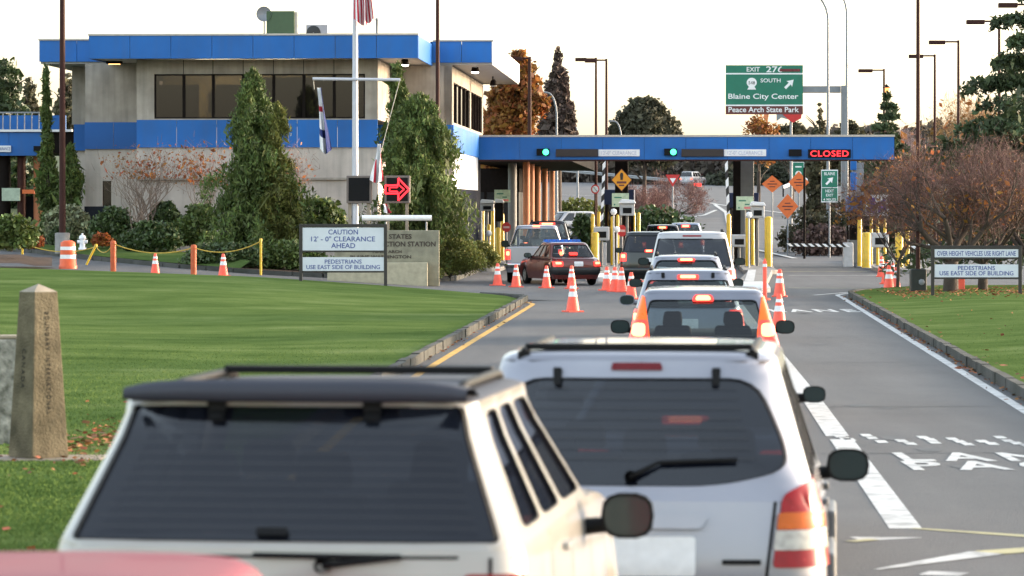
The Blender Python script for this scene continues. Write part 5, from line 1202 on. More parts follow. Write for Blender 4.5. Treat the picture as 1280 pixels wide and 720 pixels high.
wt('UNITED STATES', 514.5, 295.5, 62, 6); wt('INSPECTION STATION', 544.5, 305, 85, 6.4); wt('PEACE ARCH', 502, 314.5, 36, 3.6); wt('BLAINE WASHINGTON', 514, 321, 76, 4)
# ---------------------------------------------------------------- matrix arrow signs and white pipe
d = 124
def matrix(px0, px1, on, label):
    x0, x1 = gx(px0, d), gx(px1, d); t = empty('arrow_sign', ((x0 + x1) / 2, d, .25), 0, label, 'electronic sign', 'square electronic signs'); w_ = (x1 - x0) / 2; za, zc = gz(254, d) - .25, gz(219.5, d) - .25
    mb = MB(); mb.box(-w_, w_, 0, .5, za, zc); mb.build('housing', mat('grey brown housing', (.16, .13, .115), .5, var=.1), t, .02)
    mb = MB(); mb.box(-w_ + .07, w_ - .07, -.02, -.002, za + .07, zc - .07); o = mb.build('screen', BLK, t)
    for sg in (-1, 1): mb = MB(); mb.box(sg * w_ * .75 - .05, sg * w_ * .75 + .05, .1, .2, 0, za); mb.build('post', mat('weathered timber post', (.3, .25, .19), .8, var=.15), t)
    if on:
        s = .36; pts = [(-1, .36), (.1, .36), (.1, 1), (1, 0), (.1, -1), (.1, -.36), (-1, -.36), (-1, .36)]; zc_ = (za + zc) / 2
        for k_ in (1.0, .52):
            mb = MB(); q = [((a if k_ == 1 else a * .62 - .03) * s * 1.05, -.04, zc_ + b * s * (1 if k_ == 1 else .5)) for a, b in pts]
            for a, b in zip(q, q[1:]): mb.tube([a, b], .028 if k_ == 1 else .02, 6)
            mb.build('lit_arrow', LEDR, o)
matrix(433, 464.5, False, 'dark blank electronic sign before the building wall'); matrix(480.5, 512.5, True, 'electronic sign showing a red right arrow before the weeping tree')
p = at(496, 272.5, 121); t = empty('pipe_rail', (p.x, p.y, .3), 0, 'thick white horizontal pipe on thin posts above the name wall', 'pipe'); mb = MB(); mb.tube([(-1.1, 0, p.z - .3), (1.1, 0, p.z - .3)], .09, 12); mb.build('pipe', mat('bright white pipe', (.85, .85, .85), .3, var=.03), t)
for x in (-.35, .93): mb = MB(); mb.tube([(x, .02, 0), (x, .02, p.z - .42)], .03, 6); mb.build('post', GALV, t)
# ---------------------------------------------------------------- flagpole and flags
d = 124.2; p = at(444, 332, d); t = empty('flagpole', p, 0, 'white flagpole with a cross yard before the building', 'flagpole'); PW = mat('pale grey flagpole paint', (.52, .53, .58), .4, var=.05)
mb = MB(); mb.tube([(0, 0, 0), (0, 0, 7.8), (.01, 0, 13.0)], [.115, .085, .05], 12); mb.lathe([(.0, 13.25), (.1, 13.15), (.1, 13.05), (0, 13.0)], n=10); mb.build('pole', PW, t)
zy = gz(99.5, d) - p.z; mb = MB(); mb.tube([(gx(391, d) - p.x, -.1, zy + .02), (gx(500.5, d) - p.x, -.1, zy - .01)], .05, 8); mb.build('yard', PW, t)
ROPE = mat('pale rope', (.45, .43, .38), .8)
mb = MB(); mb.tube([(gx(500, d) - p.x, -.1, zy), (gx(484, d) - p.x, -.12, gz(160, d) - p.z), (gx(470, d) - p.x, -.14, gz(215, d) - p.z), (gx(449, d) - p.x, -.12, gz(275, d) - p.z)], .012, 5); mb.tube([(gx(392, d) - p.x, -.1, zy), (gx(393, d) - p.x, -.1, gz(112, d) - p.z)], .012, 5); mb.build('halyard', ROPE, t)
def flag(px, pyt, pyb, wt_, wb, cols, label, lean=0.0, folds=5, d=124.0, stripes='v'):
    z1, z0 = gz(pyt, d), gz(pyb, d); nu, nv = 40, 26; P = np.zeros((nv, nu, 3)); mi = []
    for j in range(nv):
        v = j / (nv - 1)
        for i in range(nu):
            u = i / (nu - 1); wdt = wt_ + (wb - wt_) * v
            P[j, i] = ((u - .5) * wdt + lean * v + .02 * math.sin(u * 9 + v * 5), .12 * math.sin(u * folds * math.pi + 2 * v) * (.4 + v), (z1 - z0) * (1 - v) - (.28 * (z1 - z0)) * abs(math.sin(u * 2.3 + .4)) * v * .6)
    for j in range(nv - 1):
        for i in range(nu - 1):
            u, v = i / nu, j / nv; mi.append(cols(u, v))
    o = grid_mesh('flag', P, [LETW, mat('flag red cloth', (.5, .02, .045), .8), mat('flag blue cloth', (.015, .03, .16), .8)]); o.data.polygons.foreach_set('material_index', mi); o.location = (gx(px, d), d - .15, z0)
    return tag(o, label, 'flag')
flag(451, -75, 17, .35, .62, lambda u, v: 2 if v < .45 and u < .4 else (1 if int(u * 13) % 2 == 0 else 0), 'red and white striped flag hanging at the top of the flagpole', .1)
flag(399, 110, 181, .12, .34, lambda u, v: 2 if (u > .74 - .2 * v) or .6 < v < .72 else (1 if .25 < v < .33 and u < .6 else 0), 'blue and white flag drooping from the yard end', .22, 4)
flag(474, 180, 222, .1, .42, lambda u, v: 1 if (.2 < u < .36 and v > .35) or u > .86 else 0, 'white and red flag drooping in front of the weeping tree', -.08, 4); flag(481, 255, 265, .12, .22, lambda u, v: 1 if u > .6 else 0, 'loose white and red flag tail below the red arrow sign', .1, 3, 123.7)
# ---------------------------------------------------------------- cones, drum, posts, hydrant
CONEO = mat('fluorescent orange plastic', (0.95, 0.12, 0.07), 0.5, var=0.08, scale=8); REFL = mat('white reflective collar', (.8, .8, .8), .4, var=.06)
def make_cone(h=.72, lab=None):
    t = empty('traffic_cone', (0, 0, 0), 0, lab, 'traffic cone', 'orange traffic cones'); mb = MB(); b = h * .27
    mb.box(-b, b, -b, b, 0, .035); mb.lathe([(b * .82, .035), (b * .25, h * .97), (b * .18, h), (0, h)], n=18); mb.build('cone_body', CONEO, t)
    mb = MB(); q = lambda f: b * .82 + (b * .25 - b * .82) * f / .97 + .004
    mb.lathe([(q(.5), h * .5), (q(.66), h * .66)], n=18); mb.build('collar', REFL, t); mb = MB(); mb.lathe([(q(.76), h * .76), (q(.85), h * .85)], n=18); mb.build('collar', REFL, t)
    return t
proto = None
cones = [(622, 357, .72, 0, 'cone at the left end of the row, by the silver pickup wheel'), (645, 359, .72, 0, 'second cone of the row, before the front wheel of the maroon sedan'), (683, 360, .70, 0, 'third cone of the row, before the maroon sedan door'),
 (714.5, 361, .72, 0, 'cone behind the nearer lone cone, before the maroon sedan tail'), (716, 390, .74, 0, 'lone cone standing nearest in the open lane'), (758.5, 363, .72, 0, 'cone beside the white island nose, first of a bunch of three'), (768.5, 364.5, .74, 0, 'middle cone of the bunch beside the black minivan'), (777, 365, .74, 0, 'cone of the bunch closest to the black minivan'),
 (789, 374, .74, 0, 'cone half hidden by the mirror of the silver wagon'), (795.5, 352, .72, 0, 'cone top behind the wagon mirrors, below the black minivan'), (974.5, 371, .78, 0, 'upper cone of a close pair in the closed lane'), (974, 411, .72, 0, 'lower nearer cone of a close pair in the closed lane'),
 (1102, 346, .75, 0, 'farthest cone in the bunch before the yellow bollards'), (1108, 355, .80, 0, 'second cone in the bunch before the yellow bollards'), (1111, 365, .80, 0, 'nearest cone of the bunch at the right lawn corner'), (1120, 361, .66, 0, 'shorter cone at the edge of the right lawn bunch'), (1116, 350, .6, 0, 'cone tip peeking out behind the right lawn bunch'),
 (194, 343, .62, 1, 'small cone on the left lawn edge nearer the striped drum'), (279, 345.5, .66, 1, 'small cone on the left lawn edge nearer the board sign')]
for px, py, h, lw, lab in cones:
    if lw: d_ = 113.0 if px < 230 else 111.5; loc = at(px, py, d_)
    else: loc = G(px, py)
    lab = 'orange ' + lab
    if proto is None: t = proto = make_cone(.72, lab)
    else: t = copy_tree(proto); t['label'] = lab
    t.location = loc; s = h / .72; t.scale = (s, s, s); t.rotation_euler = (0, 0, random.uniform(-.5, .5))
p = G(956, 375); t = empty('delineator_post', p, 0, 'slim orange tube post beside the silver wagon lane', 'delineator'); mb = MB(); mb.lathe([(.16, 0), (.15, .05), (.055, .06), (.055, 1.05), (.03, 1.06), (.03, 1.12), (0, 1.12)], n=14); mb.build('tube', CONEO, t); mb = MB(); mb.lathe([(.058, .9), (.058, .98)], n=14); mb.build('collar', REFL, t)
p = at(1202, 368, 107); t = empty('delineator_post', p, .2, 'orange panel leaning behind the right board sign', 'delineator'); mb = MB(); mb.box(-.09, .09, -.02, .02, 0, .55); mb.build('panel', CONEO, t, .01)
p = at(85, 336, 114); t = empty('traffic_drum', p, 0, 'orange and white striped traffic drum by the hydrant', 'traffic drum'); mb = MB(); mb.lathe([(.27, 0), (.27, .1), (.245, .12), (.245, .29), (.235, .30)], n=20); mb.lathe([(.235, .42), (.23, .56)], n=20); mb.lathe([(.225, .66), (.22, .78), (.12, .84), (0, .84)], n=20); mb.build('drum_body', mat('weathered orange plastic', (.72, .11, .03), .5, var=.12), t)
mb = MB(); mb.lathe([(.236, .30), (.236, .42)], n=20); mb.lathe([(.231, .56), (.227, .66)], n=20); mb.build('stripes', REFL, t)
p = at(103, 312, 127); t = empty('fire_hydrant', p, 0, 'white fire hydrant on the grass by the concrete footing', 'fire hydrant'); mb = MB(); mb.lathe([(.13, 0), (.13, .06), (.09, .07), (.09, .34), (.12, .35), (.12, .39), (.09, .46), (.03, .49), (.03, .54), (0, .54)], n=14); mb.build('barrel', WHT, t, 0)
mb = MB(); mb.tube([(-.17, 0, .26), (.17, 0, .26)], .055, 10); mb.tube([(0, -.17, .24), (0, 0, .24)], .065, 10); mb.build('nozzle_caps', WHT, t)
OP = mat('faded orange post', (.5, .1, .03), .6, var=.15)
posts = []
for px, py, pyt, d_, m_, lab in ((141.5, 340, 302, 115, OP, 'orange rope post between the drum and the small cone'), (242, 344.5, 307, 113, OP, 'orange rope post between the two small cones'), (326, 344, 299, 112, YEL, 'slim yellow rope post beside the board sign'), (28, 318, 301, 121, YEL, 'yellow stake by the mulch patch'), (114, 331, 306, 118, YEL, 'leaning yellow stake behind the striped drum')):
    p = at(px, py, d_); h = gz(pyt, d_) - p.z; t = empty('rope_post', p, 0, lab, 'post'); mb = MB(); lean = .15 if 'leaning' in lab else 0
    mb.tube([(-lean, 0, 0), (lean, 0, h)], .085 if m_ is OP else .035, 8); mb.build('shaft', m_, t); mb = MB(); mb.lathe([(.095 if m_ is OP else .045, h - .06), (.07 if m_ is OP else .04, h + .02), (0, h + .03)], c=(lean, 0, 0), n=8); mb.build('cap', m_, t); posts.append(Vector((p.x + lean, p.y, p.z + h - .06)))
order = [posts[3], posts[4], posts[0], posts[1], posts[2]]; mb = MB()
for a, b in zip(order, order[1:]): mb.tube([a.lerp(b, q) - Vector((0, 0, .22 * 4 * q * (1 - q))) for q in np.linspace(0, 1, 12)], .016, 5)
tag(mb.build('barrier_rope', mat('yellow rope', (.5, .34, .05), .8)), 'sagging yellow rope strung between the orange posts', 'rope')
# ---------------------------------------------------------------- bollards
def make_bollard():
    t = empty('bollard', (0, 0, 0), 0, None, 'bollard', 'yellow steel bollards at the booths'); mb = MB(); mb.lathe([(.1, 0), (.1, 2.06), (.075, 2.13), (.0, 2.16)], n=14); mb.build('post', YEL, t); mb = MB(); mb.lathe([(.14, 0), (.14, .03), (.1, .04)], n=12); mb.build('base_collar', CONC, t); return t
bp = None
bol = [(603.5, 257, 175, .8, 'beside the dark wall base, farthest from the pickup'), (611, 280, 168, .8, 'shortest of the group at the shrub corner'), (616, 258, 170, .8, 'tall one beside the grey reader box of the first lane'), (622.5, 284, 164, 1.1, 'thick one nearest the shrub corner kerb'), (628, 266, 171, .8, 'beside the small red octagon of the first lane'),
 (741, 267, 156, .75, 'left one of the pair beside the striped raised arm'), (748.5, 264, 158, .75, 'right one of the pair beside the striped raised arm'), (744, 290, 151, 1.4, 'short thick one behind the cone bunch'), (765.5, 270, 156, .7, 'between the grey reader box and the dark pier'), (772, 268, 160, .7, 'directly before the dark pier'), (792.5, 265, 170, .7, 'left one of the pair behind the black minivan'), (798.5, 265, 172, .7, 'right one of the pair behind the black minivan'),
 (911, 267, 155, .9, 'beside the black and white arm left of the grey pier'), (934.5, 271, 153, .8, 'slim one under the white domed lamp'), (941, 273, 157, .7, 'slim one touching the white reader hood'), (960.5, 270, 152, 1.45, 'thick one standing alone beside the open closed lane'),
 (1074.5, 271, 153, .85, 'tall one before the bright blue booth'), (1083, 290, 150, 1.7, 'short thick one before the bright blue booth'), (1089, 271, 158, .6, 'thin one under the purple board'), (1097, 272, 156, .6, 'thin one right of the purple board edge'), (1106, 272, 157, .6, 'thin one among the orange leaves'), (1124, 290, 152, 1.5, 'short thick one beside the brown pole'), (1134, 283, 154, .9, 'taller one beside the brown pole')]
for px, pyt, d_, s, lab in bol:
    if bp is None: t = bp = make_bollard()
    else: t = copy_tree(bp)
    h = gz(pyt, d_) - .16; t.location = (gx(px, d_), d_, .16); t.scale = (s * 1.05, s * 1.05, h / 2.16); t['label'] = 'yellow bollard, ' + lab
# reader boxes and hooded cameras beside the lanes
def reader(px, py, d_, w_, h_, m, label, hood=True):
    x, z = gx(px, d_), gz(py, d_); t = empty('card_reader', (x, d_, .16), 0, label, 'card reader'); z -= .16
    mb = MB(); mb.tube([(0, .1, 0), (0, .1, z)], .06, 8); mb.build('stem', GREYP, t); mb = MB(); mb.box(-w_ / 2, w_ / 2, -.1, .35, z - h_ / 2, z + h_ / 2); mb.build('box', m, t, .04)
    mb = MB(); mb.box(-w_ * .3, w_ * .3, -.12, -.103, z - h_ * .3, z + h_ * .15); mb.build('screen', BLK, t)
    if hood: mb = MB(); mb.prism([(-w_ * .6, z + h_ * .5 + .003), (w_ * .6, z + h_ * .5 + .003), (w_ * .45, z + h_ * .5 + .14), (-w_ * .4, z + h_ * .5 + .18)], -.25, .4); mb.build('hood', WHT, t, .02)
LGREY = mat('light grey enamel', (.45, .46, .48), .5, var=.1)
reader(609, 259, 168, .6, .34, LGREY, 'grey box reader with white hood above the first bollards'); reader(624, 265, 166, .36, .8, DKMET, 'dark upright reader cabinet beside the grey round column'); reader(752, 292, 153, .62, .55, LGREY, 'low grey reader box beside the short thick bollard', False); reader(784, 262, 156, .6, .5, LGREY, 'white hooded reader below the pale green plaque of the dark pier')
reader(924, 301, 154, .62, .5, LGREY, 'low grey reader box left of the grey pier', False); reader(947, 265, 156, .55, .5, LGREY, 'white hooded reader right of the grey pier'); reader(1100, 300, 156, .7, .6, LGREY, 'grey reader box behind the bunch of cones', False)
for px, py, d_, lab in ((602, 257, 172, 'small white dome camera by the building wall base'), (611, 292, 160, 'small white dome camera low by the shrub corner'), (767, 265, 153, 'small white dome camera beside the white hooded reader of the dark pier'), (771, 287, 152, 'small white dome camera beside the second red octagon'), (936, 269, 151, 'small white dome camera above the slim bollards')):
    p = at(px, py, d_); t = empty('dome_camera', (p.x, p.y, .16), 0, lab, 'camera'); mb = MB(); mb.tube([(0, 0, 0), (0, 0, p.z - .2)], .03, 6); mb.build('stem', LGREY, t); mb = MB(); mb.lathe([(.0, p.z - .02), (.1, p.z - .06), (.13, p.z - .16), (.09, p.z - .26), (0, p.z - .28)], n=12); mb.build('dome', mat('bright white pipe', (.85, .85, .85), .3, var=.03), t)
# striped barrier arms
def barrier(px, d_, pts, label, step=.26):
    t = empty('barrier_gate', (gx(px, d_), d_, .1), 0, label, 'barrier', 'black and white barrier arms'); mb = MB(); mb.box(-.2, .2, -.2, .2, 0, 1.0); mb.build('cabinet', LGREY, t, .03)
    a, b = Vector(pts[0]), Vector(pts[1]); n = int((b - a).length / step); mw, mk = MB(), MB(); dr = (b - a).normalized(); pr = Vector((dr.z, 0, -dr.x)) * .06
    for i in range(n):
        p, q = a.lerp(b, i / n), a.lerp(b, (i + 1) / n); sh = dr * .07
        vs = [p - pr - sh, p + pr + sh, q + pr + sh, q - pr - sh]; (mk if i % 2 else mw).add([v + Vector((0, -.03, 0)) for v in vs] + [v + Vector((0, .03, 0)) for v in vs], [(0, 1, 2, 3), (7, 6, 5, 4), (0, 4, 5, 1), (1, 5, 6, 2), (2, 6, 7, 3), (3, 7, 4, 0)])
    o = mw.build('arm', LETW, t); mk.build('stripes', LETK, o)
def rel(px, d_, a): return [(gx(q[0], d_) - gx(px, d_), -.2, gz(q[1], d_) - .1) for q in a]
barrier(752, 158, rel(752, 158, [(751.5, 292), (755, 203)]), 'raised striped barrier arm beside the dark pier'); barrier(911, 158, rel(911, 158, [(910.5, 275), (907.5, 203)]), 'raised striped barrier arm left of the grey pier', .3)
barrier(1060, 157, rel(1060, 157, [(1060, 307), (985, 306)]), 'lowered striped barrier arm across the closed lane', .14); barrier(1192, 150, rel(1192, 150, [(1184, 304.5), (1140, 309.5)]), 'lowered striped barrier arm behind the brown pole', .14)
# guard rails of the highway
def guardrail(pts, label, m=GALV, hgt=.75):
    t = empty('guard_rail', pts[0], 0, label, 'guard rail'); o = Vector(pts[0]); mb = MB(); P = resample(pts, 40); rel_ = [Vector(p) - o for p in P]
    for dz in (.55, .7): mb.tube([p + Vector((0, 0, dz)) for p in rel_], .09, 6)
    mb.build('rail', m, t); mb = MB()
    for p in rel_[::3]: mb.box(p.x - .06, p.x + .06, p.y, p.y + .1, p.z - .2, p.z + .7)
    mb.build('posts', DKMET, t)
def rp(px, py, d): p = at(px, py, d); return p
guardrail([rp(690, 219, 420), rp(740, 224, 400), rp(835, 233, 380)], 'long pale guard rail along the far highway slope'); guardrail([rp(979, 243, 330), rp(1005, 232, 335), rp(1016, 240, 320), rp(1021, 252, 300)], 'white curved guard rail behind the orange diamonds', LETW)
for px, py, d_, lab in ((872, 231, 455, 'red warning light unit far up the climbing road'),):
    p = at(px, py, d_); t = empty('warning_light', (p.x, p.y, float(road_h(d_))), 0, lab, 'warning light'); mb = MB(); mb.tube([(0, 0, 0), (0, 0, max(.5, p.z - float(road_h(d_))))], .08, 6); mb.build('post', GALV, t); mb = MB(); mb.box(-.45, .45, -.1, .1, p.z - float(road_h(d_)) - .2, p.z - float(road_h(d_)) + .2); mb.build('lamp', BRAKE, t, .05)
# boundary stones on the left lawn
OBM = mat('mossy granite obelisk', (.10, .086, .058), .95, var=.3, scale=4, bump=.8, bscale=40, col2=(.175, .148, .10), spec=.1)
d = 36.0; p = at(48, 573, d); s_ = F / d; p.z = lawn_height(p.x, p.y) + .02
t = empty('boundary_obelisk', p, .7, 'tall tapering mossy stone obelisk with carved CANADA on the left lawn', 'obelisk')
h = 1.62; w0, w1 = .205, .13; vs = []
for zz, ww in ((0, w0), (h - .075, w1), (h, .0)):
    if ww: vs += [(-ww, -ww, zz), (ww, -ww, zz), (ww, ww, zz), (-ww, ww, zz)]
    else: vs += [(0, 0, zz)]
mb = MB(); mb.add(vs[:8], [(0, 1, 5, 4), (1, 2, 6, 5), (2, 3, 7, 6), (3, 0, 4, 7)]); mb.build('shaft', OBM, t, .012)
mb = MB(); mb.add(vs[4:9], [(0, 1, 4), (1, 2, 4), (2, 3, 4), (3, 0, 4)]); mb.build('cap', mat('pale lichen stone', (.30, .26, .2), .9, var=.2, scale=8), t)
CARV = mat('carved dark letters', (.018, .015, .011), .95, var=.3, scale=20)
sl_ = math.atan((w0 - w1) / (h - .075))
def carve(s, face, zc, L_, hh):
    wz = w0 + (w1 - w0) * zc / (h - .075)
    M = Matrix.Rotation(face, 4, 'Z') @ Matrix.Translation((0, -wz - .0015, zc)) @ Matrix.Rotation(-sl_, 4, 'X') @ Matrix.Rotation(math.pi / 2, 4, 'Y')
    text_obj(s, L_, hh, 'carving', CARV, t, M, .003, spacing=1.3)
carve('BOUNDARY', 0, 1.18, .36, .045); carve('INTERNATIONAL', 0, .68, .55, .045)
carve('CANADA', -math.pi / 2, .83, .37, .06)
mb = MB(); mb.box(p.x - .55, p.x + .62, p.y - .36, p.y + .36, p.z - .12, p.z - .004); tag(mb.build('stone_slab', mat('worn sandstone slab', (.25, .2, .155), .9, var=.2, scale=4, bump=.4, bscale=30), None, .015), 'flat worn stone slab under the obelisk', 'slab')
p2 = at(9, 553, 38.5); p2.z = lawn_height(p2.x, p2.y); t2 = empty('boundary_stone', p2, .3, 'shorter lichen covered stone post beside the obelisk', 'stone post'); mb = MB(); mb.box(-.13, .13, -.14, .14, -.1, 1.05, taper=.85)
mb.build('shaft', mat('lichened grey stone', (.07, .08, .055), .95, var=.5, scale=9, bump=.7, bscale=25, col2=(.36, .36, .33)), t2, .02); mb = MB(); mb.box(-.115, .115, -.12, .12, 1.052, 1.085); mb.build('cap', mat('pale lichen stone', (.30, .26, .2), .9, var=.2, scale=8), t2, .01)
# ================================================================ vegetation
LEAF_DK = mat('dark evergreen needles', (.045, .07, .026), .7, var=.3, scale=1.2, island=.45, trans=.12)
LEAF_CY = mat('drooping cypress foliage', (.088, .130, .030), .7, var=.3, scale=1.0, island=.5, trans=.15)
LEAF_YG = mat('yellow green cypress foliage', (.125, .14, .028), .7, var=.3, scale=1.0, island=.45, trans=.2)
LEAF_SH = mat('glossy shrub leaves', (.062, .098, .032), .5, var=.3, scale=2, island=.45, trans=.1)
LEAF_MID = mat('mid green shrub leaves', (.095, .138, .034), .55, var=.3, scale=2, island=.45, trans=.15)
LEAF_VAR = mat('pale variegated leaves', (.23, .25, .14), .6, var=.4, scale=3, island=.55, trans=.15)
LEAF_OR = mat('orange autumn leaves', (.26, .115, .028), .7, var=.35, scale=1.5, island=.5, trans=.35)
LEAF_RU = mat('russet autumn leaves', (.33, .12, .03), .7, var=.35, scale=2, island=.5, trans=.35)
LEAF_FAR = mat('dull distant foliage', (.075, .07, .036), .8, var=.35, scale=.6, island=.4, trans=.2)
LEAF_BR = mat('brown bare undergrowth', (.12, .075, .062), .85, var=.3, scale=.8, island=.4)
TWIG = mat('purple brown twigs', (.145, .078, .063), .85, var=.25, scale=3, island=.35)
BARK = mat('dark bark', (.05, .036, .028), .9, var=.3, scale=5, bump=.5)
BARKP = mat('pale grey bark', (.20, .15, .12), .9, var=.3, scale=6, bump=.4)
def leaves(P, size, rng, hang=0.0, asp=1.8, jit=.45):
    """one rhombic leaf cluster per point: hang=1 keeps them vertical and drooping."""
    n = len(P); a = rng.normal(size=(n, 3))
    if hang: a = a * (1 - hang) + np.array([0, 0, -1.0]) * hang + rng.normal(size=(n, 3)) * .18
    a /= np.linalg.norm(a, axis=1, keepdims=True) + 1e-9
    b = np.cross(a, rng.normal(size=(n, 3))); b /= np.linalg.norm(b, axis=1, keepdims=True) + 1e-9
    s = size * np.exp(rng.normal(size=(n, 1)) * jit); L_ = a * s * asp * .5; W_ = b * s * .5
    return np.stack([P - L_, P + W_ - L_ * .15, P + L_, P - W_ - L_ * .15], 1)
def noise3(P, k, ph=0.0):
    return (np.sin(P[:, 0] * k + 1.3 + ph) * np.cos(P[:, 1] * k * 1.17 + .4 + ph) + np.sin(P[:, 2] * k * .93 + 2.1 + ph) * np.cos(P[:, 0] * k * .71 - ph) + np.sin((P[:, 1] + P[:, 2]) * k * 1.9 + ph)) / 3
def blob_points(lobes, n, rng, inner=.45, gap=.28, k=2.2):
    out = []
    vol = np.array([a[3] * a[4] * a[5] for a in lobes]); vol = vol ** .75 / (vol ** .75).sum()
    for lb, v in zip(lobes, vol):
        m = int(n * v * 1.6) + 8; d = rng.normal(size=(m, 3)); d /= np.linalg.norm(d, axis=1, keepdims=True); r = inner + (1.05 - inner) * rng.random((m, 1)) ** .6
        r *= 1 + .12 * rng.normal(size=(m, 1)); out.append(np.array(lb[:3]) + d * r * np.array(lb[3:6]))
    P = np.concatenate(out); keep = noise3(P, k, float(rng.random() * 9)) > -gap
    return P[keep]
def shrub(px, pyt, pyb, wpx, d, m, label, size=.10, n=5000, lobes=7, seed=1, cat='shrub', name='shrub', zb=None, depth=.8, stems=True, gap=.3, inner=.45):
    rng = np.random.default_rng(seed); p = at(px, pyb, d); zb = p.z if zb is None else zb; h = gz(pyt, d) - zb; w_ = wpx * d / F / 2
    t = empty(name, (p.x, d, zb), 0, label, cat); LB = []
    for i in range(lobes):
        u = (i + .5) / lobes * 2 - 1 + rng.normal() * .08; hh = h * (.62 + .38 * (1 - u * u)) * (.85 + .2 * rng.random()); r_ = w_ * (.34 + .16 * rng.random())
        LB.append((u * (w_ - r_ * .8), rng.normal() * w_ * .25 * depth, hh * .55, r_, r_ * depth, hh * .5))
    LB.append((0, 0, h * .55, w_ * .7, w_ * .6 * depth, h * .47))
    P = blob_points(LB, int(n * 1.5 * min(4, (.10 / size) ** 1.6)), rng, inner, gap, 6.0 / max(h, .5)); P = P[(P[:, 2] > .02) & (P[:, 2] < h * (.97 + .04 * rng.random(len(P))))]
    np_mesh('foliage', leaves(P, size * .72, rng, asp=1.5, jit=.3), 4, m, t)
    if stems:
        mb = MB()
        for i in range(6):
            a = rng.random() * 6.28; mb.tube([(0, 0, -.05), (math.cos(a) * w_ * .3, math.sin(a) * w_ * .2, h * .4), (math.cos(a) * w_ * .6, math.sin(a) * w_ * .4, h * .75)], [.035, .02, .008], 5)
        mb.build('stem', BARK, t)
    return t
def tree(px, pyt, pyb, wpx, d, m, label, size=.35, n=9000, seed=1, shape='round', trunk_r=.2, name='tree', zb=None, gap=.3, bark=BARK, crown0=.25, k=None):
    rng = np.random.default_rng(seed); x = gx(px, d); zb = (float(road_h(d)) if zb is None else zb); h = gz(pyt, d) - zb; w_ = wpx * d / F / 2
    t = empty(name, (x, d, zb), 0, label, 'tree'); LB = []
    if shape == 'cone':
        nl = 26; c0 = .06 if crown0 == .25 else crown0
        for i in range(nl):
            f_ = i / (nl - 1); z = h * (c0 + (.98 - c0) * f_); r_ = w_ * (1 - f_) ** .8 * 1.0 + .12
            for q in range(max(1, int(5 * (1 - f_)) + 1)):
                a = rng.random() * 6.28; rr = r_ * (.55 + .2 * rng.random()); LB.append((math.cos(a) * rr * .75, math.sin(a) * rr * .75, z - rr * .1, rr * .62, rr * .62, h * .05))
    else:
        for i in range(15):
            a = rng.random() * 6.28; e = rng.random(); z = h * (crown0 + (1 - crown0) * (.12 + .72 * e)); rr = w_ * math.sqrt(max(.05, 1 - (2 * e - .75) ** 2 * .75)); r_ = w_ * (.28 + .2 * rng.random())
            LB.append((math.cos(a) * max(0, rr - r_), math.sin(a) * max(0, rr - r_), z, r_, r_, min(r_ * 1.0, h * .2)))
        LB.append((0, 0, h * (crown0 + (1 - crown0) * .5), w_ * .6, w_ * .6, h * (1 - crown0) * .42)); LB.append((0, 0, h * .86, w_ * .35, w_ * .35, h * .14))
    P = blob_points(LB, int(n * 2.6), rng, .35, gap, k or 7.0 / max(w_, 1)); P = P[(P[:, 2] > .05) & (P[:, 2] < h)]
    np_mesh('crown', leaves(P, size * .55, rng, hang=.25, asp=1.5), 4, m, t); mb = MB(); mb.tube([(0, 0, -.3), (.05, 0, h * .4), (0, 0, h * .9)], [trunk_r, trunk_r * .7, trunk_r * .15], 8)
    for i in range(9):
        a = rng.random() * 6.28; z = h * (.25 + .5 * rng.random()); mb.tube([(0, 0, z), (math.cos(a) * w_ * .35, math.sin(a) * w_ * .35, z + h * .1), (math.cos(a) * w_ * .75, math.sin(a) * w_ * .75, z + h * .16)], [trunk_r * .4, trunk_r * .25, .02], 5)
    mb.build('trunk', bark, t); return t
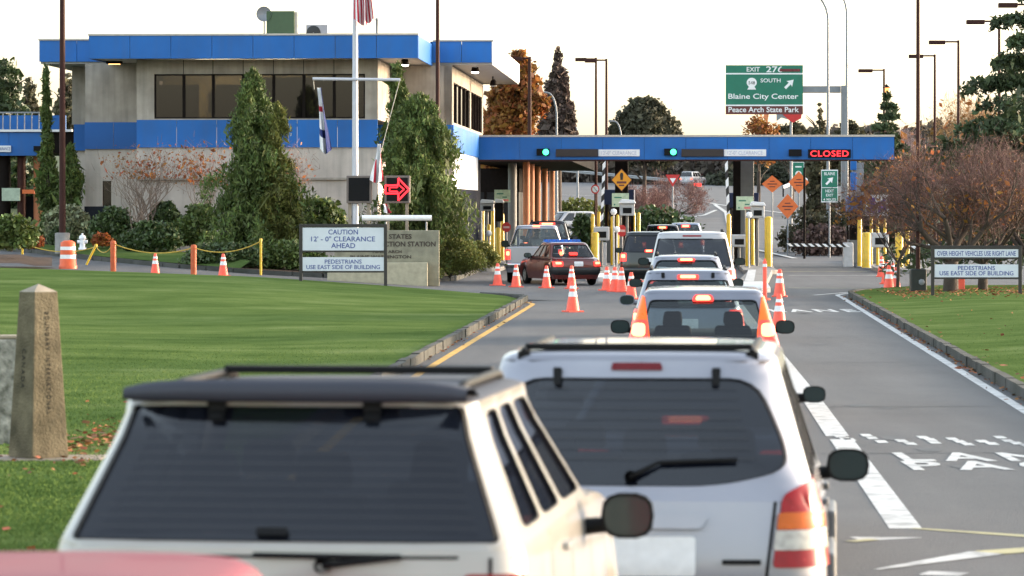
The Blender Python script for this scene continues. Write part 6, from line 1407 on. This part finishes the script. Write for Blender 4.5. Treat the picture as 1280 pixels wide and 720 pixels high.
def weeping(px, pyt, pyb, wpx, d, label, m=LEAF_CY, seed=1, n_br=120, size=.075, prof=None, lean=0.0, hang=.75):
    """conical drooping conifer: boughs run out, arch over and hang curtains of sprays."""
    rng = np.random.default_rng(seed); p = at(px, pyb, d); h = gz(pyt, d) - p.z; w_ = wpx * d / F / 2; t = empty('weeping_conifer', p, 0, label, 'conifer tree')
    prof = prof or (lambda f: (1 - f) ** .85 * .95 + .06); pts = []; mb = MB()
    mb.tube([(0, 0, -.2), (lean * .4, 0, h * .5), (lean, 0, h * .97)], [.16, .09, .012], 8)
    for b in range(n_br):
        f_ = (b + rng.random()) / n_br; f_ = .04 + .95 * f_ ** .9; z0 = h * f_; a = rng.random() * 6.28; L_ = w_ * prof(f_) * (.5 + .62 * rng.random()) * (.86 + .28 * math.sin(2 * a + f_ * 11 + seed)); N_ = 10
        s = np.linspace(0, 1, N_); rise = .45 * L_ * (rng.random()); droop = (.2 + .55 * rng.random()) * L_
        bx_ = lean * f_ + np.cos(a) * L_ * s; by_ = np.sin(a) * L_ * s; bz_ = z0 + rise * np.sin(s * 2.2) - droop * s ** 2.2
        bz_ = np.maximum(bz_, .05)
        if b % 3 == 0: mb.tube([(bx_[i], by_[i], bz_[i]) for i in (0, 3, 6, 9)], [.03, .02, .012, .004], 4)
        k = int(80 + 470 * L_ / max(w_, .3)); q = rng.random(k) ** .75; ii = q * (N_ - 1); i0 = np.minimum(ii.astype(int), N_ - 2); fr_ = ii - i0
        B = np.stack([bx_[i0] * (1 - fr_) + bx_[i0 + 1] * fr_, by_[i0] * (1 - fr_) + by_[i0 + 1] * fr_, bz_[i0] * (1 - fr_) + bz_[i0 + 1] * fr_], 1)
        B += rng.normal(size=(k, 3)) * np.array([.10, .10, .05]) * (.4 + .5 * L_); dz = rng.random(k) ** 1.6 * (.2 + .38 * L_) * q; B[:, 2] -= dz
        pts.append(B)
    # leader tip
    tip = rng.random(60); pts.append(np.stack([lean + rng.normal(size=60) * .05 * (1.3 - tip), rng.normal(size=60) * .05, h * (.93 + .08 * tip)], 1))
    P = np.concatenate(pts); P = P[P[:, 2] > .03]; mb.build('trunk', BARK, t); np_mesh('crown', leaves(P, size * .44, rng, hang=hang * .8, asp=3.6), 4, m, t); return t
def boughs(px, pyt, pyb, wpx, d, label, m=LEAF_DK, seed=1, whorls=14, size=.09, zb=None, upsw=-.12, dens=70, name='conifer_tree', tr=.14, per=6):
    """open conifer with whorled boughs of flat sprays and gaps between the tiers."""
    rng = np.random.default_rng(seed); x = gx(px, d); zb = (float(road_h(d)) if zb is None else zb); h = gz(pyt, d) - zb; w_ = wpx * d / F / 2; t = empty(name, (x, d, zb), 0, label, 'conifer tree'); mb = MB(); mb.tube([(0, 0, -.2), (0, 0, h)], [tr, .015], 8); pts = []
    for i in range(whorls):
        f_ = .12 + .87 * i / (whorls - 1); z = h * f_
        for j in range(per):
            a = rng.random() * 6.28; L_ = w_ * (1 - f_) ** .75 * (.6 + .55 * rng.random()) + .08; zt = z + upsw * L_ + rng.normal() * .03 * h / whorls
            mb.tube([(0, 0, z), (math.cos(a) * L_ * .6, math.sin(a) * L_ * .6, (z + zt) / 2 + .05 * L_), (math.cos(a) * L_, math.sin(a) * L_, zt)], [.04 * L_ / w_ + .012, .02, .006], 4)
            k = int(2.6 * dens * (.35 + L_ / w_)); s = .12 + .9 * rng.random(k); side = rng.normal(size=k) * .2 * L_ * (1.15 - s)
            P = np.stack([np.cos(a) * L_ * s - np.sin(a) * side, np.sin(a) * L_ * s + np.cos(a) * side, z + (zt - z) * s + .06 * L_ * np.sin(s * 3) + rng.normal(size=k) * .035 * (1 + L_) - np.abs(side) * .25], 1); pts.append(P)
    P = np.concatenate(pts); mb.build('trunk', BARK, t); np_mesh('crown', leaves(P, size * .6, rng, hang=.2, asp=2.4), 4, m, t); return t
def bare(px, pyb, d, h, w_, label, seed=1, stems=5, tw=9000, leafn=0, leafm=LEAF_OR, bark=BARK, spread=1.0, lz=(.2, 1), twm=TWIG, name='bare_tree', r0=.16, trunk_h=.22, zb=None, lsize=.09, upright=.0, lside=None):
    rng = np.random.default_rng(seed); p = at(px, pyb, d) if zb is None else Vector((gx(px, d), d, zb)); t = empty(name, p, 0, label, 'tree'); mb = MB(); tips = []
    ends = []
    def grow(P, D, L_, r, dep):
        n = 4; pts = [P]; rs = [r]
        for i in range(n):
            D = (D + Vector(rng.normal(size=3)) * .13 + Vector((0, 0, .05 + .1 * upright))).normalized(); P = P + D * L_ / n; pts.append(P); rs.append(r * (1 - .42 * (i + 1) / n))
        mb.tube(pts, rs, 7 if dep < 2 else 4, cap=False)
        if dep >= 2: ends.append((pts[1], D, L_)); ends.append((pts[-1], D, L_)); ends.append((pts[2], D, L_))
        if dep < 4:
            for i in range(3 if dep < 3 else 2):
                a = Vector(rng.normal(size=3)); a = (a - D * a.dot(D)).normalized(); ang = (.35 + .5 * rng.random()) * spread
                nd = (D * math.cos(ang) + a * math.sin(ang)).normalized(); nd.z = max(nd.z, -.1) + .08; nd.normalize()
                grow(pts[-1 if i < 2 else 2], nd, L_ * (.62 + .2 * rng.random()), rs[-1] * .8, dep + 1)
    if trunk_h: mb.tube([(0, 0, -.1), (.03, 0, h * trunk_h)], [r0 * 1.2, r0], 9)
    for s in range(stems):
        a = 6.28 * s / stems + rng.random(); o = .55 * spread * (1 - .5 * upright); D = Vector((math.cos(a) * o * w_ / h * 1.6, math.sin(a) * o * w_ / h * 1.4, 1 - .35 * spread + .3 * upright)).normalized(); grow(Vector((0.0 if trunk_h else math.cos(a) * .12, 0.0 if trunk_h else math.sin(a) * .12, h * trunk_h)), D, h * .30, r0 * .6, 0)
    E = np.array([list(e[0]) for e in ends]); Dv = np.array([list(e[1]) for e in ends])
    sx = w_ / 2 / max(.01, np.percentile(np.abs(E[:, 0]), 96)); sz = h * .93 / max(.01, np.percentile(E[:, 2], 98))
    S = np.array([sx, min(sx, 1.3), sz]); mb.v = [(v[0] * (1 + (sx - 1) * min(1, max(0, v[2]) / (h * .3))), v[1], v[2] * (1 + (sz - 1) * min(1, max(0, v[2]) / (h * .3)))) for v in mb.v]
    f_ = np.clip(E[:, 2:3] / (h * .3), 0, 1); E = np.concatenate([E[:, :1] * (1 + (sx - 1) * f_), E[:, 1:2], E[:, 2:3] * (1 + (sz - 1) * f_)], 1)
    mb.build('trunk', bark, t)
    if tw:
        k = rng.integers(0, len(E), tw); st = E[k] + rng.normal(size=(tw, 3)) * .05 * h * np.array([1, .8, .6]); dr = Dv[k] * .6 + rng.normal(size=(tw, 3)) * .55 + np.array([0, 0, .12]); dr /= np.linalg.norm(dr, axis=1, keepdims=True); ln = h * (.035 + .07 * rng.random((tw, 1))); sd = np.cross(dr, rng.normal(size=(tw, 3))); sd /= np.linalg.norm(sd, axis=1, keepdims=True); wd = .0035 + .004 * rng.random((tw, 1)); wd = wd * d / 105
        np_mesh('twigs', np.stack([st - sd * wd, st + sd * wd, st + dr * ln + sd * wd * .3, st + dr * ln - sd * wd * .3], 1), 4, twm, t)
    if leafn:
        k = rng.integers(0, len(E), leafn); P = E[k] + rng.normal(size=(leafn, 3)) * .045 * h; zz = P[:, 2] / h; P = P[(zz > lz[0]) & (zz < lz[1])]
        if lside: P = P[noise3(P, 1.7, lside) > -.05]
        np_mesh('leaves', leaves(P, lsize, rng), 4, leafm, t)
    return t
# ---- the conifers before the building
weeping(316, 86, 332, 172, 127.5, 'broad drooping cypress, largest one before the building windows', LEAF_CY, 3, 210, .085, lambda f: (1 - f) ** .62 * .98 + .03)
weeping(347, 128, 333, 96, 127, 'yellow green spire leaning on the broad cypress side', LEAF_YG, 5, 80, .08, lambda f: (1 - f) ** .6 * .9 + .05)
weeping(498, 78, 332, 84, 129.0, 'slim pointed weeping conifer below the soffit floodlight', LEAF_CY, 7, 110, .085, lambda f: (1 - f) ** .6 * .8 + .08)
weeping(526, 118, 334, 165, 127.5, 'wide weeping conifer behind the red arrow sign', LEAF_CY, 11, 210, .088, lambda f: (1 - f) ** .42 * .95 + .03)
weeping(497, 175, 336, 78, 126.6, 'low weeping conifer between the two electronic signs', LEAF_CY, 13, 80, .085, lambda f: (1 - f) ** .5 * .9 + .05)
weeping(61, 84, 300, 62, 141, 'narrow weeping conifer with a thin bent tip beside the brown pole', LEAF_CY, 17, 100, .10, lambda f: .02 + .95 * (1 - f) ** 1.45, lean=-.12)
weeping(88, 180, 300, 52, 140, 'small weeping conifer between the brown pole and pale wall', LEAF_CY, 19, 50, .10, lambda f: (1 - f) ** .6 * .9 + .05)
# ---- shrubs of the bed
sh = [(14, 268, 312, 70, 117, LEAF_MID, 'yellow green shrub on the mulch at the left frame edge', .13), (84, 256, 305, 62, 136, LEAF_VAR, 'pale variegated shrub behind the concrete footing', .12), (141, 258, 308, 62, 134.5, LEAF_SH, 'dark round shrub below the narrow dark window', .12), (206, 252, 305, 44, 134.8, LEAF_SH, 'dark glossy shrub between the two red maples', .12),
 (190, 276, 316, 76, 132, LEAF_SH, 'low bluish dark shrub behind the rope, right of the hydrant', .11), (247, 255, 308, 60, 132.5, LEAF_MID, 'mid green shrub left of the broad cypress', .12), (398, 246, 310, 80, 131, LEAF_MID, 'bright green rhododendron before the blank electronic sign', .14), (362, 300, 337, 90, 125.5, LEAF_MID, 'low olive ground shrub left of the board sign', .10), (280, 303, 334, 110, 125, LEAF_SH, 'dark low shrub mass under the broad cypress', .10),
 (562, 297, 345, 96, 127, LEAF_YG, 'rounded juniper right of the name wall', .055), (594, 300, 336, 60, 146, LEAF_YG, 'juniper below the dark wall base by the bollards', .06), (520, 330, 350, 70, 123.6, LEAF_YG, 'low spreading juniper at the kerb before the name wall', .055), (440, 318, 345, 80, 123.8, LEAF_SH, 'low dark shrub behind the board sign', .09), (36, 292, 310, 40, 130, LEAF_RU, 'small russet shrub behind the mulch patch', .09), (128, 292, 307, 26, 130, LEAF_RU, 'small red brown shrub right of the hydrant', .08), (75, 283, 306, 30, 134, LEAF_SH, 'small dark shrub under the variegated one', .09)]
for i, (px, pt, pb, w_, d_, m_, lab, s_) in enumerate(sh): shrub(px, pt, pb, w_, d_, m_, lab, s_, 4600, 7, 31 + i, inner=.4)
# ---- small red maples against the wall
bare(178, 318, 134.2, 3.9, 2.75, 'nearly leafless red maple with pale stems before the beige wall', 41, 7, 320, 900, LEAF_RU, BARKP, .7, (.68, 1), mat('pale twigs', (.23, .15, .12), .9, var=.2), 'maple_tree', .045, 0, None, .05, 1.2)
bare(258, 318, 134, 4.0, 1.6, 'red maple partly hidden by the broad cypress', 43, 5, 300, 900, LEAF_RU, BARKP, .7, (.6, 1), mat('pale twigs', (.23, .15, .12), .9, var=.2), 'maple_tree', .045, 0, None, .05, 1.2); bare(368, 318, 134, 3.9, 1.0, 'thin maple right of the broad cypress', 44, 4, 500, 220, LEAF_RU, BARKP, .7, (.6, 1), mat('pale twigs', (.23, .15, .12), .9, var=.2), 'maple_tree', .04, 0, None, .05, 1.2)
# ---- bare trees on the right lawn
bare(1188, 368, 105, 4.2, 3.9, 'bare purple brown tree with forked dark trunk behind the right board sign', 51, 6, 6000, 900, LEAF_OR, BARK, 1.15, (.15, 1), TWIG, 'bare_tree', .19, .20, None, .05, lside=2.0)
bare(1228, 366, 107, 4.1, 3.6, 'bare tree with thinner trunk at the right end of the board sign', 53, 6, 5600, 1100, LEAF_OR, BARK, 1.15, (.15, .7), TWIG, 'bare_tree', .13, .20, None, .05, lside=.5)
bare(1122, 362, 112, 3.9, 2.6, 'small tree with orange leaves before the purple board', 56, 6, 5200, 3400, LEAF_OR, BARK, 1.0, (.3, 1), TWIG, 'bare_tree', .05, .2, None, .06, lside=1.2)
bare(1290, 364, 110, 4.3, 3.4, 'bare tree cut by the right frame edge', 57, 5, 9000, 1000, LEAF_OR, BARK, 1.15, (.1, .7), TWIG, 'bare_tree', .13, .2, None, .08)
# ---- trees beyond
boughs(1108, 118, 300, 120, 200, 'small dark conifer below the orange lantern', LEAF_DK, 61, 15, .17, dens=80); boughs(1305, -60, 330, 420, 118, 'large dark conifer reaching in from the right frame edge with layered boughs', LEAF_DK, 63, 15, .11, dens=210, tr=.22, zb=.1, upsw=-.10, per=8)
tree(647, 62, 230, 84, 232, LEAF_OR, 'tall orange autumn tree behind the roof corner', .30, 9000, 71, crown0=.42, gap=.12); tree(622, 100, 230, 50, 240, LEAF_OR, 'lower orange tree beside the building side windows', .28, 4000, 70, crown0=.35, gap=.2); tree(697, 60, 230, 58, 262, mat('purple brown dusk conifer', (.085, .06, .05), .8, var=.3, scale=.6, island=.4, trans=.15), 'tall dark pointed conifer beside the orange tree', .34, 9000, 73, 'cone', .3, crown0=.42)
tree(805, 123, 220, 92, 310, mat('dark olive dusk foliage', (.07, .07, .042), .8, var=.3, scale=.5, island=.4, trans=.15), 'wide round dark tree above the canopy beam', .36, 11000, 75, crown0=.42, gap=.35)
tree(948, 142, 230, 70, 330, LEAF_OR, 'thin sunlit orange tree below the exit sign', .26, 2600, 77, gap=.0, crown0=.5); tree(1024, 128, 230, 46, 300, LEAF_FAR, 'small pointed conifer left of the gantry post', .3, 2600, 79, 'cone'); tree(1060, 150, 230, 60, 310, LEAF_FAR, 'low brown tree behind the gantry post', .36, 2600, 81, gap=.05, crown0=.4); tree(990, 150, 235, 60, 350, LEAF_FAR, 'dull shrubby tree behind the exit sign pole', .36, 2200, 82, gap=.1, crown0=.5)
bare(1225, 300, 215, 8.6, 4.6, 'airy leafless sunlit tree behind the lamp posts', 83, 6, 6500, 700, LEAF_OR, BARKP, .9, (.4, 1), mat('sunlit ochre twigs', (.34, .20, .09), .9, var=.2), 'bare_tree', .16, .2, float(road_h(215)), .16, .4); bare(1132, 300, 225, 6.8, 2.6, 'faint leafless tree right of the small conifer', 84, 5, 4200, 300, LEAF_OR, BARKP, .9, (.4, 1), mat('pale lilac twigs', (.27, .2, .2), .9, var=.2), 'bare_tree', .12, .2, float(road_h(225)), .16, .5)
tree(4, 72, 300, 92, 215, LEAF_DK, 'dark lacy tree above the left railing', .24, 4200, 85, zb=3.0, gap=.05, crown0=.05); tree(38, 96, 300, 40, 222, LEAF_FAR, 'sunlit edged tree left of the narrow weeping conifer', .24, 1700, 86, zb=3.0, gap=.05, crown0=.1); tree(84, 92, 230, 44, 240, LEAF_FAR, 'small sunlit tree seen past the roof overhang', .3, 1800, 87, zb=3.0, gap=.0)
tree(30, 205, 285, 70, 172, LEAF_SH, 'dark leafy tree on the bank beside the left canopy', .2, 3600, 88, zb=2.2, crown0=.05)
# ---- hedges and banks beyond the booths
shrub(806, 257, 290, 150, 212, LEAF_SH, 'clipped dark hedge between the first and second lanes', .22, 7000, 9, 91, 'hedge', 'hedge', zb=float(road_h(212)) - .1, depth=.5); shrub(728, 266, 292, 30, 212, LEAF_SH, 'rounded dark hedge beyond the brown columns', .2, 3000, 5, 92, 'hedge', 'hedge', zb=float(road_h(205)) - .1)
shrub(722, 247, 268, 80, 275, LEAF_YG, 'pale green bush row along the far highway foot', .25, 3000, 6, 93, 'bush', 'bush', zb=float(road_h(275)) - .1)
P = np.zeros((10, 12, 3))
for i in range(10):
    for j in range(12): P[i, j] = (1.6 + .6 * j + .1 * i, 182 + i * 5.0, float(road_h(182 + i * 5.0)) + .06 + .12 * math.sin(math.pi * j / 11))
tag(grid_mesh('lawn', P, LAWN), kind='structure')
for px, pt, pb, w_, d_, s_, lab in ((842, 222, 275, 76, 285, 95, 'reddish leafless bush mass left of the climbing road'), (806, 232, 270, 50, 262, 96, 'pale leafless bush behind the clipped hedge')):
    bare(px, pb, d_, (gz(pt, d_) - float(road_h(d_))), w_ * d_ / F, lab, s_, 9, 7000, 0, LEAF_OR, BARK, 1.2, (0, 1), mat('reddish winter twigs', (.19, .10, .085), .85, var=.25, island=.3), 'bare_bush', .06, 0.05, float(road_h(d_)))
for i, (px, pt, w_, d_, m_, lab) in enumerate(((1010, 262, 74, 206, LEAF_FAR, 'olive brown bank shrub under the orange diamonds'), (1050, 248, 66, 204, LEAF_FAR, 'taller bank shrub under the green exit sign'), (1085, 238, 64, 214, LEAF_SH, 'dark bank shrub behind the bright blue booth'), (1030, 280, 92, 198, LEAF_BR, 'low brown undergrowth at the bank foot'), (1130, 245, 96, 206, LEAF_BR, 'brown bank shrub behind the orange leaves'), (1210, 240, 130, 200, LEAF_BR, 'brown thicket behind the bare trees'))):
    shrub(px, pt, 318, w_, d_, m_, lab, .2, 4200, 7, 101 + i, zb=float(road_h(d_)) - .1, gap=.2)
# far woods that read as one mass
rng = np.random.default_rng(5); LB = []
for i in range(70):
    d_ = 480 + 90 * rng.random(); px = 640 + 760 * i / 70; tp = np.interp(px, [640, 700, 760, 860, 940, 1000, 1100, 1400], [206, 200, 196, 205, 180, 172, 170, 160]) + rng.normal() * 6; zt = gz(tp, d_); zb = float(road_h(d_)) - 1; r_ = 4 + 4 * rng.random()
    LB.append((gx(px, d_), d_, (zt + zb) / 2, r_, r_, (zt - zb) / 2))
P = blob_points(LB, 80000, rng, .5, .5, .5); np_ = np_mesh('woods', leaves(P, .5, rng), 4, mat('far dusk woods', (.060, .055, .042), .85, var=.45, scale=.12, island=.35, col2=(.10, .078, .06)))
tag(np_, 'dull brown green woods beyond the climbing road', 'woods', None, 'stuff')
LB = []
for i in range(26):
    d_ = 470 + 40 * rng.random(); px = 905 + 190 * i / 26; tp = np.interp(px, [905, 960, 1100], [224, 200, 205]) + rng.normal() * 4; zt = gz(tp, d_); zb = float(road_h(d_)) - 1; r_ = 2.6 + 2 * rng.random(); LB.append((gx(px, d_), d_, (zt + zb) / 2, r_, r_, (zt - zb) / 2))
P = blob_points(LB, 30000, rng, .5, .4, .8); o = np_mesh('undergrowth', leaves(P, .28, rng), 4, mat('dark mixed undergrowth', (.04, .046, .026), .85, var=.4, scale=.2, island=.4)); tag(o, 'dark mixed undergrowth on the slope behind the orange diamonds', 'undergrowth', None, 'stuff')
# ---- mown grass blades and fallen leaves
def blades(name, XY, zf, m, label, hgt=.05, wd=.012):
    n = len(XY); z = np.array([zf(a, b) for a, b in XY]); B = np.stack([XY[:, 0], XY[:, 1], z - .004], 1); a = rng.random(n) * 6.28; s = np.stack([np.cos(a), np.sin(a), 0 * a], 1) * wd * (.7 + .6 * rng.random((n, 1))); hgt = hgt * (1.15 - .011 * (XY[:, 1:2] - 25)).clip(.35, 1.2); up = np.stack([rng.normal(size=n) * .35, rng.normal(size=n) * .35, np.ones(n)], 1) * hgt * (.5 + .8 * rng.random((n, 1)))
    o = np_mesh(name, np.stack([B - s, B + s, B + up], 1), 3, m); return tag(o, label, 'grass', None, 'stuff')
GR = mat('grass blades', (.070, .130, .026), .7, var=.25, scale=.5, island=.22, trans=.25)
n = 80000; y = 25 + 70 * (1 - (1 - rng.random(n)) ** .42); f_ = rng.random(n); xl = np.maximum(-640 * y / F * 1.05 - .3, -16); xr = lk(np.minimum(y, 102)) - .18; XY = np.stack([xl + (xr - xl) * f_, y], 1); XY = XY[XY[:, 0] < lk(XY[:, 1]) - .2]
XY = XY[XY[:, 1] < np.interp(XY[:, 0], lf_x, lf_y) - .5]
dd = 60
blades('grass', XY, lawn_height, LAWNB, 'short mown grass of the left lawn', .022, .010)
n = 12000; y = 48 + 45 * (1 - (1 - rng.random(n)) ** .42); XY = np.stack([rk(y) + .18 + rng.random(n) * 5.5, y], 1); XY = XY[XY[:, 0] < 640 * XY[:, 1] / F * 1.05]; blades('grass', XY, lambda a, b: .13 + .1 * float(smooth(0, 3, a - rk(b))), LAWNB, 'short mown grass of the right lawn', .022, .011)
FL = mat('fallen brown leaves', (.26, .10, .03), .8, var=.45, scale=5, island=.5)
def litter(XY, zf, label, size=.07):
    P = np.array([(a, b, zf(a, b) + .012 + .03 * rng.random()) for a, b in XY]); Q = leaves(P, size, rng, asp=1.3, jit=.3); Q[:, :, 2] = P[:, None, 2] + (Q[:, :, 2] - P[:, None, 2]) * .35
    tag(np_mesh('fallen_leaves', Q, 4, FL), label, 'leaves', None, 'stuff')
c = np.stack([rng.normal(size=420) * .32 - 4.05, rng.normal(size=420) * 1.7 + 38.5], 1); c2 = np.stack([-6 + 5 * rng.random(130), 26 + 22 * rng.random(130)], 1); litter(np.concatenate([c, c2]), lawn_height, 'brown leaves fallen round the obelisk on the left lawn', .055)
zr = lambda a, b: .13 + .1 * float(smooth(0, 3, a - rk(min(b, 107)))) if a > rk(min(b, 107)) else 0.0
c = np.stack([10.2 + 4.6 * rng.random(1100), 104 + rng.normal(size=1100) * 3.2], 1); c = c[(c[:, 1] < 111.5)]; y = 40 + 68 * rng.random(900); g = np.stack([rk(y) - np.abs(rng.normal(size=900)) * .13 - .03, y], 1); c3 = np.stack([rk(y) + 4 * rng.random(900) ** 2, y], 1)[:110]
litter(np.concatenate([c, c3, g]), zr, 'brown leaves fallen under the bare trees and along the right kerb', .06)
y = 58 + 44 * rng.random(420); litter(np.stack([lk(y) + np.abs(rng.normal(size=420)) * .12 + .03, y], 1), lambda a, b: 0.0, 'leaf litter in the gutter of the left kerb', .05)
